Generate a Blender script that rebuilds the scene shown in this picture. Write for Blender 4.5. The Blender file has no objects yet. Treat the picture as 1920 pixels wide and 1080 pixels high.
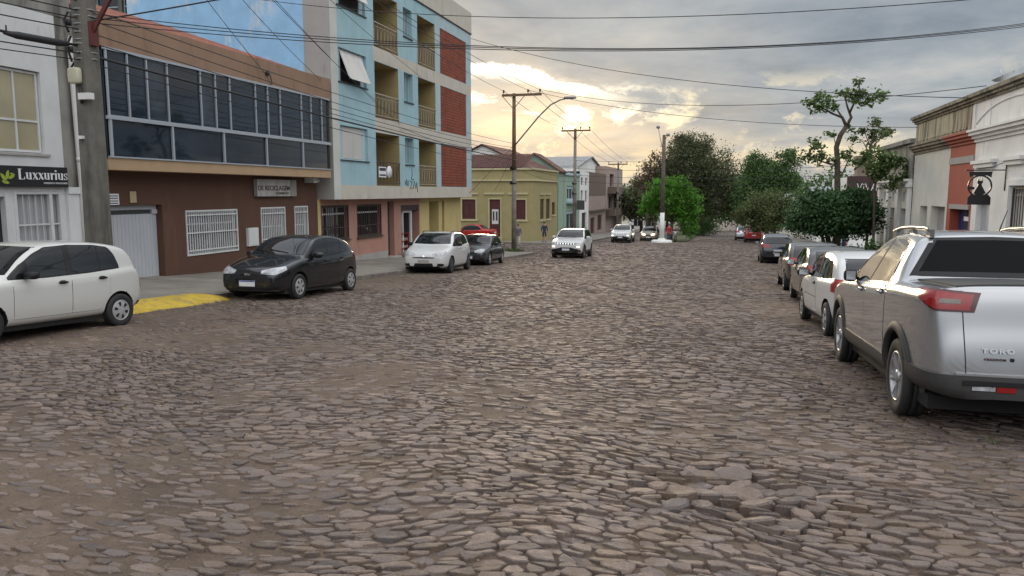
import bpy, bmesh, math, random
import numpy as np
from math import sin, cos, pi, radians, sqrt, atan2
from mathutils import Vector, Matrix
from mathutils.bvhtree import BVHTree

random.seed(7)
SC = bpy.context.scene
COL = SC.collection

# ---------------------------------------------------------------- camera
camd = bpy.data.cameras.new('camera')
camd.sensor_width = 36.0
camd.lens = 1430.0 / 1920.0 * 36.0
camd.clip_start = 0.05
camd.clip_end = 6000.0
cam = bpy.data.objects.new('camera', camd)
cam.location = (0.0, 0.0, 1.75)
cam.rotation_euler = (radians(90 - 7.135), 0.0, radians(15.512))
COL.objects.link(cam)
SC.camera = cam

# ---------------------------------------------------------------- colour management
SC.view_settings.view_transform = 'Standard'
SC.view_settings.look = 'None'
SC.view_settings.exposure = 0.85
SC.view_settings.gamma = 1.0
SC.view_settings.use_curve_mapping = False

# ---------------------------------------------------------------- node expression helper
class NX:
    """A tiny expression layer over shader nodes."""
    def __init__(s, nt): s.nt = nt
    def node(s, t, **kw):
        n = s.nt.nodes.new(t)
        for k, v in kw.items(): setattr(n, k, v)
        return n
    def link(s, a, b): s.nt.links.new(a, b)
    def put(s, sock, v):
        if isinstance(v, bpy.types.NodeSocket): s.link(v, sock)
        elif v is not None:
            if hasattr(sock.default_value, '__len__') and not hasattr(v, '__len__'):
                sock.default_value = [v] * len(sock.default_value)
            elif hasattr(sock.default_value, '__len__') and len(sock.default_value) == 4 and len(v) == 3:
                sock.default_value = (*v, 1.0)
            else: sock.default_value = v
    def m(s, op, a, b=None, c=None, clamp=False):
        n = s.node('ShaderNodeMath', operation=op, use_clamp=clamp)
        for i, v in enumerate((a, b, c)):
            if v is not None: s.put(n.inputs[i], v)
        return n.outputs[0]
    def vm(s, op, a, b=None):
        n = s.node('ShaderNodeVectorMath', operation=op)
        s.put(n.inputs[0], a)
        if b is not None: s.put(n.inputs[1], b)
        return n.outputs[0]
    def mix(s, f, a, b, blend='MIX'):
        n = s.node('ShaderNodeMix', data_type='RGBA', blend_type=blend)
        s.put(n.inputs[0], f); s.put(n.inputs[6], a); s.put(n.inputs[7], b)
        return n.outputs[2]
    def ramp(s, f, stops, interp='LINEAR'):
        n = s.node('ShaderNodeValToRGB')
        cr = n.color_ramp; cr.interpolation = interp
        while len(cr.elements) < len(stops): cr.elements.new(0.5)
        for e, (p, c) in zip(cr.elements, stops):
            e.position = p
            e.color = (c, c, c, 1) if not hasattr(c, '__len__') else (*c, 1)
        s.put(n.inputs[0], f)
        return n.outputs[0]
    def noise(s, vec, scale=5, detail=4, rough=0.55, dist=0.0, dims='3D'):
        n = s.node('ShaderNodeTexNoise', noise_dimensions=dims)
        if vec is not None: s.link(vec, n.inputs['Vector'])
        n.inputs['Scale'].default_value = scale; n.inputs['Detail'].default_value = detail
        n.inputs['Roughness'].default_value = rough; n.inputs['Distortion'].default_value = dist
        return n.outputs[0]
    def mapping(s, vec, scale=(1, 1, 1), loc=(0, 0, 0), rot=(0, 0, 0)):
        n = s.node('ShaderNodeMapping')
        s.link(vec, n.inputs[0])
        n.inputs[1].default_value = loc; n.inputs[2].default_value = rot; n.inputs[3].default_value = scale
        return n.outputs[0]
    def maprange(s, v, a, b, c=0.0, d=1.0, smooth=True):
        n = s.node('ShaderNodeMapRange')
        if smooth: n.interpolation_type = 'SMOOTHSTEP'
        for i, q in enumerate((v, a, b, c, d)): s.put(n.inputs[i], q)
        return n.outputs[0]

# ---------------------------------------------------------------- sky
SUN_AZ = radians(15.0)      # to the left of the street axis (+Y)
SUN_EL = radians(9.0)
wd = bpy.data.worlds.new('World')
SC.world = wd
wd.use_nodes = True
nt = wd.node_tree
nt.nodes.clear()
X = NX(nt)
out = X.node('ShaderNodeOutputWorld')
sky = X.node('ShaderNodeTexSky', sky_type='NISHITA')
sky.sun_disc = False
sky.sun_elevation = SUN_EL
sky.sun_rotation = -SUN_AZ
sky.air_density = 1.0; sky.dust_density = 2.0; sky.ozone_density = 1.5
bg1 = X.node('ShaderNodeBackground')
X.link(sky.outputs[0], bg1.inputs[0]); bg1.inputs[1].default_value = 0.08
tc = X.node('ShaderNodeTexCoord')
D = tc.outputs['Generated']
sep = X.node('ShaderNodeSeparateXYZ'); X.link(D, sep.inputs[0])
dx, dy, dz = sep.outputs
# azimuth from the sun (degrees, + to the right) and elevation (degrees)
az = X.m('MULTIPLY', X.m('ADD', X.m('ARCTAN2', dx, dy), SUN_AZ), 57.2958)
el = X.m('MULTIPLY', X.m('ARCSINE', dz), 57.2958)
ab = X.m('ABSOLUTE', az)
# cloud plane coordinates, flattening toward the horizon
inv = X.m('DIVIDE', 1.0, X.m('ADD', X.m('MAXIMUM', dz, 0.0), 0.10))
comb = X.node('ShaderNodeCombineXYZ')
X.link(X.m('MULTIPLY', dx, inv), comb.inputs[0]); X.link(X.m('MULTIPLY', dy, inv), comb.inputs[1])
P = comb.outputs[0]
n1 = X.noise(X.mapping(P, (0.55, 0.42, 1), (3.1, 1.4, 0)), 1.0, 9, 0.55, 0.15)
n2 = X.noise(X.mapping(P, (1.6, 1.3, 1), (7.7, 2.2, 0)), 1.0, 10, 0.62, 0.2)
comb2 = X.node('ShaderNodeCombineXYZ')
X.link(az, comb2.inputs[0]); X.link(el, comb2.inputs[1])
A = comb2.outputs[0]
n3 = X.noise(X.mapping(A, (0.055, 0.20, 1), (1.3, 4.0, 0)), 1.0, 8, 0.6, 0.5)    # bands near the horizon
n4 = X.noise(X.mapping(A, (0.16, 0.30, 1), (5.3, 0.7, 0)), 1.0, 10, 0.66, 0.25)
# grey cloud deck
dens = X.m('ADD', X.m('MULTIPLY', n1, 0.55), X.m('MULTIPLY', n2, 0.45))
deck = X.ramp(dens, [(0.38, (0.105, 0.132, 0.165)), (0.46, (0.155, 0.182, 0.213)), (0.54, (0.205, 0.229, 0.250)), (0.62, (0.275, 0.284, 0.288)), (0.72, (0.38, 0.362, 0.328))])
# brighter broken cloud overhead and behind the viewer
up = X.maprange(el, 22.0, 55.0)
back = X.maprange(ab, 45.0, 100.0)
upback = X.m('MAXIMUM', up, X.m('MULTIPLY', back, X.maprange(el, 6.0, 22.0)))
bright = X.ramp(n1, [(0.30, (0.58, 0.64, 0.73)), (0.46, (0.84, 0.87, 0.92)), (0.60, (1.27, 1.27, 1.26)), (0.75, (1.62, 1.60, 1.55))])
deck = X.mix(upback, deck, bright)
# warm veil around the hidden sun
veil = X.m('MULTIPLY', X.m('EXPONENT', X.m('MULTIPLY', X.m('POWER', X.m('DIVIDE', ab, 11.5), 2.0), -1.0)),
           X.m('EXPONENT', X.m('MULTIPLY', X.m('POWER', X.m('DIVIDE', X.m('SUBTRACT', el, 3.5), 4.3), 2.0), -1.0)))
deck = X.mix(X.m('MULTIPLY', X.m('MULTIPLY', veil, X.maprange(n4, 0.58, 0.40, 0.05, 1.0)), 0.27), deck, (0.42, 0.37, 0.27))
# low warm band above the horizon, broken into streaks
lowb = X.m('MULTIPLY', X.maprange(el, 5.0, 1.5), X.maprange(ab, 80.0, 18.0))
streak = X.maprange(n3, 0.47, 0.58)
deck = X.mix(X.m('MULTIPLY', lowb, X.m('ADD', 0.08, X.m('MULTIPLY', streak, 0.72))), deck, (0.54, 0.44, 0.28))
# bright broken gaps: lower edge of the dark deck, brightest at the sun
edge = X.m('SUBTRACT', X.m('SUBTRACT', 9.6, X.m('MULTIPLY', X.m('MAXIMUM', X.m('ADD', az, 3.0), 0.0), 0.22)), X.m('MULTIPLY', X.m('SUBTRACT', n4, 0.5), 3.0))
below = X.m('SUBTRACT', edge, el)                       # > 0 under the edge
gap = X.m('MULTIPLY', X.maprange(below, -0.05, 0.35), X.m('MULTIPLY', X.maprange(below, 1.45, 0.2), X.maprange(n3, 0.36, 0.47, 0.25, 1.0)))
gap = X.m('MULTIPLY', gap, X.m('MULTIPLY', X.maprange(az, 11.0, 1.0), X.maprange(az, -30.0, -8.0)))
holes = X.m('MULTIPLY', X.maprange(n4, 0.535, 0.64), X.m('MULTIPLY', X.maprange(el, 9.0, 6.0), X.maprange(ab, 55.0, 10.0)))
glow = X.m('MAXIMUM', gap, X.m('MULTIPLY', holes, 0.8))
gcol = X.mix(X.m('MULTIPLY', X.maprange(ab, 14.0, 1.0), X.maprange(el, 3.0, 7.0)), (0.62, 0.53, 0.35), (1.25, 1.17, 0.98))
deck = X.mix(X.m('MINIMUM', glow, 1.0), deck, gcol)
# dim under the horizon
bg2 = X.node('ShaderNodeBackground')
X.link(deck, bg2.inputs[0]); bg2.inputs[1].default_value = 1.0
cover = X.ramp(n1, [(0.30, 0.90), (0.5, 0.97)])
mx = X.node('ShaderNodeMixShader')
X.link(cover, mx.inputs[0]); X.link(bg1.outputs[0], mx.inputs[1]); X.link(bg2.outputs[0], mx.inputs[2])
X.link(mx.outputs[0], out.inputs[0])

# ---------------------------------------------------------------- the veiled evening sun
sund = bpy.data.lights.new('sun', 'SUN')
sund.energy = 0.75
sund.angle = radians(14)
sund.color = (1.0, 0.80, 0.54)
sun = bpy.data.objects.new('sun', sund)
sdir = Vector((-sin(SUN_AZ) * cos(SUN_EL), cos(SUN_AZ) * cos(SUN_EL), sin(SUN_EL)))
sun.rotation_euler = sdir.to_track_quat('Z', 'Y').to_euler()
sun.location = (-20, 60, 40)
COL.objects.link(sun)

# ---------------------------------------------------------------- ground profile: the street falls away from the viewer
_gy = np.arange(-60, 1600, 1.0)
_gz = np.interp(_gy, [-60, 0, 40, 80, 130, 220, 400, 1600], [2.8, 0, -1.86, -3.1, -4.5, -6.0, -6.6, -6.6])
_k = np.ones(13) / 13
_gs = np.convolve(np.pad(_gz, 6, mode='edge'), _k, 'valid')
def g(y): return float(np.interp(y, _gy, _gs))
def gv(y): return np.interp(y, _gy, _gs)

# ---------------------------------------------------------------- object helpers
def tag(o, label=None, cat=None, group=None, kind=None):
    if label: o['label'] = label
    if cat: o['category'] = cat
    if group: o['group'] = group
    if kind: o['kind'] = kind
    return o
def empty(name, loc=(0, 0, 0), rz=0.0, label=None, cat=None, group=None):
    o = bpy.data.objects.new(name, None)
    o.empty_display_size = 0.3
    o.location = loc; o.rotation_euler = (0, 0, rz)
    COL.objects.link(o)
    return tag(o, label, cat, group)
def link_mesh(name, me, mats, parent=None):
    o = bpy.data.objects.new(name, me)
    for m in (mats if isinstance(mats, (list, tuple)) else [mats]): me.materials.append(m)
    COL.objects.link(o)
    if parent is not None: o.parent = parent
    return o
def copy_tree(o, parent=None):
    c = o.copy(); COL.objects.link(c)
    if parent is not None: c.parent = parent
    for ch in list(o.children): copy_tree(ch, c)
    return c

class MB:
    """Collects boxes, tubes, prisms and lathes and links them as ONE mesh."""
    def __init__(s): s.v = []; s.f = []; s.mi = []; s.sm = []
    def add(s, vs, fs, mi=0, smooth=False):
        b = len(s.v)
        s.v.extend([tuple(v) for v in vs])
        for f in fs:
            s.f.append(tuple(b + i for i in f)); s.mi.append(mi); s.sm.append(smooth)
        return s
    def quad(s, a, b, c, d, mi=0): return s.add([a, b, c, d], [(0, 1, 2, 3)], mi)
    def box(s, x0, x1, y0, y1, z0, z1, mi=0):
        vs = [(x0, y0, z0), (x1, y0, z0), (x1, y1, z0), (x0, y1, z0), (x0, y0, z1), (x1, y0, z1), (x1, y1, z1), (x0, y1, z1)]
        return s.add(vs, [(0, 3, 2, 1), (4, 5, 6, 7), (0, 1, 5, 4), (1, 2, 6, 5), (2, 3, 7, 6), (3, 0, 4, 7)], mi)
    def bbox(s, B, u0, u1, n0, n1, z0, z1, mi=0):
        vs = [B(u, n, z) for z in (z0, z1) for (u, n) in ((u0, n0), (u1, n0), (u1, n1), (u0, n1))]
        return s.add(vs, [(0, 3, 2, 1), (4, 5, 6, 7), (0, 1, 5, 4), (1, 2, 6, 5), (2, 3, 7, 6), (3, 0, 4, 7)], mi)
    def bar(s, a, b, w, h=None, mi=0):
        """a square bar between two points"""
        a = Vector(a); b = Vector(b); d = (b - a).normalized(); h = h or w
        r = d.cross(Vector((0, 0, 1)))
        if r.length < 1e-4: r = Vector((1, 0, 0))
        r.normalize(); u = r.cross(d)
        vs = [p + r * (sx * w / 2) + u * (sz * h / 2) for p in (a, b) for (sx, sz) in ((-1, -1), (1, -1), (1, 1), (-1, 1))]
        return s.add(vs, [(0, 3, 2, 1), (4, 5, 6, 7), (0, 1, 5, 4), (1, 2, 6, 5), (2, 3, 7, 6), (3, 0, 4, 7)], mi)
    def tube(s, pts, rad, seg=8, mi=0, caps=True, smooth=True):
        pts = [Vector(p) for p in pts]
        n = len(pts)
        rad = rad if hasattr(rad, '__len__') else [rad] * n
        vs = []; prev = None
        for i, p in enumerate(pts):
            d = (pts[min(i + 1, n - 1)] - pts[max(i - 1, 0)])
            if d.length < 1e-9: d = Vector((0, 0, 1))
            d.normalize()
            if prev is None:
                r = d.cross(Vector((0, 0, 1)))
                if r.length < 1e-3: r = d.cross(Vector((1, 0, 0)))
            else:
                r = prev - d * prev.dot(d)
                if r.length < 1e-3: r = d.cross(Vector((0.3, 0.8, 0.5)))
            r.normalize(); prev = r
            u = d.cross(r)
            for k in range(seg):
                a = 2 * pi * k / seg
                vs.append(p + (r * cos(a) + u * sin(a)) * rad[i])
        fs = [(i * seg + k, i * seg + (k + 1) % seg, (i + 1) * seg + (k + 1) % seg, (i + 1) * seg + k) for i in range(n - 1) for k in range(seg)]
        s.add(vs, fs, mi, smooth)
        if caps:
            b = len(s.v) - len(vs)
            s.f.append(tuple(b + k for k in range(seg))[::-1]); s.mi.append(mi); s.sm.append(False)
            s.f.append(tuple(b + (n - 1) * seg + k for k in range(seg))); s.mi.append(mi); s.sm.append(False)
        return s
    def prism(s, poly, B, n0, n1, mi=0):
        """polygon in (u, z) of basis B extruded from n0 to n1"""
        k = len(poly)
        vs = [B(u, n0, z) for u, z in poly] + [B(u, n1, z) for u, z in poly]
        fs = [tuple(range(k)), tuple(range(2 * k - 1, k - 1, -1))] + [(i, (i + 1) % k, k + (i + 1) % k, k + i) for i in range(k)]
        return s.add(vs, fs, mi)
    def lathe(s, prof, seg=24, mi=0, M=None, smooth=True):
        """profile of (r, h) turned about local z, placed by matrix M"""
        vs = []
        for r, h in prof:
            for k in range(seg):
                a = 2 * pi * k / seg
                p = Vector((r * cos(a), r * sin(a), h))
                vs.append(M @ p if M is not None else p)
        n = len(prof)
        fs = [(i * seg + k, i * seg + (k + 1) % seg, (i + 1) * seg + (k + 1) % seg, (i + 1) * seg + k) for i in range(n - 1) for k in range(seg)]
        return s.add(vs, fs, mi, smooth)
    def wall(s, B, u0, u1, z0, z1, holes, depth=0.25, mi=0, mr=None):
        """a wall face in basis B with rectangular openings and reveals going in by depth"""
        us = sorted({u0, u1, *[min(max(h[0], u0), u1) for h in holes], *[min(max(h[1], u0), u1) for h in holes]})
        zs = sorted({z0, z1, *[min(max(h[2], z0), z1) for h in holes], *[min(max(h[3], z0), z1) for h in holes]})
        for i in range(len(us) - 1):
            for j in range(len(zs) - 1):
                uc = (us[i] + us[i + 1]) / 2; zc = (zs[j] + zs[j + 1]) / 2
                if any(h[0] < uc < h[1] and h[2] < zc < h[3] for h in holes): continue
                s.quad(B(us[i], 0, zs[j]), B(us[i + 1], 0, zs[j]), B(us[i + 1], 0, zs[j + 1]), B(us[i], 0, zs[j + 1]), mi)
        mr = mi if mr is None else mr
        for h in holes:
            a, b, c, d = h[:4]; dp = h[4] if len(h) > 4 else depth
            s.quad(B(a, 0, c), B(a, -dp, c), B(a, -dp, d), B(a, 0, d), mr)
            s.quad(B(b, 0, c), B(b, -dp, c), B(b, -dp, d), B(b, 0, d), mr)
            s.quad(B(a, 0, c), B(b, 0, c), B(b, -dp, c), B(a, -dp, c), mr)
            s.quad(B(a, 0, d), B(b, 0, d), B(b, -dp, d), B(a, -dp, d), mr)
        return s
    def build(s, name, mats, parent=None, weld=False):
        me = bpy.data.meshes.new(name)
        me.from_pydata(s.v, [], s.f)
        me.polygons.foreach_set('material_index', s.mi)
        me.polygons.foreach_set('use_smooth', s.sm)
        bm = bmesh.new(); bm.from_mesh(me)
        if weld: bmesh.ops.remove_doubles(bm, verts=bm.verts, dist=0.0004)
        bmesh.ops.recalc_face_normals(bm, faces=bm.faces)
        bm.to_mesh(me); bm.free()
        me.update()
        return link_mesh(name, me, mats, parent)
def basis(O, U, N):
    O = Vector(O); U = Vector(U).normalized(); N = Vector(N).normalized()
    return lambda u, n, z: O + U * u + N * n + Vector((0, 0, z))
def lerp(a, b, t): return a + (b - a) * t
def text_mesh(txt, size, depth=0.01, bold=0.0, shear=0.0, space=1.0):
    cu = bpy.data.curves.new('lettering', 'FONT')
    cu.body = txt; cu.size = size; cu.extrude = depth / 2; cu.offset = bold; cu.shear = shear; cu.space_character = space
    cu.resolution_u = 3
    cu.align_x = 'CENTER'; cu.align_y = 'CENTER'
    o = bpy.data.objects.new('lettering', cu); COL.objects.link(o)
    dg = bpy.context.evaluated_depsgraph_get()
    me = bpy.data.meshes.new_from_object(o.evaluated_get(dg))
    bpy.data.objects.remove(o); bpy.data.curves.remove(cu)
    return me
def place_text(name, txt, size, pos, right, upv, mat_, parent=None, width=None, height=None, **kw):
    me = text_mesh(txt, size, **kw)
    co = [v.co.copy() for v in me.vertices]
    R = Vector(right).normalized(); U = Vector(upv).normalized(); N = R.cross(U)
    xs = [c.x for c in co]; ys = [c.y for c in co]
    sx = width / (max(xs) - min(xs)) if width else 1.0
    sy = height / (max(ys) - min(ys)) if height else (sx if width else 1.0)
    for v, c in zip(me.vertices, co):
        v.co = Vector(pos) + R * c.x * sx + U * c.y * sy + N * c.z
    return link_mesh(name, me, mat_, parent)

# ---------------------------------------------------------------- materials
def mat(name, col, rough=0.7, metal=0.0, spec=0.5, var=0.0, vscale=3.0, bump=0.0, bscale=30.0, coat=0.0,
        stain=None, stain_amt=0.0, stain_scale=(1.2, 1.2, 0.25), stain_range=(0.5, 0.72), emit=None, estr=0.0, trans=0.0, coords='Object', fine=0.0):
    m = bpy.data.materials.new(name); m.use_nodes = True
    nt = m.node_tree; x = NX(nt)
    b = nt.nodes['Principled BSDF']
    b.inputs['Roughness'].default_value = rough; b.inputs['Metallic'].default_value = metal
    b.inputs['Specular IOR Level'].default_value = spec
    b.inputs['Coat Weight'].default_value = coat; b.inputs['Coat Roughness'].default_value = 0.04
    b.inputs['Transmission Weight'].default_value = trans
    c = (*col, 1.0)
    b.inputs['Base Color'].default_value = c
    if var or stain or bump or fine:
        tcn = x.node('ShaderNodeTexCoord'); co = tcn.outputs[coords]
        cur = c
        if var:
            n = x.noise(co, vscale, 6, 0.6)
            dark = tuple(q * (1 - var) for q in col); light = tuple(min(1, q * (1 + var)) for q in col)
            cur = x.ramp(n, [(0.3, dark), (0.7, light)])
        if fine:
            n = x.noise(co, 60.0, 3, 0.6)
            cur = x.mix(1.0, cur, x.ramp(n, [(0.3, 1 - fine), (0.7, 1.0)]), 'MULTIPLY')
        if stain:
            n = x.noise(x.mapping(co, stain_scale), 1.6, 8, 0.65, 0.3)
            n2_ = x.noise(co, 0.35, 3, 0.5)
            f = x.m('MULTIPLY', x.maprange(x.m('ADD', x.m('MULTIPLY', n, 0.75), x.m('MULTIPLY', n2_, 0.25)), *stain_range), stain_amt)
            cur = x.mix(f, cur, stain)
        if not isinstance(cur, tuple): x.link(cur, b.inputs['Base Color'])
        if bump:
            bn = x.node('ShaderNodeBump'); bn.inputs['Strength'].default_value = bump; bn.inputs['Distance'].default_value = 0.02
            x.link(x.noise(co, bscale, 5, 0.6), bn.inputs['Height'])
            x.link(bn.outputs[0], b.inputs['Normal'])
    if emit:
        b.inputs['Emission Color'].default_value = (*emit, 1); b.inputs['Emission Strength'].default_value = estr
    return m
def paint(name, col, metal=0.0, rough=0.32, dirt=0.25, flake=0.0):
    """car paint with clear coat and a film of road dust low on the body"""
    m = bpy.data.materials.new(name); m.use_nodes = True
    nt = m.node_tree; x = NX(nt); b = nt.nodes['Principled BSDF']
    b.inputs['Metallic'].default_value = metal; b.inputs['Specular IOR Level'].default_value = 0.15 if metal == 0 else 0.5
    b.inputs['Coat Weight'].default_value = 0.9; b.inputs['Coat Roughness'].default_value = 0.05
    tcn = x.node('ShaderNodeTexCoord'); co = tcn.outputs['Object']
    sp = x.node('ShaderNodeSeparateXYZ'); x.link(co, sp.inputs[0])
    n = x.noise(co, 4.0, 6, 0.65)
    low = x.maprange(sp.outputs[2], 0.75, 0.15)
    f = x.m('MULTIPLY', x.m('MULTIPLY', low, x.m('ADD', 0.35, n)), dirt)
    x.link(x.mix(f, (*col, 1), (0.20, 0.16, 0.12, 1)), b.inputs['Base Color'])
    x.link(x.m('ADD', rough, x.m('MULTIPLY', f, 0.8)), b.inputs['Roughness'])
    return m

M = {}
M['black_plastic'] = mat('black_plastic', (0.016, 0.016, 0.018), 0.42, spec=0.25)
M['gloss_black'] = mat('gloss_black', (0.010, 0.010, 0.011), 0.10, spec=0.35)
M['dull_plastic'] = mat('dull_plastic', (0.045, 0.044, 0.043), 0.65, fine=0.3)
M['rubber'] = mat('rubber', (0.016, 0.016, 0.017), 0.75, var=0.3, vscale=8, bump=0.2, bscale=60)
M['rim_silver'] = mat('rim_silver', (0.36, 0.36, 0.37), 0.34, metal=0.6)
M['rim_dark'] = mat('rim_dark', (0.10, 0.10, 0.105), 0.4, metal=0.6)
M['hubcap'] = mat('hubcap', (0.42, 0.42, 0.43), 0.38, metal=0.35)
M['chrome'] = mat('chrome', (0.75, 0.75, 0.76), 0.15, metal=1.0)
M['car_glass'] = mat('car_glass', (0.010, 0.012, 0.014), 0.02, spec=0.6)
M['dark_glass'] = mat('dark_glass', (0.004, 0.0045, 0.005), 0.06, spec=0.07)
M['lamp_clear'] = mat('lamp_clear', (0.34, 0.35, 0.37), 0.08, spec=0.7, coat=0.8, var=0.5, vscale=14)
M['lamp_red'] = mat('lamp_red', (0.24, 0.006, 0.008), 0.12, coat=0.4)
M['lamp_red_dark'] = mat('lamp_red_dark', (0.055, 0.004, 0.005), 0.12, coat=0.4)
M['lamp_orange'] = mat('lamp_orange', (0.6, 0.12, 0.03), 0.15, coat=0.5)
M['lamp_lit'] = mat('lamp_lit', (0.9, 0.85, 0.7), 0.2, emit=(1.0, 0.80, 0.48), estr=2.6)
M['lamp_lit_soft'] = mat('lamp_lit_soft', (0.9, 0.88, 0.8), 0.2, emit=(1.0, 0.93, 0.82), estr=1.0)
M['plate'] = mat('plate', (0.62, 0.63, 0.65), 0.4, var=0.12, vscale=30)
M['plate_blue'] = mat('plate_blue', (0.03, 0.06, 0.30), 0.4)
M['underbody'] = mat('underbody', (0.012, 0.011, 0.011), 0.9)
# ================================================================ TERRAIN, ROAD, PAVEMENTS
_rs = np.random.RandomState(11)
_tab = _rs.rand(256, 256)
def vnoise(x, y):
    xi = np.floor(x).astype(int); yi = np.floor(y).astype(int)
    fx = x - xi; fy = y - yi
    fx = fx * fx * (3 - 2 * fx); fy = fy * fy * (3 - 2 * fy)
    a = _tab[xi % 256, yi % 256]; b = _tab[(xi + 1) % 256, yi % 256]
    c = _tab[xi % 256, (yi + 1) % 256]; d = _tab[(xi + 1) % 256, (yi + 1) % 256]
    return (a * (1 - fx) + b * fx) * (1 - fy) + (c * (1 - fx) + d * fx) * fy
def fbm(x, y, o=4):
    s = 0; a = 0.5; t = 0
    for i in range(o):
        s = s + a * vnoise(x * 2 ** i + 17.3 * i, y * 2 ** i + 9.1 * i); t += a; a *= 0.5
    return s / t
def sstep(v, a, b):
    t = np.clip((v - a) / (b - a), 0, 1); return t * t * (3 - 2 * t)

def np_mesh(name, verts, faces_flat, counts, mats, parent=None, midx=None, smooth=None):
    me = bpy.data.meshes.new(name)
    me.vertices.add(len(verts)); me.vertices.foreach_set('co', np.ascontiguousarray(verts, dtype=np.float32).ravel())
    me.loops.add(len(faces_flat)); me.loops.foreach_set('vertex_index', np.ascontiguousarray(faces_flat, dtype=np.int32))
    me.polygons.add(len(counts))
    st = np.concatenate([[0], np.cumsum(counts)[:-1]]).astype(np.int32)
    me.polygons.foreach_set('loop_start', st)
    if midx is not None: me.polygons.foreach_set('material_index', np.ascontiguousarray(midx, dtype=np.int32))
    if smooth is not None: me.polygons.foreach_set('use_smooth', np.ascontiguousarray(smooth, dtype=bool))
    me.update(calc_edges=True); me.validate()
    return link_mesh(name, me, mats, parent)
def grid_arrays(xs, ys, zf):
    Xg, Yg = np.meshgrid(xs, ys)
    Zg = zf(Xg, Yg)
    v = np.stack([Xg, Yg, Zg], -1).reshape(-1, 3)
    nx = len(xs); ny = len(ys)
    i = np.arange(nx - 1)[None, :] + nx * np.arange(ny - 1)[:, None]
    q = np.stack([i, i + 1, i + 1 + nx, i + nx], -1).reshape(-1, 4)
    return v, q

KL, KR = -11.15, 3.95           # kerb lines
def dirt_amount(x, y):
    """0 = bare stones, 1 = stones buried in sandy dirt"""
    d = 0.85 * sstep(fbm(x * 0.42 + 3, y * 0.42 + 8, 4), 0.47, 0.66)
    d = d + 0.68 * sstep(-x + fbm(x * 0.9, y * 0.9, 3) * 1.6, 2.1, 3.3) * sstep(y, 6.2, 4.2)         # dirt patch by the viewer's left
    d = d + 0.38 * sstep(x + fbm(x * 0.8, y * 0.8, 3) * 1.2, 0.9, 2.1)                              # along the parked row
    d = d + 0.7 * sstep(-x, 8.6, 10.4)                                                                 # left gutter
    hole = np.exp(-(((x + 0.05) / 0.9) ** 2 + ((y - 5.1) / 0.75) ** 2))
    return np.clip(d - 1.0 * hole - 0.45 * np.exp(-((x + 0.6) / 1.6) ** 2), 0, 1)

def base_z(x, y):
    u = (fbm(x * 0.6, y * 0.6, 3) - 0.5) * 0.05 - 0.045 * np.exp(-(((x - 0.15) / 0.55) ** 2 + ((y - 5.05) / 0.42) ** 2))
    return gv(y) + u + (fbm(x * 5, y * 5, 3) - 0.5) * 0.014 - 0.005 + 0.019 * dirt_amount(x, y)
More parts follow.
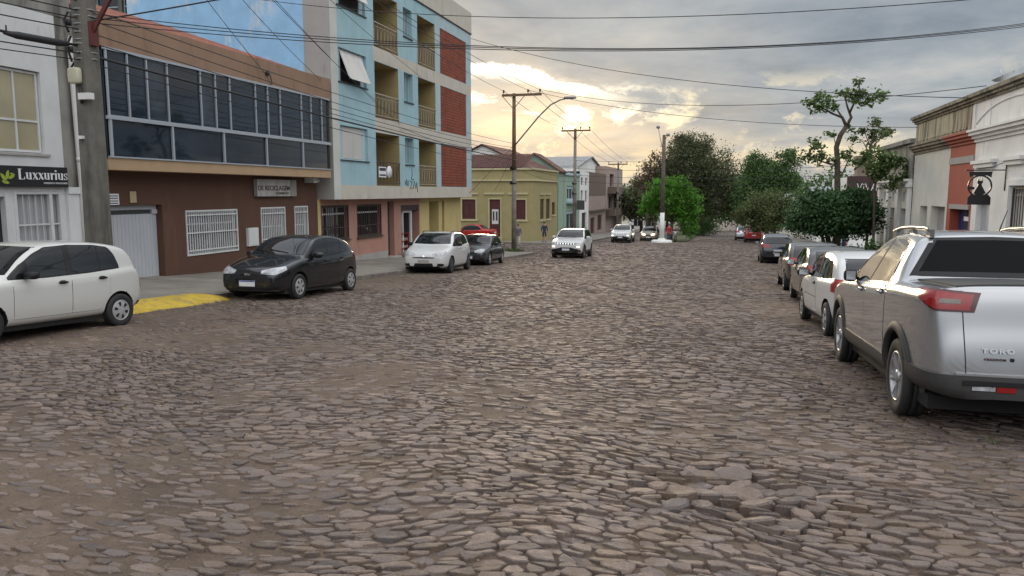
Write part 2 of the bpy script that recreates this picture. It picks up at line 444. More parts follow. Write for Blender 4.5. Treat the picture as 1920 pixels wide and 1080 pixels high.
# ---- stones
def make_stones(sx, sy, x0, x1, y0, y1, seed):
    i0, i1 = int(x0 / sx) - 1, int(x1 / sx) + 2
    j0, j1 = int(y0 / sy) - 2, int(y1 / sy) + 3
    I, J = np.meshgrid(np.arange(i0, i1), np.arange(j0, j1))
    r = np.random.RandomState(seed)
    px = I + 0.5 * (J % 2) + (r.rand(*I.shape) - 0.5) * 0.95
    py = J + (r.rand(*I.shape) - 0.5) * 0.80
    wt = (r.rand(*I.shape) ** 1.6 - 0.35) * 0.62           # power weights: some slabs large, some small
    K = 8
    ang = (np.arange(K)[None, None, :] + (r.rand(*I.shape)[..., None])) * 2 * pi / K
    ang = ang + (r.rand(*I.shape, K) - 0.5) * 0.62
    ux, uy = np.cos(ang), np.sin(ang)
    R = np.full(ang.shape, 1.15)
    H, W = I.shape
    pad = lambda a: np.pad(a, 2, mode='edge')
    PX, PY, PW = pad(px), pad(py), pad(wt)
    for a in range(-2, 3):
        for b in range(-2, 3):
            if a == 0 and b == 0: continue
            sl = (slice(2 + a, 2 + a + H), slice(2 + b, 2 + b + W))
            nx = PX[sl] - px; ny = PY[sl] - py
            dd = nx * nx + ny * ny
            ok = dd > 1e-6
            num = np.maximum(0.5 * (dd + wt - PW[sl]), 0.02)
            dot = ux * nx[..., None] + uy * ny[..., None]
            t = np.where((dot > 1e-4) & ok[..., None], num[..., None] / np.maximum(dot, 1e-4), 9)
            R = np.minimum(R, t)
    shrink = 0.97 - 0.15 * r.rand(*I.shape, 1) ** 2
    R = R * shrink * (1 + (r.rand(*R.shape) - 0.5) * 0.16) - 0.02
    R = np.maximum(R, 0.08)
    px = px.reshape(-1); py = py.reshape(-1); R = R.reshape(-1, K); ux = ux.reshape(-1, K); uy = uy.reshape(-1, K)
    cx = px * sx; cy = py * sy
    dirt = dirt_amount(cx, cy)
    def warp(x, y):
        return (x + 0.30 * np.sin(y * 0.33 + 1) + 0.16 * np.sin(y * 0.9 + x * 0.5),
                y + 0.22 * np.sin(x * 0.55 + 2) + 0.10 * np.sin(x * 1.5 + y * 0.8) + 0.34 * (fbm(x * 0.8, y * 0.8, 2) - 0.5))
    wcx, wcy = warp(cx, cy)
    hump = 0
    core = (((wcx - 0.15) / 0.66) ** 2 + ((wcy - 5.05) / 0.50) ** 2) < 1
    keep = ~core & (cx > x0 + 0.12) & (cx < x1 - 0.1) & (cy >= y0) & (cy < y1) & (r.rand(len(cx)) > 0.03 + 0.16 * dirt)
    px, py, R, ux, uy, cx, cy, dirt = [q[keep] for q in (px, py, R, ux, uy, cx, cy, dirt)]
    N = len(cx)
    hole = np.exp(-(((cx + 0.05) / 0.8) ** 2 + ((cy - 5.1) / 0.7) ** 2))
    h = 0.012 + (r.rand(N) - 0.45) * 0.024 - 0.006 * dirt + hole * (r.rand(N) - 0.35) * 0.045
    tx = (r.rand(N) - 0.5) * (0.14 + 0.22 * hole); ty = (r.rand(N) - 0.66) * (0.44 + 0.12 * hole)
    def ring(f, dz):
        x = (px[:, None] + R * ux * f) * sx; y = (py[:, None] + R * uy * f) * sy
        ox = x - cx[:, None]; oy = y - cy[:, None]
        X2, Y2 = warp(x, y)
        z = base_c[:, None] + h[:, None] + dz + tx[:, None] * ox + ty[:, None] * oy
        return np.stack([X2, Y2, z], -1)
    wx, wy = warp(cx, cy)
    base_c = gv(wy) + (fbm(wx * 0.6, wy * 0.6, 3) - 0.5) * 0.05
    rj = (r.rand(N, K) - 0.5) * 0.007
    o = ring(1.0, 0.0); o[..., 2] = o[..., 2] - 0.06
    e = ring(0.99, 0.0); e[..., 2] = e[..., 2] - 0.005 + rj
    t = ring(0.90, 0.0); t[..., 2] = t[..., 2] + 0.001 + rj * 0.8
    c = np.stack([wx, wy, base_c + h + 0.002 + (r.rand(N) - 0.5) * 0.006], -1)[:, None, :]
    V = np.concatenate([o, e, t, c], 1)
    S = 3 * K + 1
    k = np.arange(K); k2 = (k + 1) % K
    q1 = np.stack([k, k2, K + k2, K + k], -1); q2 = q1 + K
    t3 = np.stack([2 * K + k, 2 * K + k2, np.full(K, 3 * K)], -1)
    per = np.concatenate([q1.ravel(), q2.ravel(), t3.ravel()])
    flat = (per[None, :] + (np.arange(N) * S)[:, None]).ravel()
    cnt = np.tile(np.concatenate([np.full(2 * K, 4), np.full(K, 3)]), N)
    sm = np.zeros(len(cnt), bool)
    return V.reshape(-1, 3), flat, cnt, sm

def road_dirt_material():
    m = bpy.data.materials.new('road_dirt'); m.use_nodes = True
    nt = m.node_tree; x = NX(nt); b = nt.nodes['Principled BSDF']
    co = x.node('ShaderNodeTexCoord').outputs['Object']
    n1 = x.noise(co, 0.55, 6, 0.65); n2 = x.noise(co, 9, 6, 0.7); n3 = x.noise(co, 70, 4, 0.7)
    c = x.ramp(n1, [(0.3, (0.080, 0.054, 0.038)), (0.55, (0.142, 0.099, 0.071)), (0.75, (0.190, 0.137, 0.100))])
    c = x.mix(1.0, c, x.ramp(n2, [(0.3, 0.72), (0.65, 1.08)]), 'MULTIPLY')
    c = x.mix(1.0, c, x.ramp(n3, [(0.25, 0.62), (0.6, 1.05), (0.8, 1.35)]), 'MULTIPLY')
    # traces of moss and grass in the joints near the kerbs
    sp = x.node('ShaderNodeSeparateXYZ'); x.link(co, sp.inputs[0])
    edge = x.maprange(x.m('ABSOLUTE', x.m('ADD', sp.outputs[0], 3.6)), 5.2, 7.6)
    moss = x.m('MULTIPLY', x.maprange(x.noise(co, 1.7, 6, 0.7), 0.52, 0.66), x.m('ADD', 0.12, x.m('MULTIPLY', edge, 0.6)))
    c = x.mix(moss, c, (0.075, 0.085, 0.030, 1))
    x.link(c, b.inputs['Base Color']); b.inputs['Roughness'].default_value = 0.9
    bn = x.node('ShaderNodeBump'); bn.inputs['Strength'].default_value = 0.85; bn.inputs['Distance'].default_value = 0.03
    x.link(x.m('ADD', x.m('MULTIPLY', n3, 0.5), n2), bn.inputs['Height']); x.link(bn.outputs[0], b.inputs['Normal'])
    return m
def stone_material():
    m = bpy.data.materials.new('basalt_stones'); m.use_nodes = True
    nt = m.node_tree; x = NX(nt); b = nt.nodes['Principled BSDF']
    co = x.node('ShaderNodeTexCoord').outputs['Object']
    rnd = x.node('ShaderNodeNewGeometry').outputs['Random Per Island']
    c = x.ramp(rnd, [(0.0, (0.078, 0.060, 0.055)), (0.25, (0.132, 0.102, 0.091)), (0.6, (0.170, 0.129, 0.112)), (0.85, (0.222, 0.164, 0.136)), (1.0, (0.124, 0.105, 0.104))])
    n0 = x.noise(co, 0.45, 5, 0.6); n1 = x.noise(co, 14, 6, 0.7); n2 = x.noise(co, 80, 4, 0.7)
    c = x.mix(1.0, c, x.ramp(n0, [(0.35, 0.76), (0.65, 1.06)]), 'MULTIPLY')
    c = x.mix(x.maprange(n1, 0.46, 0.70, 0, 0.75), c, (0.165, 0.116, 0.084, 1))            # dust lying on the stone
    n5 = x.noise(co, 3.2, 7, 0.72)
    c = x.mix(x.maprange(n5, 0.50, 0.60, 0, 0.85), c, (0.135, 0.095, 0.068, 1))            # sandy dirt washed over whole stones
    c = x.mix(1.0, c, x.ramp(n2, [(0.3, 0.66), (0.68, 1.18)]), 'MULTIPLY')
    x.link(c, b.inputs['Base Color'])
    x.link(x.ramp(n1, [(0.3, 0.48), (0.7, 0.80)]), b.inputs['Roughness'])
    bn = x.node('ShaderNodeBump'); bn.inputs['Strength'].default_value = 0.7; bn.inputs['Distance'].default_value = 0.016
    x.link(x.m('ADD', x.m('MULTIPLY', n2, 0.35), n1), bn.inputs['Height']); x.link(bn.outputs[0], b.inputs['Normal'])
    return m
def far_cobble_material():
    m = bpy.data.materials.new('far_cobbles'); m.use_nodes = True
    nt = m.node_tree; x = NX(nt); b = nt.nodes['Principled BSDF']
    co = x.node('ShaderNodeTexCoord').outputs['Object']
    mp = x.mapping(co, (5.0, 9.5, 1))
    v = x.node('ShaderNodeTexVoronoi', feature='F1', voronoi_dimensions='2D'); x.link(mp, v.inputs['Vector']); v.inputs['Scale'].default_value = 1.0
    ve = x.node('ShaderNodeTexVoronoi', feature='DISTANCE_TO_EDGE', voronoi_dimensions='2D'); x.link(mp, ve.inputs['Vector']); ve.inputs['Scale'].default_value = 1.0
    sepc = x.node('ShaderNodeSeparateColor'); x.link(v.outputs['Color'], sepc.inputs[0])
    c = x.ramp(sepc.outputs[0], [(0.0, (0.085, 0.066, 0.060)), (0.5, (0.138, 0.107, 0.096)), (1.0, (0.18, 0.138, 0.118))])
    c = x.mix(x.maprange(ve.outputs[0], 0.02, 0.12, 1.0, 0.0), c, (0.060, 0.043, 0.032, 1))
    n0 = x.noise(co, 0.22, 6, 0.65)
    c = x.mix(1.0, c, x.ramp(n0, [(0.35, 0.78), (0.65, 1.12)]), 'MULTIPLY')
    n1 = x.noise(x.mapping(co, (0.12, 0.6, 1)), 1.0, 5, 0.6)
    c = x.mix(x.maprange(n1, 0.50, 0.68, 0, 0.6), c, (0.150, 0.118, 0.092, 1))
    x.link(c, b.inputs['Base Color']); b.inputs['Roughness'].default_value = 0.62
    bn = x.node('ShaderNodeBump'); bn.inputs['Strength'].default_value = 0.7; bn.inputs['Distance'].default_value = 0.03
    x.link(x.maprange(ve.outputs[0], 0.0, 0.18), bn.inputs['Height']); x.link(bn.outputs[0], b.inputs['Normal'])
    return m
M['road_dirt'] = road_dirt_material(); M['stones'] = stone_material(); M['far_cobbles'] = far_cobble_material()

M['grit'] = mat('grit', (0.145, 0.112, 0.088), 0.85, var=0.5, vscale=40)
def build_road():
    Vs = []; Fl = []; Cn = []; Mi = []; Sm = []; off = 0
    def put(v, flat, cnt, mi, sm):
        nonlocal off
        Vs.append(v); Fl.append(np.asarray(flat) + off); Cn.append(cnt); Mi.append(np.full(len(cnt), mi)); Sm.append(sm); off += len(v)
    for xs, ys, mi, zf in (
        (np.arange(KL - 0.05, KR + 0.11, 0.12), np.arange(-8, 1.7, 0.3), 0, base_z),
        (np.arange(KL - 0.05, KR + 0.11, 0.12), np.concatenate([np.arange(1.6, 16, 0.10), np.arange(16, 47.3, 0.25)]), 0, base_z),
        (np.arange(-70, 60.1, 1.0), np.concatenate([np.arange(46.9, 61.6, 0.7), [61.6]]), 1, lambda a, b: gv(b) + (fbm(a * 0.6, b * 0.6, 3) - 0.5) * 0.05 - 0.012),
        (np.arange(-11.9, 4.01, 0.53), np.concatenate([[61.5], np.arange(62, 330, 1.5)]), 1, lambda a, b: gv(b) + (fbm(a * 0.6, b * 0.6, 3) - 0.5) * 0.05 - 0.016)):
        v, q = grid_arrays(xs, ys, zf)
        put(v, q.ravel(), np.full(len(q), 4), mi, np.ones(len(q), bool))
    # grit and pebbles lying in the joints near the viewer
    r = np.random.RandomState(9); N = 26000
    yy = 2.2 + 9.5 * r.rand(N) ** 1.6; xx = -11 + 14.8 * r.rand(N)
    s_ = 0.003 + 0.011 * r.rand(N) ** 4
    base = np.array([[1, 0, 0], [-.5, .87, 0], [-.5, -.87, 0], [0, 0, .9]])
    an = r.rand(N) * 6.28; ca, sa = np.cos(an), np.sin(an)
    bx = base[None, :, 0] * ca[:, None] - base[None, :, 1] * sa[:, None]; by = base[None, :, 0] * sa[:, None] + base[None, :, 1] * ca[:, None]
    V = np.stack([xx[:, None] + bx * s_[:, None] * (1 + r.rand(N, 1)), yy[:, None] + by * s_[:, None], base_z(xx, yy)[:, None] + base[None, :, 2] * s_[:, None] + 0.001], -1).reshape(-1, 3)
    per = np.array([0, 1, 3, 1, 2, 3, 2, 0, 3])
    put(V, (per[None] + (np.arange(N) * 4)[:, None]).ravel(), np.full(3 * N, 3), 3, np.zeros(3 * N, bool))
    # the disturbed clump of loose blocks in the foreground
    r = np.random.RandomState(31); Vb = []; Fb = []; Cb = []; K = 7
    for gx in np.arange(-0.75, 1.05, 0.150):
        for gy in np.arange(4.45, 5.72, 0.104):
            x_, y_ = gx + (r.rand() - .5) * .10 + .06 * sin(gy * 9), gy + (r.rand() - .5) * .06
            q = ((x_ - .15) / .70) ** 2 + ((y_ - 5.05) / .56) ** 2
            if q > 1 or r.rand() < .10: continue
            a = np.sort(r.rand(K) * .5 + np.arange(K)) * 2 * pi / K
            big = 1.35 if r.rand() < .25 else 1.0
            rx, ry = big * (.070 + .036 * r.rand()), big * (.040 + .026 * r.rand())
            th = (r.rand() - .5) * .9; tx_, ty_ = (r.rand() - .5) * .45, (r.rand() - .68) * .75
            zt = float(base_z(np.array([x_]), np.array([y_]))[0]) + .026 + .060 * r.rand() * (1 - q * .6); b0 = sum(len(v_) for v_ in Vb)
            rows = []
            for f, dz in ((.92, -.10), (1.0, -.012), (.84, .0)):
                px_ = rx * f * np.cos(a); py_ = ry * f * np.sin(a)
                X_ = px_ * cos(th) - py_ * sin(th); Y_ = px_ * sin(th) + py_ * cos(th)
                rows.append(np.stack([x_ + X_, y_ + Y_, zt + dz + tx_ * X_ + ty_ * Y_ + (r.rand(K) - .5) * .008], -1))
            Vb.append(np.concatenate(rows))
            for j in range(2):
                for k in range(K): Fb += [b0 + j * K + k, b0 + j * K + (k + 1) % K, b0 + (j + 1) * K + (k + 1) % K, b0 + (j + 1) * K + k]; Cb.append(4)
            Fb += [b0 + 2 * K + k for k in range(K)]; Cb.append(K)
    put(np.concatenate(Vb), Fb, np.array(Cb), 2, np.zeros(len(Cb), bool))
    for k_, (sx, sy, x0, x1, y0, y1) in enumerate(((.148, .065, KL, KR, 1.7, 15.5), (.195, .088, KL, KR, 15.5, 33), (.26, .13, KL, KR, 33, 46), (.28, .145, -24, 9, 46, 61.2), (.28, .145, -11.7, 3.9, 61.2, 84))):
        v, flat, cnt, sm = make_stones(sx, sy, x0, x1, y0, y1, 5 + k_)
        put(v, flat, cnt, 2, sm)
    o = np_mesh('road', np.concatenate(Vs), np.concatenate(Fl), np.concatenate(Cn), [M['road_dirt'], M['far_cobbles'], M['stones'], M['grit']], None, np.concatenate(Mi), np.concatenate(Sm))
    tag(o, 'wide street paved with irregular brown grey basalt stones', 'road', kind='structure')
build_road()

# ---- wide ground sheet to the horizon
M['ground'] = mat('ground', (0.085, 0.078, 0.045), 0.95, var=0.45, vscale=0.05, bump=0.3, bscale=2)
xs = np.array([-1500, -800, -400, -200, -120, -80, -60, -50, -40, -30, -20, -11.2, -8, 0, 4, 10, 20, 30, 40, 50, 60, 80, 120, 200, 400, 800, 1500.])
ys = np.concatenate([np.arange(-60, 140, 2.0), np.arange(140, 460, 10.0), [500, 600, 800, 1100, 1600]])
v, q = grid_arrays(xs, ys, lambda a, b: gv(b) - 0.10)
o = np_mesh('ground', v, q.ravel(), np.full(len(q), 4), M['ground'], None, None, np.ones(len(q), bool))
tag(o, 'bare ground sheet under the town', 'ground', kind='structure')

# ---- pavements with kerbs
M['pavement'] = mat('pavement', (0.235, 0.215, 0.185), 0.85, var=0.22, vscale=1.2, bump=0.25, bscale=25, fine=0.2, stain=(0.12, 0.105, 0.085), stain_amt=0.6, stain_scale=(0.8, 0.5, 1))
M['kerb'] = mat('kerb', (0.19, 0.165, 0.145), 0.85, var=0.3, vscale=2.5, bump=0.4, bscale=20, fine=0.2)
M['yellow_paint'] = mat('yellow_paint', (0.52, 0.36, 0.030), 0.7, var=0.22, vscale=3, bump=0.3, bscale=18, stain=(0.22, 0.16, 0.07), stain_amt=0.75, stain_scale=(2.6, 2.6, 2), stain_range=(0.48, 0.58), fine=.25)
def add_joints(m, bw, rh, amt, axes=(0, 1), mort=.012):
    nt = m.node_tree; x = NX(nt); b = nt.nodes['Principled BSDF']
    src = b.inputs['Base Color'].links[0].from_socket
    co = x.node('ShaderNodeTexCoord').outputs['Object']
    sp = x.node('ShaderNodeSeparateXYZ'); x.link(co, sp.inputs[0]); cb = x.node('ShaderNodeCombineXYZ')
    x.link(sp.outputs[axes[0]], cb.inputs[0]); x.link(sp.outputs[axes[1]], cb.inputs[1])
    br = x.node('ShaderNodeTexBrick'); x.link(cb.outputs[0], br.inputs['Vector'])
    br.inputs['Scale'].default_value = 1.0; br.inputs['Brick Width'].default_value = bw; br.inputs['Row Height'].default_value = rh; br.inputs['Mortar Size'].default_value = mort
    br.inputs['Color1'].default_value = (1, 1, 1, 1); br.inputs['Color2'].default_value = (.82, .81, .80, 1); br.inputs['Mortar'].default_value = (amt, amt, amt, 1)
    x.link(x.mix(1.0, src, br.outputs[0], 'MULTIPLY'), b.inputs['Base Color'])
add_joints(M['pavement'], 1.15, 1.15, .45); add_joints(M['kerb'], .85, 40, .35, (1, 0), .02)
def slab_strip(name, x0, x1, ys, h0, h1, m, label, cat, kind='structure', drop=0.25):
    """a raised strip following the slope, h0 at x0 and h1 at x1"""
    mb = MB()
    for a, b in zip(ys[:-1], ys[1:]):
        za, zb = g(a), g(b)
        mb.quad((x0, a, za + h0), (x1, a, za + h1), (x1, b, zb + h1), (x0, b, zb + h0))
        mb.quad((x0, a, za - drop), (x0, b, zb - drop), (x0, b, zb + h0), (x0, a, za + h0))
        mb.quad((x1, a, za - drop), (x1, b, zb - drop), (x1, b, zb + h1), (x1, a, za + h1))
    for y_ in (ys[0], ys[-1]):
        z_ = g(y_); mb.quad((x0, y_, z_ - drop), (x1, y_, z_ - drop), (x1, y_, z_ + h1), (x0, y_, z_ + h0))
    return tag(mb.build(name, m, weld=True), label, cat, kind=kind)
YS = list(np.arange(-8, 45.1, 1.0)) + [45.6]
slab_strip('pavement', -16.2, KL - 0.18, YS, 0.24, 0.135, M['pavement'], 'worn concrete pavement in front of the left hand buildings', 'pavement')
slab_strip('kerb', KL - 0.18, KL, YS, 0.14, 0.13, M['kerb'], 'stone kerb along the left hand pavement', 'kerb')
slab_strip('pavement', KR + 0.18, 8.4, YS, 0.135, 0.20, M['pavement'], 'pavement in front of the right hand buildings', 'pavement')
slab_strip('kerb', KR, KR + 0.18, YS, 0.13, 0.14, M['kerb'], 'stone kerb along the right hand pavement', 'kerb')
YF = list(np.arange(61.6, 200, 3.0))
slab_strip('pavement', -60, -12.1, YF, 0.30, 0.135, M['pavement'], 'far pavement round the yellow corner house', 'pavement')
slab_strip('kerb', -12.1, -11.9, YF, 0.13, 0.13, M['kerb'], 'kerb along the far left pavement', 'kerb')
slab_strip('pavement', 4.05, 40, YF, 0.13, 0.15, M['pavement'], 'far pavement on the right of the street', 'pavement')
M['grass_earth'] = mat('grass_earth', (0.065, 0.075, 0.028), 0.95, var=0.5, vscale=1.5, bump=0.5, bscale=14)
slab_strip('median', -6.3, -3.3, list(np.arange(73.5, 200, 3.0)), 0.14, 0.14, M['grass_earth'], 'grassy central reservation beyond the crossing', 'median')

# yellow painted driveway ramp over the left kerb
mb = MB()
ysr = np.linspace(11.0, 14.9, 18)
prof = [(-11.68, 0.152), (-11.40, 0.160), (-11.10, 0.135), (-10.90, 0.075), (-10.74, 0.012)]
rr = np.random.RandomState(3)
pts = []
for i, y_ in enumerate(ysr):
    e = min(1, min(i, len(ysr) - 1 - i) / 1.2)
    pts.append([(x_ + (rr.rand() - 0.5) * 0.05 * (j > 2), y_, g(y_) + h_ * lerp(0.80, 1, e) + (rr.rand() - 0.5) * 0.010) for j, (x_, h_) in enumerate(prof)])
for i in range(len(ysr) - 1):
    for j in range(len(prof) - 1):
        mb.add([pts[i][j], pts[i][j + 1], pts[i + 1][j + 1], pts[i + 1][j]], [(0, 1, 2, 3)], 0, True)
for row in (pts[0], pts[-1]):
    mb.add(row + [(p[0], p[1], g(p[1]) - 0.1) for p in row][::-1], [tuple(range(2 * len(prof)))], 0)
for i in range(len(ysr) - 1):
    a, b = pts[i][-1], pts[i + 1][-1]
    mb.quad(a, b, (b[0], b[1], b[2] - 0.15), (a[0], a[1], a[2] - 0.15))
tag(mb.build('driveway_ramp', M['yellow_paint'], weld=True), 'yellow painted concrete kerb ramp between the white hatchback and the black hatchback', 'kerb ramp')
# ================================================================ VEHICLES
def pl(pts):
    xs = [p[0] for p in pts]; ys = [p[1] for p in pts]
    return lambda x: float(np.interp(x, xs, ys))
def evaluated(ob):
    dg = bpy.context.evaluated_depsgraph_get()
    return bpy.data.meshes.new_from_object(ob.evaluated_get(dg))
def temp_obj(me):
    o = bpy.data.objects.new('tmp', me); COL.objects.link(o); return o

class Car:
    """local frame: x from the nose (0) back to the tail (L), y to the car's left when seen from behind = -y, z up"""
    def __init__(s, S):
        s.S = S
        s.L, s.W = S['L'], S['W']; s.hw = s.W / 2
        s.top = pl(S['top']); s.bot = pl(S['bot']); s.belt = pl(S['belt']); s.plan = pl(S['plan'])
        s.axles = (S['fo'], S['fo'] + S['wb']); s.rw = S['rw']
        s.body_mesh()
    def body_mesh(s):
        S = s.S; L = s.L
        xs = sorted(set([0, .03, .09, .18, .3, .45] + [round(.6 + .19 * i, 3) for i in range(int((L - 1.1) / .19))] + [L - .45, L - .3, L - .18, L - .09, L - .03, L] + S.get('xs', [])))
        xs = [x for i, x in enumerate(xs) if i == 0 or x - xs[i - 1] > 0.018]
        rings = []
        tumble = S.get('tumble', .34)
        for x in xs:
            zt = s.top(x); zb = s.bot(x); w = s.hw * s.plan(x)
            zs = min(s.belt(x), zt - .06); gh = zt - zs
            t = min(max((gh - .06) / .22, 0), 1)
            yr = max(w - tumble * max(gh, .06), w * .55)
            A = [(.90 * w, zs + .022), (.83 * w, zs + .040), (.68 * w, zs + .052), (.4 * w, zs + .060), (0, zs + .064)]
            Bp = [(w * .94 - .012, zs + .03), (yr + .015, zt - .075), (yr - .075, zt - .018), (yr * .5, zt - .002), (0, zt + .010)]
            hi = [(lerp(a[0], b[0], t), lerp(a[1], b[1], t)) for a, b in zip(A, Bp)]
            bulge = S.get('crease', .0)
            half = [(0, zb), (.70 * w, zb), (.93 * w, zb + .03), (.985 * w, zb + .13), (1.0 * w, lerp(zb, zs, .46)), (.998 * w - bulge, zs - .13), (.992 * w, zs - .055), (.955 * w, zs)] + hi
            full = half + [(-y, z) for y, z in half[1:-1]][::-1]
            rings.append([(x, y, z) for y, z in full])
        n = len(rings[0])
        mb = MB()
        vs = [p for r in rings for p in r]
        fs = [(i * n + k, i * n + (k + 1) % n, (i + 1) * n + (k + 1) % n, (i + 1) * n + k) for i in range(len(rings) - 1) for k in range(n)]
        fs += [tuple(range(n)), tuple((len(rings) - 1) * n + k for k in range(n))]
        mb.add(vs, fs, 0, True)
        tmp = mb.build('tmp', []); 
        md = tmp.modifiers.new('s', 'SUBSURF'); md.levels = 2; md.render_levels = 2
        me = evaluated(tmp)
        bm = bmesh.new(); bm.from_mesh(me); s.bvh = BVHTree.FromBMesh(bm); bm.free()
        bpy.data.objects.remove(tmp)
        # wheel wells
        o = temp_obj(me)
        cb = MB()
        ra = s.rw + S.get('arch', .055)
        for ax in s.axles:
            for sd in (-1, 1):
                Mx = Matrix.Translation((ax, sd * (s.hw + .15), s.rw)) @ Matrix.Rotation(pi / 2, 4, 'X')
                prof = [(0.0, -.01), (ra, -.01), (ra, .50), (0.0, .50)] if sd > 0 else [(0.0, .01), (ra, .01), (ra, -.50), (0.0, -.50)]
                ring = []
                for (r_, h_) in prof[1:3]:
                    ring.append([Mx @ Vector((r_ * cos(2 * pi * k / 40), r_ * sin(2 * pi * k / 40), h_)) for k in range(40)])
                cb.add(ring[0] + ring[1], [(k, (k + 1) % 40, 40 + (k + 1) % 40, 40 + k) for k in range(40)] + [tuple(range(40))[::-1], tuple(range(40, 80))])
        cut = cb.build('tmp', [])
        bo = o.modifiers.new('b', 'BOOLEAN'); bo.object = cut; bo.operation = 'DIFFERENCE'; bo.solver = 'EXACT'; bo.use_self = True
        me2 = evaluated(o)
        bpy.data.objects.remove(o); bpy.data.objects.remove(cut)
        for p in me2.polygons:
            p.use_smooth = True; p.material_index = 0
            c = p.center
            for ax in s.axles:
                d = sqrt((c.x - ax) ** 2 + (c.z - s.rw) ** 2)
                if d < ra + .004 and abs(c.y) < s.hw + .05 and c.z < s.rw + ra + .01: p.material_index = 1
            if c.z < s.bot(c.x) + .02 and p.normal.z < -.5: p.material_index = 1
        # keep the cut edges crisp
        bm = bmesh.new(); bm.from_mesh(me2)
        for e in bm.edges:
            if len(e.link_faces) == 2 and (e.link_faces[0].material_index != e.link_faces[1].material_index or e.calc_face_angle(0) > 0.9): e.smooth = False
        bm.to_mesh(me2); bm.free()
        s.mesh = me2
    # ---------------- projections on to the body
    def side(s, sd):
        return lambda u, v: (Vector((u, sd * 3, v)), Vector((0, -sd, 0)))
    def front(s): return lambda u, v: (Vector((-3, u, v)), Vector((1, 0, 0)))
    def rear(s): return lambda u, v: (Vector((s.L + 3, u, v)), Vector((-1, 0, 0)))
    def over(s): return lambda u, v: (Vector((u, v, 5)), Vector((0, 0, -1)))
    def wrapf(s, xc=.7):
        def f(u, v):
            a = radians(u); d = Vector((-cos(a), sin(a), 0)); c = Vector((xc, 0, v))
            return c + d * 4, -d
        return f
    def wrapr(s, xc=.7):
        def f(u, v):
            a = radians(u); d = Vector((cos(a), sin(a), 0)); c = Vector((s.L - xc, 0, v))
            return c + d * 4, -d
        return f
    def cast(s, ray, u, v):
        o, d = ray(u, v)
        h = s.bvh.ray_cast(o, d)
        return (h[0], (h[1] if h[1].dot(d) < 0 else -h[1])) if h[0] is not None else (None, None)
    def patch(s, mb, ray, bot, top, n=10, m=6, off=.004, skirt=.012, mi=0):
        def samp(pts, t):
            d = [0]
            for a, b in zip(pts[:-1], pts[1:]): d.append(d[-1] + max(1e-6, sqrt((a[0] - b[0]) ** 2 + (a[1] - b[1]) ** 2)))
            q = t * d[-1]
            return float(np.interp(q, d, [p[0] for p in pts])), float(np.interp(q, d, [p[1] for p in pts]))
        V = []; ok = True
        for j in range(m + 1):
            for i in range(n + 1):
                b = samp(bot, i / n); t_ = samp(top, i / n)
                u = lerp(b[0], t_[0], j / m); v = lerp(b[1], t_[1], j / m)
                p, nn = s.cast(ray, u, v)
                V.append((p, nn))
        vs = []; idx = {}
        def vid(key, pos):
            if key not in idx: idx[key] = len(vs); vs.append(pos)
            return idx[key]
        fs = []
        present = set()
        for j in range(m):
            for i in range(n):
                q = [j * (n + 1) + i, j * (n + 1) + i + 1, (j + 1) * (n + 1) + i + 1, (j + 1) * (n + 1) + i]
                if any(V[k][0] is None for k in q): continue
                fs.append(tuple(vid(k, V[k][0] + V[k][1] * off) for k in q)); present.add((i, j))
        nf = len(fs)
        def edge(k1, k2):
            fs.append((vid(('t', k1), V[k1][0] + V[k1][1] * off), vid(('t', k2), V[k2][0] + V[k2][1] * off), vid(('s', k2), V[k2][0] - V[k2][1] * skirt), vid(('s', k1), V[k1][0] - V[k1][1] * skirt)))
        for (i, j) in present:
            q = [j * (n + 1) + i, j * (n + 1) + i + 1, (j + 1) * (n + 1) + i + 1, (j + 1) * (n + 1) + i]
            if (i, j - 1) not in present: edge(q[0], q[1])
            if (i, j + 1) not in present: edge(q[2], q[3])
            if (i - 1, j) not in present: edge(q[3], q[0])
            if (i + 1, j) not in present: edge(q[1], q[2])
        b0 = len(mb.f)
        mb.add(vs, fs, mi, True)
        for k in range(b0 + nf, len(mb.f)): mb.sm[k] = False
        return mb
    def ring_patch(s, mb, sd, ax, r0, r1, a0, a1, off=.012, n=26, skirt=.02, mi=0):
        """arch flare: an annulus round the wheel in side view"""
        bot = [(ax - r0 * cos(radians(lerp(a0, a1, i / n))), s.rw + r0 * sin(radians(lerp(a0, a1, i / n)))) for i in range(n + 1)]
        top = [(ax - r1 * cos(radians(lerp(a0, a1, i / n))), s.rw + r1 * sin(radians(lerp(a0, a1, i / n)))) for i in range(n + 1)]
        bvh_ray = s.side(sd)
        V = []
        def yhit(u, v):
            for k in range(6):
                p, nn = s.cast(bvh_ray, u, v + 0.0)
                if p is not None: return p, nn
                v += .02
            return None, None
        rows = []
        for j in range(4):
            row = []
            for i in range(n + 1):
                u = lerp(bot[i][0], top[i][0], j / 3); v = lerp(bot[i][1], top[i][1], j / 3)
                v2 = max(v, s.bot(min(max(u, 0.02), s.L - .02)) + .03)
                p, nn = yhit(u, v2)
                y = (abs(p.y) if p is not None else s.hw * .97)
                prof = [1, 1, .9, .15][j]
                row.append((u, sd * (y + off * prof), v))
            rows.append(row)
        inner = [(u, y - sd * .05, v) for (u, y, v) in rows[0]]
        allr = [inner] + rows
        vs = [p for r in allr for p in r]; k = n + 1
        fs = [(a * k + i, a * k + i + 1, (a + 1) * k + i + 1, (a + 1) * k + i) for a in range(len(allr) - 1) for i in range(n)]
        return mb.add(vs, fs, mi, True)

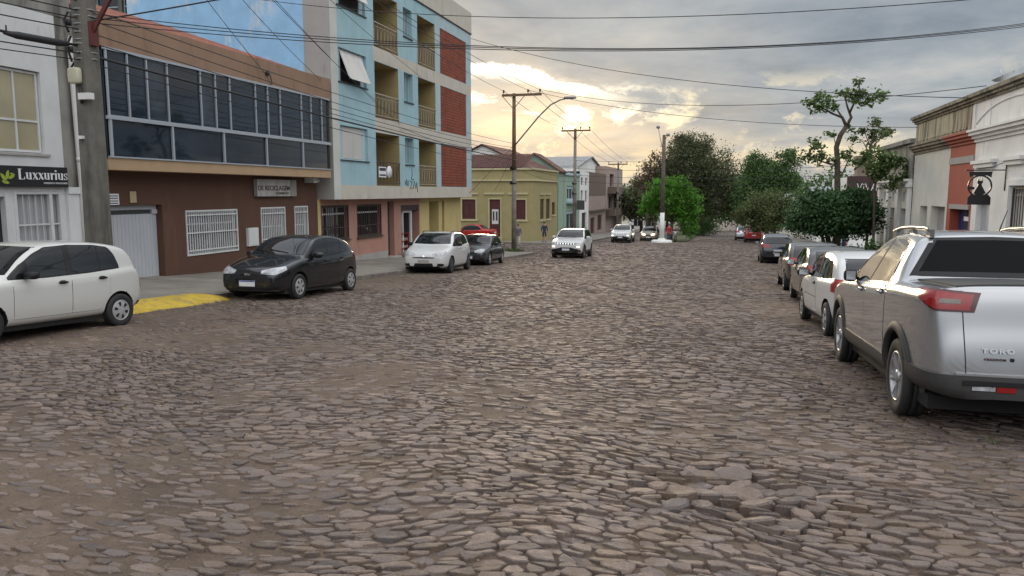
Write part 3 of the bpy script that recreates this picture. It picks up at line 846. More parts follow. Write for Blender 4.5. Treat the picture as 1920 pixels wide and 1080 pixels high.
def rounded_box(mb, c, sz, r=.3, mi=0):
    """a soft box: superellipsoid"""
    n, m = 12, 8
    vs = []
    def se(w, p): return math.copysign(abs(w) ** p, w)
    for j in range(m + 1):
        ph = -pi / 2 + pi * j / m
        for i in range(n):
            th = 2 * pi * i / n + pi / n
            vs.append((c[0] + sz[0] / 2 * se(cos(ph), r) * se(cos(th), r), c[1] + sz[1] / 2 * se(cos(ph), r) * se(sin(th), r), c[2] + sz[2] / 2 * se(sin(ph), r)))
    fs = [(j * n + i, j * n + (i + 1) % n, (j + 1) * n + (i + 1) % n, (j + 1) * n + i) for j in range(m) for i in range(n)]
    return mb.add(vs, fs, mi, True)

def wheel_parts(rw, tw, rim_r, style, rim_mat):
    """returns (tyre mesh, rim mesh), axis along y, outer face toward +y, centred on the hub"""
    t = MB()
    Mx = Matrix.Rotation(-pi / 2, 4, 'X')           # lathe z -> +y
    h = tw / 2
    prof = [(rim_r - .012, -h * .80), (rim_r + .01, -h * .96), (rw - .055, -h * 1.02), (rw - .018, -h * .93), (rw - .002, -h * .72), (rw, -h * .3), (rw - .006, -h * .29), (rw - .006, -h * .24), (rw, -h * .23), (rw, h * .23), (rw - .006, h * .24), (rw - .006, h * .29), (rw, h * .3), (rw - .002, h * .72), (rw - .018, h * .93), (rw - .055, h * 1.02), (rim_r + .01, h * .96), (rim_r - .012, h * .80)]
    t.lathe(prof, 40, 0, Mx)
    tyre = t.build('tyre', M['rubber']); tm = tyre.data; bpy.data.objects.remove(tyre)
    r = MB()
    R = rim_r
    r.lathe([(R, h * .62), (R - .004, h * .92), (R - .018, h * .95), (R - .028, h * .80), (R - .03, -h * .5), (.0, -h * .4)], 40, 0, Mx)
    r.lathe([(R - .03, h * .22), (.0, h * .20)], 40, 1, Mx)          # dark brake background
    if style == 'cap':                                                # plastic hub cap with slots
        r.lathe([(R - .012, h * .80), (R - .05, h * .93), (R * .55, h * .98), (R * .3, h * 1.03), (.0, h * 1.05)], 40, 0, Mx)
        k = 6
        for i in range(k):
            a = 2 * pi * i / k
            e1 = Vector((cos(a), 0, sin(a))); e2 = Vector((-sin(a), 0, cos(a)))
            y0, y1 = h * .99, h * 1.035
            pts = [(R * .40, .012), (R * .74, .030), (R * .80, .014), (R * .80, -.014), (R * .74, -.030), (R * .40, -.012)]
            vs = [e1 * a_ + e2 * b_ + Vector((0, h * (1.02 - .09 * (a_ / R - .4)) + .002, 0)) for a_, b_ in pts]
            r.add(vs, [tuple(range(len(pts)))], 1)
    else:
        k, w = {'five': (5, .034), 'ten': (10, .022), 'twin': (6, .014), 'multi': (8, .024)}[style]
        for i in range(k):
            a = 2 * pi * i / k + .2
            offs = (-.26, .26) if style in ('twin',) else (0,)
            for q in offs:
                e1 = Vector((cos(a), 0, sin(a))); e2 = Vector((-sin(a), 0, cos(a)))
                def P(rad, wd, y): 
                    return e1 * rad + e2 * (wd + q * (rad - .03) * .62) + Vector((0, y, 0))
                secs = []
                for rad, ww, y in ((.035, w * .9, h * .70), (R * .5, w * .72, h * .80), (R * .86, w * .85, h * .90), (R - .014, w * 1.15, h * .90)):
                    secs.append([P(rad, -ww, y - .03), P(rad, -ww * .75, y), P(rad, ww * .75, y), P(rad, ww, y - .03)])
                vs = [p for s_ in secs for p in s_]
                fs = [(a_ * 4 + b_, a_ * 4 + b_ + 1, (a_ + 1) * 4 + b_ + 1, (a_ + 1) * 4 + b_) for a_ in range(3) for b_ in range(3)]
                r.add(vs, fs, 0, False)
        r.lathe([(.062, h * .60), (.058, h * .84), (.03, h * .90), (.0, h * .90)], 20, 0, Mx)
    rim = r.build('rim', [rim_mat, M['underbody']]); rm = rim.data; bpy.data.objects.remove(rim)
    return tm, rm

def make_car(S, pos, head, label, cat, group, pitch=None):
    """pos = ground point under the middle of the car, head = heading angle of the nose about z (0 = +X)"""
    car = Car(S); L, hw = car.L, car.hw
    root = empty(S.get('name', 'parked_car'), (0, 0, 0), 0, label, cat, group)
    K = []
    def part(name, mb, mats, parent=None):
        o = mb.build(name, mats, parent or root) if isinstance(mb, MB) else link_mesh(name, mb, mats, parent or root)
        K.append(o); return o
    pm = S['paint']
    body = link_mesh('body', car.mesh, [pm, M['underbody']], root); K.append(body)
    # glass all round: rubber surround then panes
    dlo_b, dlo_t = S['dlo_b'], S['dlo_t']
    fb, ft = pl(dlo_b), pl(dlo_t)
    for sd in (-1, 1):
        mb = MB(); car.patch(mb, car.side(sd), [(x, z - .014) for x, z in dlo_b], [(x, z + .014) for x, z in dlo_t], 44, 8, .0045)
        tr = part('window_trim', mb, M['gloss_black'])
        for (a0_, b0_), (a1_, b1_) in zip(S['panes'][:-1], S['panes'][1:]):
            xs = np.linspace(b0_ + .004, a1_ - .004, 4); mb = MB(); car.patch(mb, car.side(sd), [(x, fb(x) + .004) for x in xs], [(x, ft(x) - .004) for x in xs], 3, 8, .0095)
            part('window_pillar', mb, M['rubber'])
        for (a, b) in S['panes']:
            xs = np.linspace(a, b, 10)
            mb = MB(); car.patch(mb, car.side(sd), [(x, fb(x) + .006) for x in xs], [(x, max(ft(x) - .006, fb(x) + .010)) for x in xs], 12, 8, .0075)
            part('side_window', mb, S.get('glass', M['car_glass']))
    w0, w1, zc, zr = S['wind']           # half widths at the cowl and roof, heights
    mb = MB(); car.patch(mb, car.front(), [(-w0 - .02, zc - .015), (0, zc - .03), (w0 + .02, zc - .015)], [(-w1 - .02, zr + .012), (0, zr + .022), (w1 + .02, zr + .012)], 16, 8, .0025)
    part('windscreen_trim', mb, M['gloss_black'])
    mb = MB(); car.patch(mb, car.front(), [(-w0, zc), (0, zc - .015), (w0, zc)], [(-w1, zr), (0, zr + .012), (w1, zr)], 16, 8, .006)
    part('windscreen', mb, S.get('glass', M['car_glass']))
    for q in (-.42, .12):                # wipers
        pass
    mb = MB()
    for (ya, yb) in ((-.45 * w0, .35 * w0), (.25 * w0, .95 * w0)):
        pts = []
        for i in range(6):
            t = i / 5; p, nn = car.cast(car.front(), lerp(ya, yb, t), zc + .012 + .07 * t)
            if p is not None: pts.append(p + nn * .018)
        if len(pts) > 2: mb.tube(pts, .008, 5)
    if mb.v: part('wiper', mb, M['black_plastic'])
    b0, b1, zb, zt = S['back']
    mb = MB(); car.patch(mb, car.rear(), [(-b0 - .02, zb - .015), (0, zb - .015), (b0 + .02, zb - .015)], [(-b1 - .02, zt + .013), (0, zt + .02), (b1 + .02, zt + .013)], 14, 8, .0025)
    part('rear_window_trim', mb, M['gloss_black'])
    mb = MB(); car.patch(mb, car.rear(), [(-b0, zb), (0, zb), (b0, zb)], [(-b1, zt), (0, zt + .008), (b1, zt)], 14, 8, .006)
    part('rear_window', mb, S.get('glass_rear', S.get('glass', M['car_glass'])))
    # doors
    sill = S.get('sill', .11)
    for sd in (-1, 1):
        for (a, b) in S['doors']:
            def edge(x0, x1, dz0, dz1, n=12):
                xs_ = np.linspace(x0, x1, n); return xs_
            xs_ = np.linspace(a, b, 12)
            zl = []
            for x in xs_:
                z = car.bot(x) + sill
                for ax in car.axles:
                    r_ = car.rw + S.get('arch', .055) + .05
                    if abs(x - ax) < r_: z = max(z, car.rw + sqrt(r_ * r_ - (x - ax) ** 2))
                zl.append(z)
            zu = [min(fb(x) if dlo_b[0][0] < x < dlo_b[-1][0] else car.belt(x) - .02, car.belt(x) + .02) - .022 for x in xs_]
            mb = MB(); car.patch(mb, car.side(sd), list(zip(xs_, zl)), list(zip(xs_, zu)), 14, 8, .0012)
            seam = mb
            mb = MB(); e = .0055
            xi = np.linspace(a + e, b - e, 12)
            car.patch(mb, car.side(sd), [(x, float(np.interp(x, xs_, zl)) + e) for x in xi], [(x, float(np.interp(x, xs_, zu)) - .001) for x in xi], 14, 8, .0042, .003)
            d = part('door', mb, pm)
            part('door_seal', seam, M['underbody'], d)
            hx = b - .17 if S.get('front_hinge', True) else a + .17
            hz = float(np.interp(hx, xs_, zu)) - S.get('handle_drop', .085)
            p, nn = car.cast(car.side(sd), hx, hz)
            if p is not None:
                hm = MB(); rounded_box(hm, (p.x, p.y + sd * .022, p.z), (.17, .034, .032), .5)
                rounded_box(hm, (p.x, p.y + sd * .004, p.z), (.12, .012, .06), .6, 1)
                part('door_handle', hm, [S.get('handle_mat', pm), M['underbody']], d)
    # lamps, grille, bumpers: lists of patches
    for nm, ray, bot_, top_, mt, off in S['patches'](car):
        wide = abs(bot_[-1][0] - bot_[0][0]) > 20; mb = MB(); car.patch(mb, ray, bot_, top_, 30 if wide else 14, 5, off)
        if mb.v: part(nm, mb, mt)
    # mirrors
    mx, mz = S['mirror']
    for sd in (-1, 1):
        p, nn = car.cast(car.side(sd), mx, mz)
        if p is None: continue
        mb = MB()
        ms = S.get('mirror_size', (.13, .19, .13))
        rounded_box(mb, (p.x + .03, p.y + sd * (ms[1] * .62), p.z + .045), ms, .55, 0)
        mb.bar((p.x + .02, p.y - sd * .02, p.z + .005), (p.x + .03, p.y + sd * .07, p.z + .02), .035, .04, 1)
        cx_ = p.x + .03 + ms[0] / 2
        mb.add([(cx_ + .002, p.y + sd * (ms[1] * .62) + a_ * ms[1] * .36, p.z + .045 + b_ * ms[2] * .34) for a_, b_ in ((-1, -1), (1, -1), (1, 1), (-1, 1))], [(0, 1, 2, 3)], 2)
        part('wing_mirror', mb, [S.get('mirror_mat', pm), M['black_plastic'], M['chrome']])
    # plates
    for (rear, z, w) in S['plates']:
        ray = car.rear() if rear else car.front()
        p, nn = car.cast(ray, 0, z)
        if p is None: continue
        sgn = 1 if rear else -1
        mb = MB(); x0 = p.x + sgn * .012
        mb.box(min(x0, x0 + sgn * .012), max(x0, x0 + sgn * .012), -.20, .20, z - .065, z + .065, 0)
        xf = x0 + sgn * .0135
        mb.add([(xf, -.196, z + .036), (xf, .196, z + .036), (xf, .196, z + .061), (xf, -.196, z + .061)], [(0, 1, 2, 3)], 1)
        part('number_plate', mb, [S.get('plate_mat', M['plate']), S.get('plate_band', M['plate_blue'])])
    # wheels
    tm, rm = wheel_parts(car.rw, S.get('tw', .19), S.get('rim_r', car.rw - .105), S.get('rim', 'cap'), S.get('rim_mat', M['hubcap']))
    for ax in car.axles:
        for sd in (-1, 1):
            w = empty('wheel', (ax, sd * (hw - S.get('tw', .19) / 2 - .012), car.rw)); w.parent = root
            w.rotation_euler = (0, random.uniform(0, 6), 0 if sd > 0 else pi)
            a = bpy.data.objects.new('tyre', tm); COL.objects.link(a); a.parent = w
            b = bpy.data.objects.new('rim', rm); COL.objects.link(b); b.parent = w
    mb = MB()       # underside: floor pan and axles
    mb.box(.35, L - .35, -hw * .86, hw * .86, S.get('floor', .155), car.rw * .62 + .10)
    for ax in car.axles: mb.tube([(ax, -hw * .75, car.rw), (ax, hw * .75, car.rw)], .05, 8)
    part('underbody', mb, M['underbody'])
    if 'extra' in S: S['extra'](car, part)
    # place: local x axis points backwards from the nose, centre of the wheelbase over pos
    xm = (car.axles[0] + car.axles[1]) / 2
    hv = Vector((cos(head), sin(head), 0))
    zf = g(pos[1] + hv.y * S['wb'] / 2); zr_ = g(pos[1] - hv.y * S['wb'] / 2)
    extra = pos[2] if len(pos) > 2 else 0.012
    slope = math.atan2(zf - zr_, S['wb'])
    # nose direction = hv ; build basis: X_local(back) = -hv tilted by slope
    Xl = -(hv * cos(slope) + Vector((0, 0, sin(slope))))
    Yl = Vector((0, 0, 1)).cross(Xl).normalized(); Zl = Xl.cross(Yl).normalized()
    R = Matrix((Xl, Yl, Zl)).transposed()
    c = Vector((pos[0], pos[1], (zf + zr_) / 2 + extra))
    root.location = c - R @ Vector((xm, 0, 0)); root.rotation_euler = R.to_euler()
    # the Empty stands at the middle of the car's base: shift children
    sh = Vector((xm, 0, 0))
    root.location = c
    for ch in root.children: ch.location = ch.location - sh
    root.scale = [S.get('scale', 1.0)] * 3
    return root

def shape(S, sx=1.0, sz=1.0): return S
P_ = {k: paint('paint_' + k, *v) for k, v in {
    'white': ((0.57, 0.575, 0.57),), 'warm_white': ((0.53, 0.53, 0.505),), 'black': ((0.007, 0.0085, 0.011), 0, .2, .05), 'dark_grey': ((0.034, 0.037, 0.042), .4, .25, .1),
    'silver': ((0.37, 0.38, 0.395), .7, .24), 'red': ((0.38, 0.014, 0.018),), 'grey': ((0.05, 0.052, 0.053), .5, .3, .1), 'dark_olive': ((0.040, 0.039, 0.036), .4),
    'midnight': ((0.008, 0.011, 0.022), .2, .2, .05), 'pale_silver': ((0.47, 0.49, 0.52), .5), 'beige': ((0.27, 0.215, 0.15), .3), 'black_roof': ((0.012, 0.012, 0.013),)}.items()}

# ---- patch sets -----------------------------------------------------------
def mirror_patch(c, nm, ray, b, t, m, off):
    return [(nm, ray, b, t, m, off), (nm, ray, [(-u, v) for u, v in b][::-1], [(-u, v) for u, v in t][::-1], m, off)]
def hatch_front(c, zl=.62, lamp=(24, 58), grille=True, gz=(.50, .60), low=(.26, .38), gw=.50, lampm=None, fog=True):
    r = []
    lm = lampm or M['lamp_clear']
    f = c.wrapf(.75)
    r += mirror_patch(c, 'headlight', f, [(lamp[0], zl - .01), (lerp(*lamp, .5), zl - .02), (lamp[1], zl + .09)], [(lamp[0], zl + .07), (lerp(*lamp, .5), zl + .13), (lamp[1], zl + .165)], lm, .006)
    if grille: r.append(('grille', c.front(), [(-gw, gz[0] + .01), (0, gz[0]), (gw, gz[0] + .01)], [(-gw * 1.05, gz[1]), (0, gz[1] + .012), (gw * 1.05, gz[1])], M['black_plastic'], .006))
    r.append(('lower_grille', c.front(), [(-gw * .92, low[0]), (gw * .92, low[0])], [(-gw * .82, low[1]), (gw * .82, low[1])], M['black_plastic'], .006))
    if fog: r += mirror_patch(c, 'fog_light', f, [(35, low[0] + .01), (49, low[0] + .02)], [(35, low[1] - .0), (50, low[1] - .02)], M['black_plastic'], .006)
    return r
def hatch_rear(c, z0=.78, z1=1.02, lamp=(30, 62), bump=(.30, .42), lm=None):
    r = []
    f = c.wrapr(.75)
    r += mirror_patch(c, 'tail_light', f, [(lamp[0], z0), (lamp[1], z0 + .03)], [(lamp[0] + 6, z1), (lamp[1], z1 + .02)], lm or M['lamp_red'], .008)
    r.append(('rear_bumper_insert', f, [(-50, bump[0]), (50, bump[0])], [(-50, bump[1]), (50, bump[1])], M['dull_plastic'], .005))
    r.append(('tailgate_seam', c.rear(), [(-.56, .60), (.56, .60)], [(-.56, .606), (.56, .606)], M['underbody'], .003))
    return r

PLAN = [(0, .74), (.06, .82), (.18, .90), (.4, .955), (.8, .99), (1.3, 1.0), (2.7, 1.0), (3.3, .975), (3.65, .93), (3.85, .88), (4.0, .80)]
def plan_for(L): return [(0, .72), (.05, .80), (.16, .885), (.38, .95), (.8, .99), (1.3, 1.0), (L - 1.25, 1.0), (L - .65, .975), (L - .28, .93), (L - .09, .875), (L, .80)]

UP = dict(L=3.60, W=1.64, fo=.59, wb=2.42, rw=.288, tw=.175, arch=.05, rim='cap', rim_mat=M['hubcap'], paint=P_['warm_white'],
    top=[(0, .56), (.05, .66), (.15, .75), (.45, .875), (.75, .955), (.85, .985), (1.45, 1.405), (1.6, 1.455), (2.0, 1.495), (2.5, 1.495), (3.0, 1.455), (3.28, 1.40), (3.40, 1.27), (3.50, 1.02), (3.565, .82), (3.60, .60)],
    bot=[(0, .30), (.2, .20), (.9, .20), (2.6, .21), (3.3, .24), (3.6, .34)], belt=[(0, .70), (.8, .90), (1.5, .925), (2.6, .965), (3.3, 1.02), (3.6, 1.0)], plan=plan_for(3.6), tumble=.30,
    dlo_b=[(.98, .945), (1.6, .950), (2.4, .985), (3.04, 1.035)], dlo_t=[(.98, .955), (1.18, 1.13), (1.45, 1.30), (1.68, 1.395), (2.1, 1.425), (2.6, 1.415), (2.88, 1.375), (2.98, 1.24), (3.04, 1.06)],
    panes=[(1.30, 1.98), (2.08, 2.62), (2.65, 3.02)], wind=(.66, .55, 1.02, 1.40), back=(.55, .50, 1.02, 1.33), doors=[(1.02, 2.03), (2.03, 2.80)], mirror=(1.22, .95), mirror_mat=M['black_plastic'], handle_mat=M['black_plastic'],
    mirror_size=(.14, .22, .12), plates=[(False, .42, .4), (True, .62, .4)], sill=.13,
    patches=lambda c: hatch_front(c, .60, (26, 60), False) + hatch_rear(c, .62, 1.0, (22, 44)))
HATCH = dict(L=3.93, W=1.70, fo=.83, wb=2.53, rw=.298, tw=.185, arch=.06, rim='cap', rim_mat=M['hubcap'], paint=P_['black'],
    top=[(0, .56), (.04, .67), (.12, .75), (.4, .86), (.9, .965), (1.05, 1.0), (1.75, 1.395), (1.95, 1.44), (2.3, 1.475), (2.8, 1.468), (3.2, 1.42), (3.48, 1.345), (3.66, 1.16), (3.78, 1.0), (3.88, .86), (3.93, .62)],
    bot=[(0, .27), (.2, .19), (.9, .19), (3.0, .20), (3.6, .24), (3.93, .34)], belt=[(0, .66), (.9, .90), (1.6, .93), (2.7, .98), (3.4, 1.04), (3.93, 1.0)], plan=plan_for(3.93),
    dlo_b=[(1.18, .955), (1.8, .962), (2.6, 1.0), (3.28, 1.075)], dlo_t=[(1.18, .965), (1.5, 1.18), (1.8, 1.335), (2.1, 1.395), (2.6, 1.395), (2.95, 1.34), (3.15, 1.22), (3.28, 1.09)],
    panes=[(1.45, 2.16), (2.23, 2.86), (2.89, 3.24)], wind=(.68, .57, 1.035, 1.385), back=(.55, .52, 1.03, 1.33), doors=[(1.18, 2.20), (2.20, 3.02)], mirror=(1.48, .965), plates=[(False, .40, .4), (True, .70, .4)],
    mirror_size=(.15, .22, .14),
    patches=lambda c: hatch_front(c, .62, (25, 64), True, (.50, .64), (.27, .37), .46) + hatch_rear(c, .80, 1.0, (28, 60)) +
        [('grille_bar', c.front(), [(-.44, .585), (.44, .585)], [(-.44, .598), (.44, .598)], P_['black'], .014), ('badge', c.front(), [(-.075, .575), (.075, .575)], [(-.075, .612), (.075, .612)], M['chrome'], .022),
         ('bumper_lip', c.wrapf(.75), [(-52, .235), (52, .235)], [(-52, .25), (52, .25)], M['dull_plastic'], .016)])
SANDERO = dict(HATCH, L=4.02, W=1.75, fo=.81, wb=2.59, rw=.305, rim='cap', rim_mat=M['rim_dark'], paint=P_['white'],
    top=[(0, .60), (.04, .72), (.12, .81), (.4, .93), (.85, 1.02), (1.0, 1.06), (1.65, 1.46), (1.9, 1.50), (2.3, 1.53), (2.9, 1.52), (3.35, 1.47), (3.6, 1.40), (3.76, 1.2), (3.88, 1.02), (3.97, .88), (4.02, .62)],
    belt=[(0, .70), (.9, .95), (1.6, .985), (2.7, 1.02), (3.5, 1.07), (4.02, 1.0)], plan=plan_for(4.02),
    dlo_b=[(1.15, 1.0), (1.8, 1.01), (2.6, 1.045), (3.32, 1.10)], dlo_t=[(1.15, 1.01), (1.45, 1.22), (1.72, 1.39), (2.1, 1.45), (2.7, 1.45), (3.05, 1.40), (3.22, 1.29), (3.32, 1.12)],
    panes=[(1.40, 2.12), (2.20, 2.88), (2.92, 3.28)], wind=(.69, .58, 1.09, 1.45), back=(.56, .52, 1.06, 1.38), doors=[(1.15, 2.16), (2.16, 3.02)], mirror=(1.45, 1.01), mirror_mat=M['black_plastic'],
    plates=[(False, .445, .4), (True, .72, .4)], plate_mat=mat('plate_grey', (.32, .30, .27), .5), plate_band=mat('plate_grey_band', (.30, .28, .25), .5),
    patches=lambda c: hatch_front(c, .66, (25, 62), True, (.56, .60), (.27, .385), .40) + hatch_rear(c, .82, 1.04, (28, 58)) + [('badge', c.front(), [(-.04, .60), (.04, .60)], [(-.03, .665), (.03, .665)], M['chrome'], .014)],
    extra=lambda c, part: part('roof_rail', (lambda mb: [mb.tube([(x, sd * .56, 1.50 + .05 * min(1, (x - 1.75) * 5, (3.35 - x) * 5)) for x in np.linspace(1.75, 3.35, 12)], .018, 6) for sd in (-1, 1)] and mb)(MB()), M['black_plastic']))
SEDAN = dict(HATCH, L=4.15, W=1.66, fo=.80, wb=2.45, rw=.288, tw=.175, rim='cap', paint=P_['dark_grey'],
    top=[(0, .54), (.04, .64), (.12, .71), (.4, .82), (.95, .91), (1.1, .95), (1.72, 1.33), (1.9, 1.375), (2.25, 1.40), (2.7, 1.385), (2.95, 1.33), (3.42, 1.03), (3.55, 1.0), (4.0, .965), (4.1, .90), (4.15, .62)],
    bot=[(0, .27), (.2, .19), (.9, .19), (3.0, .20), (3.8, .26), (4.15, .36)], belt=[(0, .62), (.9, .86), (1.6, .89), (2.7, .92), (3.4, .94), (4.15, .90)], plan=plan_for(4.15),
    dlo_b=[(1.22, .905), (1.8, .912), (2.6, .935), (3.12, .96)], dlo_t=[(1.22, .915), (1.5, 1.10), (1.75, 1.25), (2.0, 1.31), (2.4, 1.325), (2.75, 1.28), (2.95, 1.17), (3.12, .98)],
    panes=[(1.44, 2.10), (2.16, 2.72), (2.75, 3.06)], wind=(.66, .55, .98, 1.32), back=(.60, .52, 1.03, 1.30), doors=[(1.2, 2.13), (2.13, 2.95)], mirror=(1.46, .91), mirror_mat=M['black_plastic'], plates=[(False, .38, .4), (True, .72, .4)],
    plate_mat=M['plate'], patches=lambda c: hatch_front(c, .60, (22, 55), True, (.52, .62), (.26, .36), .38) + hatch_rear(c, .70, .88, (30, 60)), extra=lambda c, p: None)
OLD = dict(HATCH, L=3.93, W=1.64, fo=.78, wb=2.47, rw=.285, tw=.175, arch=.06, rim='cap', rim_mat=M['hubcap'], paint=P_['white'],
    top=[(0, .56), (.04, .65), (.12, .72), (.4, .83), (.95, .93), (1.1, .965), (1.72, 1.33), (1.9, 1.375), (2.3, 1.415), (2.9, 1.405), (3.3, 1.36), (3.52, 1.29), (3.70, 1.10), (3.80, .97), (3.88, .84), (3.93, .60)],
    bot=[(0, .28), (.2, .20), (.9, .20), (3.0, .21), (3.6, .25), (3.93, .36)], belt=[(0, .64), (.9, .875), (1.6, .90), (2.7, .92), (3.4, .95), (3.93, .92)], plan=plan_for(3.93), tumble=.30,
    dlo_b=[(1.20, .925), (1.8, .93), (2.6, .945), (3.36, .965)], dlo_t=[(1.20, .935), (1.5, 1.12), (1.75, 1.27), (2.1, 1.34), (2.8, 1.34), (3.12, 1.28), (3.26, 1.14), (3.36, .98)],
    panes=[(1.44, 2.34), (2.42, 3.32)], wind=(.66, .56, 1.0, 1.325), back=(.58, .53, .97, 1.28), doors=[(1.2, 2.42)], mirror=(1.48, .93), mirror_mat=M['black_plastic'], handle_mat=M['black_plastic'], plates=[(False, .42, .4), (True, .60, .4)], plate_mat=M['plate'],
    patches=lambda c: hatch_front(c, .62, (22, 52), True, (.55, .64), (.28, .36), .40) + hatch_rear(c, .74, .96, (34, 66), (.32, .40)) + [('side_moulding', c.side(1), [(1.22, .58), (2.4, .58)], [(1.22, .592), (2.4, .592)], M['underbody'], .006), ('side_moulding', c.side(-1), [(1.22, .58), (2.4, .58)], [(1.22, .592), (2.4, .592)], M['underbody'], .006)], extra=lambda c, p: None)
def suv_extra(c, part):
    for sd in (-1, 1):
        for i, ax in enumerate(c.axles):
            mb = MB(); c.ring_patch(mb, sd, ax, c.rw + .058, c.rw + .125, 2 if i else -4, 184 if i == 0 else 178, .022); part('arch_trim', mb, M['dull_plastic'])
        mb = MB(); c.patch(mb, c.side(sd), [(c.axles[0] + .42, .30), (c.axles[1] - .42, .30)], [(c.axles[0] + .42, .44), (c.axles[1] - .42, .44)], 14, 4, .012); part('sill_trim', mb, M['dull_plastic'])
        mb = MB(); zr_ = max(z for x, z in c.S['top'])
        mb.tube([(x, sd * .60, zr_ - .035 + .075 * min(1, (x - 1.8) * 4, (c.L - .85 - x) * 4)) for x in np.linspace(1.8, c.L - .85, 14)], .02, 6); part('roof_rail', mb, M['chrome'] if c.S.get('bright_rail') else M['black_plastic'])
SUV = dict(HATCH, name='car', L=4.40, W=1.82, fo=.90, wb=2.63, rw=.348, tw=.22, arch=.06, rim='five', rim_mat=M['rim_dark'], rim_r=.225, paint=P_['white'],
    top=[(0, .72), (.04, .86), (.12, .95), (.4, 1.035), (.95, 1.09), (1.15, 1.12), (1.85, 1.55), (2.1, 1.605), (2.5, 1.64), (3.2, 1.635), (3.8, 1.58), (4.02, 1.51), (4.18, 1.28), (4.28, 1.10), (4.36, .96), (4.40, .70)],
    bot=[(0, .36), (.2, .26), (.9, .25), (3.3, .25), (4.0, .30), (4.40, .44)], belt=[(0, .85), (.9, 1.03), (1.6, 1.06), (3.0, 1.10), (4.0, 1.17), (4.4, 1.1)], plan=[(0, .80), (.05, .88), (.16, .935), (.38, .97), (.8, .99), (1.3, 1.0), (3.1, 1.0), (3.8, .975), (4.15, .93), (4.32, .875), (4.4, .80)],
    dlo_b=[(1.32, 1.085), (2.0, 1.095), (3.0, 1.13), (3.82, 1.20)], dlo_t=[(1.32, 1.095), (1.62, 1.30), (1.95, 1.49), (2.3, 1.55), (3.0, 1.55), (3.45, 1.51), (3.68, 1.40), (3.82, 1.22)],
    panes=[(1.6, 2.40), (2.48, 3.20), (3.25, 3.78)], wind=(.74, .62, 1.16, 1.55), back=(.62, .56, 1.17, 1.48), doors=[(1.3, 2.44), (2.44, 3.36)], mirror=(1.62, 1.10), mirror_size=(.16, .22, .17), plates=[(False, .52, .4), (True, .80, .4)], plate_mat=M['plate'], sill=.20,
    patches=lambda c: mirror_patch(c, 'headlight', c.wrapf(.75), [(24, .78), (52, .82)], [(24, .86), (52, .90)], M['lamp_clear'], .006) +
        [('grille', c.front(), [(-.52, .775), (.52, .775)], [(-.54, .87), (.54, .87)], M['black_plastic'], .008)] +
        [('grille_slot', c.front(), [(-.47 + i * .148, .785), (-.40 + i * .148, .785)], [(-.47 + i * .148, .86), (-.40 + i * .148, .86)], M['chrome'], .014) for i in range(7)] +
        [('lower_bumper', c.wrapf(.75), [(-56, .37), (56, .37)], [(-50, .50), (-20, .62), (20, .62), (50, .50)], M['black_plastic'], .008),
         ('skid_plate', c.front(), [(-.36, .385), (.36, .385)], [(-.34, .43), (.34, .43)], M['dull_plastic'], .016)] +
        mirror_patch(c, 'fog_light', c.wrapf(.75), [(39, .63), (47, .63)], [(39, .70), (47, .70)], M['lamp_lit_soft'], .010) + hatch_rear(c, .98, 1.12, (28, 60)), extra=suv_extra)
def toro_extra(c, part):
    S = c.S; L = c.L
    for sd in (-1, 1):
        for i, ax in enumerate(c.axles):
            mb = MB(); c.ring_patch(mb, sd, ax, c.rw + .072, c.rw + .150, -6, 186, .026); part('arch_trim', mb, M['dull_plastic'])
        mb = MB(); c.patch(mb, c.side(sd), [(c.axles[0] + .46, .335), (c.axles[1] - .46, .335)], [(c.axles[0] + .46, .50), (c.axles[1] - .46, .50)], 18, 5, .02, .02); part('sill_trim', mb, M['dull_plastic'])
        mb = MB()
        mb.tube([(x, sd * .525, 1.715 + .03 * min(1, (x - 1.95) * 3, (3.42 - x) * 7) - .02 * abs(x - 2.7)) for x in np.linspace(1.95, 3.42, 16)], .024, 8)
        for x in (2.05, 2.75, 3.36): mb.box(x - .07, x + .07, sd * .525 - .02, sd * .525 + .02, 1.64, 1.72)
        part('roof_rail', mb, [M['silver_rail']])
    # load bed cover and its frame
    mb = MB(); c.patch(mb, c.over(), [(3.70, -.70), (4.74, -.68)], [(3.70, .70), (4.74, .68)], 12, 8, .012, .03); part('bed_cover', mb, M['dull_plastic'])
    # tailgate: two seams and centre handle, lettering
    for sd in (-1, 1):
        mb = MB(); c.patch(mb, c.rear(), [(sd * .615, .52), (sd * .622, .52)], [(sd * .655, 1.23), (sd * .662, 1.23)], 2, 14, .003, .003); part('tailgate_seam', mb, M['underbody'])
    def letters(name, txt, y, z, w, h, m, off):
        p, nn = c.cast(c.rear(), y, z)
        o = place_text(name, txt, .1, (p.x + off, y, z), (0, 1, 0), Vector((-nn.z * 1, 0, nn.x)) if abs(nn.x) > .1 else (0, 0, 1), m, None, width=w, height=h, depth=.008, bold=.003, space=1.35)
        co = o.data
        bpy.data.objects.remove(o)
        part(name, co, [])
    letters('lettering', 'TORO', -.40, .765, .23, .040, M['chrome'], .010)
    letters('lettering', 'FREEDOM', -.42, .70, .15, .020, M['lamp_red_dark'], .008)
    p, nn = c.cast(c.rear(), -.30, .703); mb = MB(); rounded_box(mb, (p.x + .006, -.30, .703), (.012, .03, .03), .6); part('badge', mb, M['black_plastic'])
    mb = MB(); mb.tube([(2.30, .42, 1.69), (2.52, .42, 1.93)], [.008, .004], 6); part('aerial', mb, M['black_plastic'])
M['lamp_grey'] = mat('lamp_grey', (.14, .11, .10), .12, coat=.5)
M['silver_rail'] = mat('silver_rail', (0.14, 0.14, 0.145), 0.35, metal=0.6)
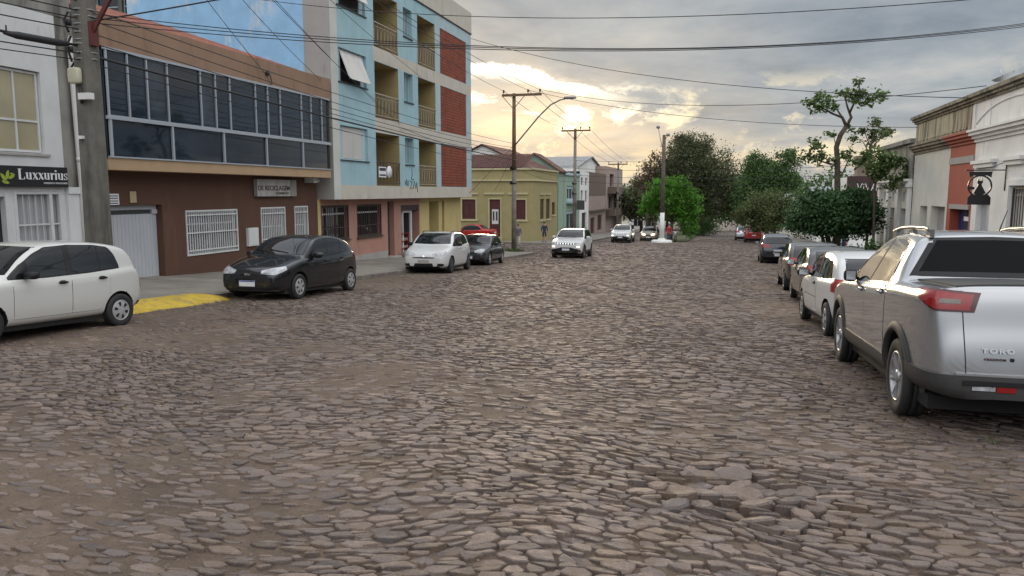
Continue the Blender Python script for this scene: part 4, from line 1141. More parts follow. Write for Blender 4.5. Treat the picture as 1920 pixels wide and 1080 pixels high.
TORO = dict(L=4.91, W=1.845, fo=.93, wb=2.99, rw=.360, tw=.225, rim_r=.238, arch=.085, rim='twin', rim_mat=M['rim_silver'], paint=P_['silver'], name='pickup_truck',
    top=[(0, .80), (.04, .93), (.12, 1.0), (.4, 1.08), (1.0, 1.14), (1.25, 1.17), (1.98, 1.63), (2.2, 1.685), (2.6, 1.72), (3.1, 1.71), (3.38, 1.675), (3.46, 1.62), (3.64, 1.30), (3.74, 1.265), (4.3, 1.275), (4.74, 1.295), (4.79, 1.285), (4.82, 1.22), (4.85, .95), (4.88, .84), (4.91, .60)],
    xs=[3.38, 3.46, 3.66, 3.74, 4.70, 4.78, 4.85],
    bot=[(0, .42), (.2, .30), (1.0, .28), (3.6, .30), (4.4, .35), (4.91, .38)], belt=[(0, .90), (1.0, 1.08), (1.7, 1.11), (3.3, 1.175), (3.8, 1.205), (4.91, 1.215)],
    plan=[(0, .80), (.05, .88), (.16, .935), (.38, .97), (.8, .99), (1.3, 1.0), (3.6, 1.0), (4.35, .985), (4.66, .955), (4.80, .915), (4.87, .87), (4.91, .82)], tumble=.54, scale=1.025, floor=.21,
    dlo_b=[(1.45, 1.135), (2.1, 1.14), (3.0, 1.18), (3.36, 1.195)], dlo_t=[(1.45, 1.145), (1.75, 1.36), (2.08, 1.55), (2.4, 1.615), (2.9, 1.625), (3.14, 1.595), (3.26, 1.48), (3.36, 1.22)],
    panes=[(1.72, 2.44), (2.50, 3.32)], wind=(.76, .62, 1.20, 1.59), back=(.67, .485, 1.325, 1.615), doors=[(1.42, 2.47), (2.47, 3.42)], mirror=(1.76, 1.13), mirror_size=(.12, .14, .15), mirror_mat=M['black_plastic'], handle_mat=P_['silver'],
    glass_rear=M['dark_glass'], plates=[(True, .66, .4)], sill=.20, handle_drop=.07,
    patches=lambda c: mirror_patch(c, 'headlight', c.wrapf(.75), [(24, .84), (52, .88)], [(24, .93), (52, .97)], M['lamp_clear'], .006) +
        [('grille', c.front(), [(-.5, .70), (.5, .70)], [(-.55, .88), (.55, .88)], M['black_plastic'], .008)] +
        mirror_patch(c, 'tail_light_surround', c.wrapr(.9), [(34.5, 1.06), (46, 1.062), (60, 1.14), (67.5, 1.20)], [(33, 1.215), (46, 1.232), (60, 1.232), (67.5, 1.222)], M['lamp_red_dark'], .010) +
        mirror_patch(c, 'tail_light', c.wrapr(.9), [(36.3, 1.076), (46, 1.079), (59, 1.15), (64, 1.19)], [(35.3, 1.20), (46, 1.213), (59, 1.216), (64, 1.212)], M['lamp_red'], .018) +
        mirror_patch(c, 'tail_light_lens', c.wrapr(.9), [(39.5, 1.125), (45.5, 1.127)], [(39.5, 1.16), (45.5, 1.162)], M['lamp_grey'], .022) +
        [('rear_window_frame', c.rear(), [(-.755, 1.28), (.755, 1.28)], [(-.53, 1.64), (0, 1.655), (.53, 1.64)], M['black_plastic'], .004),
         ('rear_bumper_strip', c.wrapr(.9), [(-38, .567), (38, .567)], [(-38, .585), (38, .585)], P_['silver'], .030),
         ('rear_bumper', c.wrapr(.9), [(-74, .40), (-40, .395), (40, .395), (74, .40)], [(-74, .565), (74, .565)], M['dull_plastic'], .028),
         ('bumper_step', c.wrapr(.9), [(-36, .50), (36, .50)], [(-36, .53), (36, .53)], M['black_plastic'], .045)] +
        mirror_patch(c, 'reverse_light', c.wrapr(.9), [(25, .455), (33, .455)], [(25, .49), (33, .483)], M['lamp_clear'], .036) +
        mirror_patch(c, 'rear_reflector', c.wrapr(.9), [(17, .45), (24.5, .45)], [(17, .49), (24.5, .49)], M['lamp_red'], .036), extra=toro_extra)

PARK_L = 'cars parked along the left kerb'; PARK_R = 'cars parked along the right kerb'; MOVE = 'cars driving towards the viewer'
def S_(base, **k): d = dict(base); d.update(k); return d
UPH = radians(-90 - 5)
cars = [
 (S_(UP, scale=.955), (-10.50, 9.28), radians(-90 - 3.5), 'white small five door hatchback with black mirrors and silver hubcaps parked at far left', 'car', PARK_L),
 (HATCH, (-10.28, 16.88), radians(-90), 'glossy black hatchback parked beside the yellow kerb ramp', 'car', PARK_L),
 (SANDERO, (-10.64, 27.75), radians(-90 + 5), 'white hatchback with black roof rails and dark wheels facing the viewer', 'car', PARK_L),
 (S_(SEDAN), (-10.98, 33.9), radians(-90 + 3), 'dark grey saloon parked behind the white hatchback with roof rails', 'car', PARK_L),
 (S_(SEDAN, paint=P_['red'], L=4.15, handle_mat=P_['red'], mirror_mat=P_['red']), (-20.5, 61.0, .25), radians(180), 'red saloon seen side on in front of the yellow corner house', 'car', None),
 (S_(SUV), (-8.40, 43.35), radians(-90 + 1), 'white off road car with seven slot grille driving nearest towards the viewer', 'car', MOVE),
 (S_(SUV, L=4.24, bright_rail=False), (-8.95, 70.6), radians(-90), 'smaller white off road car farther back near the crossing', 'car', MOVE),
 (S_(SEDAN, name='car', paint=P_['beige'], patches=lambda c: hatch_front(c, .58, (20, 46), True, (.52, .62), (.26, .36), .38, M['lamp_lit'], False) + hatch_rear(c, .70, .88, (30, 60))), (-7.05, 76.6), radians(-90), 'beige car with both headlights switched on', 'car', MOVE),
 (TORO, (2.50, 9.36), radians(90 + 1.6), 'silver double cab pickup with black arch trim and roof rails', 'pickup', PARK_R),
 (S_(OLD), (2.38, 14.62), radians(90 + 3), 'white three door hatchback parked in front of the silver pickup', 'car', PARK_R),
 (S_(HATCH, scale=.94, paint=P_['grey'], mirror_mat=M['teal_mirror'] if 'teal_mirror' in M else mat('teal_mirror', (.05, .12, .12), .3, coat=.6)), (2.52, 19.7), radians(90 + 1), 'grey hatchback with teal mirror hidden behind the white three door', 'car', PARK_R),
 (S_(OLD, L=4.05, paint=P_['dark_olive']), (2.52, 24.6), radians(90), 'dark brown grey hatchback with red tail lamp ahead of the grey one', 'car', PARK_R),
 (S_(HATCH, W=1.68, rw=.30, paint=P_['midnight'], top=[(x, z * 1.035) for x, z in HATCH['top']]), (2.66, 42.6), radians(90), 'blue black hatchback standing alone on the right ahead of the parked row', 'car', PARK_R),
 (S_(HATCH, paint=P_['red']), (2.72, 76.9), radians(90), 'bright red hatchback seen from behind far down the street', 'car', PARK_R),
 (S_(HATCH, paint=P_['pale_silver']), (1.95, 83.0), radians(90), 'pale silver hatchback just beyond the red hatchback', 'car', PARK_R),
 (S_(OLD, paint=P_['white']), (9.6, 52.0), radians(200), 'white car parked off the street behind the round bush', 'car', None),
]
for args in cars: make_car(*args)
# ================================================================ BUILDINGS
def wallpaint(n, col, stain=(0.10, 0.095, 0.085), amt=0.5, rng=(0.54, 0.74), var=0.08, bump=0.12, sc=(1.4, 1.4, 0.28), rough=0.85):
    M[n] = mat(n, col, rough, var=var, vscale=1.3, bump=bump, bscale=35, stain=stain, stain_amt=amt, stain_scale=sc, stain_range=rng, fine=0.08)
wallpaint('white_wall', (0.60, 0.61, 0.61), (0.25, 0.24, 0.22), amt=0.6)
wallpaint('weathered', (0.27, 0.26, 0.235), (0.06, 0.058, 0.05), 0.9, (0.46, 0.66), 0.25)
wallpaint('brown_wall', (0.098, 0.046, 0.030), (0.165, 0.085, 0.060), 0.55)
wallpaint('tan_band', (0.40, 0.275, 0.165), (0.22, 0.14, 0.09), 0.5)
wallpaint('parapet_brown', (0.275, 0.175, 0.118), (0.14, 0.085, 0.055), 0.6, (0.48, 0.7))
wallpaint('cream_wall', (0.50, 0.465, 0.40), (0.20, 0.18, 0.145), 0.6)
wallpaint('pale_column', (0.52, 0.53, 0.49), (0.22, 0.21, 0.17), 0.5)
wallpaint('sky_blue_wall', (0.315, 0.475, 0.525), (0.18, 0.25, 0.27), 0.8)
wallpaint('pale_blue_wall', (0.38, 0.49, 0.52), (0.22, 0.26, 0.26), 0.5)
wallpaint('bright_blue_wall', (0.29, 0.50, 0.73), (0.55, 0.60, 0.63), 0.9, (0.52, 0.62), 0.12, sc=(0.75, 0.75, 0.30))
wallpaint('grey_concrete', (0.34, 0.325, 0.305), (0.18, 0.17, 0.155), 0.6)
wallpaint('ochre_wall', (0.36, 0.285, 0.135), (0.20, 0.15, 0.07), 0.5)
wallpaint('pink_wall', (0.40, 0.215, 0.165), (0.20, 0.115, 0.09), 0.75)
wallpaint('yellow_pillar', (0.52, 0.41, 0.18), (0.26, 0.16, 0.08), 0.7)
wallpaint('yellow_house', (0.315, 0.272, 0.130), (0.19, 0.155, 0.055), 0.5)
wallpaint('cream_trim', (0.46, 0.415, 0.25), (0.20, 0.17, 0.09), 0.5)
wallpaint('red_band', (0.34, 0.072, 0.045), (0.24, 0.055, 0.035), 0.5)
wallpaint('white_facade', (0.76, 0.755, 0.735), (0.20, 0.19, 0.165), 0.5)
wallpaint('cream_facade', (0.64, 0.62, 0.55), (0.20, 0.18, 0.14), 0.55)
wallpaint('stained_parapet', (0.45, 0.405, 0.285), (0.07, 0.062, 0.045), 0.95, (0.44, 0.62), 0.25, sc=(2.5, 2.5, 0.25))
wallpaint('mossy_cornice', (0.25, 0.225, 0.17), (0.05, 0.047, 0.038), 0.9, (0.42, 0.62), 0.25)
wallpaint('green_house', (0.27, 0.36, 0.285), (0.16, 0.20, 0.16), 0.5)
wallpaint('grey_brown_wall', (0.155, 0.115, 0.092), (0.09, 0.068, 0.055), 0.5)
wallpaint('dusty_pink_wall', (0.36, 0.28, 0.245), (0.19, 0.15, 0.13), 0.5)
wallpaint('door_metal', (0.44, 0.46, 0.49), (0.30, 0.31, 0.32), 0.4, sc=(6, 6, 0.3), rough=0.5, bump=0.03)
M['white_frame'] = mat('white_frame', (0.56, 0.57, 0.57), 0.45, var=0.08)
M['alu_frame'] = mat('alu_frame', (0.42, 0.45, 0.49), 0.35, metal=0.4)
M['tinted_glass'] = mat('tinted_glass', (0.017, 0.025, 0.037), 0.03, spec=0.55, var=0.35, vscale=0.7)
M['tinted_blind'] = mat('tinted_blind', (0.034, 0.044, 0.056), 0.03, spec=0.55, var=0.5, vscale=1.1)
M['window_glass'] = mat('window_glass', (0.020, 0.022, 0.024), 0.05, spec=0.6)
M['beige_blind'] = mat('beige_blind', (0.34, 0.30, 0.19), 0.35, var=0.12, vscale=1.2, coat=0.5)
M['curtain'] = mat('curtain', (0.40, 0.41, 0.42), 0.8)
M['white_shutter'] = mat('white_shutter', (0.56, 0.55, 0.52), 0.6, stain=(0.28, 0.26, 0.22), stain_amt=0.5)
M['brown_shutter'] = mat('brown_shutter', (0.135, 0.075, 0.038), 0.6, var=0.15)
M['ochre_shutter'] = mat('ochre_shutter', (0.085, 0.058, 0.024), 0.6, var=0.15)
M['dark_iron'] = mat('dark_iron', (0.055, 0.040, 0.034), 0.6)
M['pale_iron'] = mat('pale_iron', (0.36, 0.32, 0.26), 0.6, stain=(0.16, 0.09, 0.05), stain_amt=0.7)
M['wine_wood'] = mat('wine_wood', (0.070, 0.018, 0.018), 0.5, var=0.25, vscale=6)
M['dark_wood'] = mat('dark_wood', (0.060, 0.040, 0.028), 0.6, var=0.3, vscale=6)
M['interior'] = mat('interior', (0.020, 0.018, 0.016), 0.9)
M['slate_dark'] = mat('slate_dark', (0.035, 0.040, 0.040), 0.6)
M['navy'] = mat('navy', (0.012, 0.030, 0.110), 0.45)
M['sign_black'] = mat('sign_black', (0.012, 0.012, 0.014), 0.35)
M['sign_white'] = mat('sign_white', (0.70, 0.71, 0.73), 0.5)
M['maroon'] = mat('maroon', (0.045, 0.018, 0.020), 0.5)
M['green_leaf_paint'] = mat('green_leaf_paint', (0.28, 0.36, 0.04), 0.5)
M['pvc'] = mat('pvc', (0.56, 0.56, 0.54), 0.45, stain=(0.25, 0.23, 0.19), stain_amt=0.6)
def tile_mat(n, col, sc=(5.5, 2.2)):
    m = bpy.data.materials.new(n); m.use_nodes = True; nt = m.node_tree; x = NX(nt); b = nt.nodes['Principled BSDF']
    co = x.node('ShaderNodeTexCoord').outputs['Object']
    c = x.ramp(x.noise(co, 3, 6, .7), [(.3, tuple(q * .55 for q in col)), (.7, tuple(q * 1.25 for q in col))])
    w1_ = x.node('ShaderNodeTexWave', wave_type='BANDS', bands_direction='Y'); x.link(co, w1_.inputs['Vector']); w1_.inputs['Scale'].default_value = 1.5; w1_.inputs['Distortion'].default_value = .6
    w2_ = x.node('ShaderNodeTexWave', wave_type='BANDS', bands_direction='X'); x.link(co, w2_.inputs['Vector']); w2_.inputs['Scale'].default_value = .8; w2_.inputs['Distortion'].default_value = .8
    c = x.mix(1.0, c, x.ramp(w1_.outputs[0], [(.0, .55), (.45, 1.0), (1., 1.05)]), 'MULTIPLY'); c = x.mix(1.0, c, x.ramp(w2_.outputs[0], [(.0, .65), (.3, 1.0)]), 'MULTIPLY')
    bn = x.node('ShaderNodeBump'); bn.inputs['Strength'].default_value = .8; bn.inputs['Distance'].default_value = .04; x.link(w1_.outputs[0], bn.inputs['Height']); x.link(bn.outputs[0], b.inputs['Normal'])
    x.link(c, b.inputs['Base Color']); b.inputs['Roughness'].default_value = .85
    M[n] = m
tile_mat('red_tiles', (0.30, 0.115, 0.078)); tile_mat('brown_tiles', (0.135, 0.055, 0.042)); tile_mat('grey_roof', (0.30, 0.31, 0.32))
def brick_mat():
    m = bpy.data.materials.new('brick'); m.use_nodes = True; nt = m.node_tree; x = NX(nt); b = nt.nodes['Principled BSDF']
    co = x.node('ShaderNodeTexCoord').outputs['Object']
    sp = x.node('ShaderNodeSeparateXYZ'); x.link(co, sp.inputs[0]); cb = x.node('ShaderNodeCombineXYZ')
    x.link(sp.outputs[1], cb.inputs[0]); x.link(sp.outputs[2], cb.inputs[1])
    br = x.node('ShaderNodeTexBrick'); x.link(cb.outputs[0], br.inputs['Vector'])
    br.inputs['Scale'].default_value = 1.0; br.inputs['Brick Width'].default_value = .25; br.inputs['Row Height'].default_value = .15
    br.inputs['Mortar Size'].default_value = .020; br.inputs['Mortar Smooth'].default_value = .1
    br.inputs['Color1'].default_value = (.30, .062, .024, 1); br.inputs['Color2'].default_value = (.215, .046, .020, 1); br.inputs['Mortar'].default_value = (.085, .026, .016, 1)
    c = x.mix(1.0, br.outputs[0], x.ramp(x.noise(co, 1.2, 5, .6), [(.3, .8), (.7, 1.15)]), 'MULTIPLY')
    x.link(c, b.inputs['Base Color']); b.inputs['Roughness'].default_value = .8
    bn = x.node('ShaderNodeBump'); bn.inputs['Strength'].default_value = .5; bn.inputs['Distance'].default_value = .01
    x.link(x.m('SUBTRACT', 1.0, br.outputs[1]), bn.inputs['Height']); x.link(bn.outputs[0], b.inputs['Normal'])
    M['brick'] = m
brick_mat()

BL = lambda x: basis((x, 0, 0), (0, 1, 0), (1, 0, 0))        # facade facing the street from the left
BR = lambda x: basis((x, 0, 0), (0, 1, 0), (-1, 0, 0))       # from the right
BF = lambda y: basis((0, y, 0), (1, 0, 0), (0, -1, 0))       # facing the viewer
def window(par, B, u0, u1, z0, z1, n=-.12, fm=None, pm=None, mull=(), trans=(), fw=.05, name='window', pane='pane', th=.05):
    f = MB(); fm = fm or M['white_frame']
    f.bbox(B, u0, u0 + fw, n, n + th, z0, z1); f.bbox(B, u1 - fw, u1, n, n + th, z0, z1)
    f.bbox(B, u0 + fw, u1 - fw, n, n + th, z0, z0 + fw); f.bbox(B, u0 + fw, u1 - fw, n, n + th, z1 - fw, z1)
    for m_ in mull: f.bbox(B, m_ - fw * .4, m_ + fw * .4, n + .003, n + th - .006, z0 + fw, z1 - fw)
    for t in trans: f.bbox(B, u0 + fw, u1 - fw, n + .005, n + th - .010, t - fw * .45, t + fw * .45)
    w = f.build(name, fm, par)
    p = MB(); p.bbox(B, u0 + .005, u1 - .005, n - .02, n + .012, z0 + .005, z1 - .005); p.build(pane, pm or M['window_glass'], w)
    return w
def grille(par, B, u0, u1, z0, z1, n, m, gap=.12, w=.018, rails=(.02, .5, .98), name='grille', frame=.035):
    f = MB()
    k = max(2, int((u1 - u0) / gap))
    for i in range(1, k):
        u = u0 + (u1 - u0) * i / k; f.bbox(B, u - w / 2, u + w / 2, n, n + w, z0, z1)
    for t in rails:
        z = lerp(z0, z1, t); f.bbox(B, u0, u1, n + w + .001, n + w * 2, z - w * .7, z + w * .7)
    if frame:
        f.bbox(B, u0 - frame, u0, n - .01, n + .04, z0 - frame, z1 + frame); f.bbox(B, u1, u1 + frame, n - .01, n + .04, z0 - frame, z1 + frame)
        f.bbox(B, u0, u1, n - .01, n + .04, z0 - frame, z0); f.bbox(B, u0, u1, n - .01, n + .04, z1, z1 + frame)
    return f.build(name, m, par)
def panel(par, B, u0, u1, z0, z1, n, m, name='door', th=.05):
    f = MB(); f.bbox(B, u0, u1, n - th, n, z0, z1); return f.build(name, m, par)

# ---------------------------------------------------------------- white shop on the far left
b = empty('shop_building', (-15.4, 11, g(11)), 0, 'white two storey shop with beige blinds upstairs and a grey weathered edge', 'building')
def reb(o, par):      # keep world placement when the parent stands elsewhere
    o.location = o.location - par.location
    return o
class Kit:
    """adds parts in world coordinates to a thing whose Empty stands elsewhere"""
    def __init__(s, root): s.r = root
    def __enter__(s): s.n0 = set(s.r.children); return s.r
    def __exit__(s, *a):
        for c in s.r.children:
            if c not in s.n0: c.location = c.location - s.r.location
B = BL(-15.4)
with Kit(b):
    w = MB(); w.wall(B, 4.0, 15.0, -1.4, 5.88, [(10.9, 14.56, 2.65, 4.52), (13.62, 14.90, -.30, 1.78), (11.6, 13.45, -.75, 1.72)], .16)
    w.wall(B, 15.0, 15.06, -1.4, 5.88, []); w.quad(B(4, 0, 5.88), B(15.06, 0, 5.88), B(15.06, -9, 5.88), B(4, -9, 5.88))
    w.quad(B(4, 0, -1.4), B(4, -9, -1.4), B(4, -9, 5.88), B(4, 0, 5.88)); w.quad(B(15.06, 0, -1.4), B(15.06, -9, -1.4), B(15.06, -9, 5.88), B(15.06, 0, 5.88))
    w.build('wall', M['white_wall'], b)
    w = MB(); w.bbox(B, 4.0, 15.55, -.35, -.01, 5.90, 7.6); w.bbox(B, 15.065, 15.62, -9, -.03, -1.4, 5.895); w.build('parapet', M['weathered'], b)
    w = MB(); w.bbox(B, 15.03, 15.55, -.02, .08, -1.3, 1.72); w.bbox(B, 15.03, 15.55, -.02, .12, 1.72, 1.88); w.build('pilaster', M['white_wall'], b)
    window(b, B, 10.92, 14.54, 2.67, 4.50, -.13, M['white_frame'], M['beige_blind'], (12.1, 13.0, 13.92), (3.38,), .05)
    ws = MB(); ws.bbox(B, 10.85, 14.66, -.02, .05, 2.585, 2.64); ws.build('sill', M['grey_concrete'], b)
    # shop window with curtain and white bars
    cu = MB()
    k = 60
    pts = [(lerp(13.66, 14.86, i / k), -.13 + .025 * sin(i * 1.9) * (.6 + .4 * sin(i * .7))) for i in range(k + 1)]
    for i in range(k): cu.add([B(pts[i][0], pts[i][1], -.28), B(pts[i + 1][0], pts[i + 1][1], -.28), B(pts[i + 1][0], pts[i + 1][1], 1.74), B(pts[i][0], pts[i][1], 1.74)], [(0, 1, 2, 3)], 0, True)
    cu.build('curtain', M['curtain'], b)
    wf = MB()
    for (u0, u1) in ((13.62, 13.70), (14.57, 14.65), (14.84, 14.90)): wf.bbox(B, u0, u1, -.08, .01, -.30, 1.78)
    for z in (.26, 1.01): wf.bbox(B, 13.70, 14.84, -.055, -.025, z - .018, z + .018)
    wf.bbox(B, 13.70, 14.57, -.08, .012, 1.71, 1.775); wf.bbox(B, 14.65, 14.84, -.08, .012, 1.71, 1.775)
    wf.build('window_frame', M['white_frame'], b)
    grille(b, B, 13.72, 14.56, -.28, 1.70, -.05, M['white_frame'], .14, .014, (), 'window_bars', 0)
    d = MB(); d.bbox(B, 11.6, 13.44, -.20, -.15, -.75, 1.72); d.build('shop_door', M['window_glass'], b)
    d = MB(); d.bbox(B, 13.40, 13.52, -.14, .012, -.75, 1.76); d.bbox(B, 12.5, 12.58, -.14, 0.0, -.75, 1.70); d.bbox(B, 11.6, 13.40, -.14, 0.0, 1.66, 1.72); d.build('door_frame', M['white_frame'], b)
# sign board with its lettering
sg = empty('shop_sign', (-15.28, 13, 2.1), 0, 'black fascia sign with white lettering and a green leaf over the shop window', 'sign')
with Kit(sg):
    w = MB(); w.bbox(B, 10.6, 15.02, .01, .13, 1.875, 2.345); w.build('board', M['sign_black'], sg)
    def serif_word(txt, u0, z0, ht, B, n, d=.012):
        """thick and thin serif letters drawn as strokes"""
        mb = MB(); u = u0; T = ht * .17; t = ht * .045; xh = ht * .66; s_ = ht * .06
        def poly(pts): mb.prism([(u + a * ht, z0 + b_ * ht) for a, b_ in pts], B, n, n + d)
        T_, t_, x_ = .17, .05, .66
        for ch in txt:
            if ch == 'L':
                poly([(.05, 0), (.05 + T_, 0), (.05 + T_, 1), (.05, 1)]); poly([(0, .95), (.05, .95), (.05, 1), (0, 1)]); poly([(.05 + T_, .95), (.32, .95), (.32, 1), (.05 + T_, 1)])
                poly([(.05 + T_, 0), (.56, 0), (.56, t_), (.05 + T_, t_)]); poly([(.52, t_), (.56, t_), (.58, .26), (.55, .26)]); u += .66 * ht
            elif ch == 'u':
                poly([(.06, .10), (.06 + T_ * .8, .03), (.06 + T_ * .8, x_), (.06, x_)]); poly([(0, x_ - t_), (.06, x_ - t_), (.06, x_), (0, x_)])
                poly([(.36, 0), (.36 + T_ * .8, 0), (.36 + T_ * .8, x_), (.36, x_)]); poly([(.30, x_ - t_), (.36, x_ - t_), (.36, x_), (.30, x_)])
                poly([(.06 + T_ * .8, .03), (.22, .0), (.36, .08), (.36, .13), (.22, t_), (.06 + T_ * .8, .09)]); u += .60 * ht
            elif ch == 'x':
                poly([(.04, x_), (.04 + T_, x_), (.50, 0), (.50 - T_, 0)]); poly([(.42, x_ - .02), (.47, x_), (.30, .38), (.27, .36)]); poly([(.04, 0), (.09, 0), (.24, .30), (.21, .32)])
                poly([(0, x_ - t_), (.05, x_ - t_), (.04, x_), (0, x_)]); u += .53 * ht
            elif ch == 'r':
                poly([(.06, 0), (.06 + T_ * .85, 0), (.06 + T_ * .85, x_), (.06, x_)]); poly([(0, x_ - t_), (.06, x_ - t_), (.06, x_), (0, x_)]); poly([(.205, .46), (.27, x_ - .03), (.36, x_), (.40, x_ - .1), (.35, x_ - .16), (.30, x_ - .10)]); u += .42 * ht
            elif ch == 'i':
                poly([(.06, 0), (.06 + T_ * .85, 0), (.06 + T_ * .85, x_), (.06, x_)]); poly([(0, x_ - t_), (.06, x_ - t_), (.06, x_), (0, x_)])
                poly([(.055, .82), (.13, .76), (.21, .82), (.21, .90), (.13, .96), (.055, .90)]); u += .30 * ht
            elif ch == 's':
                poly([(.02, 0), (.07, 0), (.07, .20), (.03, .20)]); poly([(.07, .03), (.20, 0), (.34, .08), (.34, .14), (.20, t_), (.07, .08)])
                poly([(.34, .08), (.36, .22), (.08, .46), (.02, .42), (.30, .18)]); poly([(.02, .42), (.08, .46), (.10, x_ - .08), (.20, x_ - .04), (.20, x_), (.06, x_ - .04), (.01, .50)])
                poly([(.20, x_ - .04), (.29, x_ - .10), (.31, x_ - .22), (.34, x_ - .22), (.34, x_), (.31, x_), (.30, x_ - .03), (.20, x_)]); u += .40 * ht
        return mb
    mb = serif_word('Luxxurius', 13.665, 2.045, .238, B, .132)
    mx_ = max((Vector(v).y for v in mb.v)); sc_ = (15.0 - 13.665) / (mx_ - 13.665)
    mb.v = [(v[0], 13.665 + (v[1] - 13.665) * sc_, v[2]) for v in mb.v]
    mb.build('lettering', M['sign_white'], sg)
    place_text('small_lettering', 'FEMININO E MASCULINO', .05, B(14.66, .135, 1.965), (0, 1, 0), (0, 0, 1), M['sign_white'], sg, width=.66, height=.040, depth=.006)
    lf = MB()
    for (cu_, cz, a, L_) in ((13.50, 2.10, .5, .20), (13.40, 2.14, 1.3, .22), (13.30, 2.08, 2.2, .24), (13.52, 2.16, -.2, .12), (13.34, 1.98, 2.9, .2)):
        pts = [(cu_ + cos(a) * t * L_ - sin(a) * w_ * L_, cz + sin(a) * t * L_ + cos(a) * w_ * L_) for t, w_ in ((-.5, 0), (-.2, .17), (.2, .16), (.5, 0), (.2, -.16), (-.2, -.17))]
        lf.prism(pts, B, .131, .140)
    lf.build('leaf_emblem', M['green_leaf_paint'], sg)
dp = MB(); dp.tube([B(15.62, -.10, 5.42), B(15.50, .02, 5.46), B(15.40, .10, 5.36), B(15.38, .11, 5.1), B(15.44, .11, 2.0), B(15.44, .11, g(15) + .2)], .068, 10)
dp.tube([B(15.38, .11, 4.44), B(15.38, .11, 4.53)], .078, 10); dp.tube([B(15.43, .11, 2.5), B(15.43, .11, 2.6)], .078, 10)
tag(dp.build('downpipe', M['pvc']), 'white rainwater downpipe between the white shop and the brown building', 'pipe')

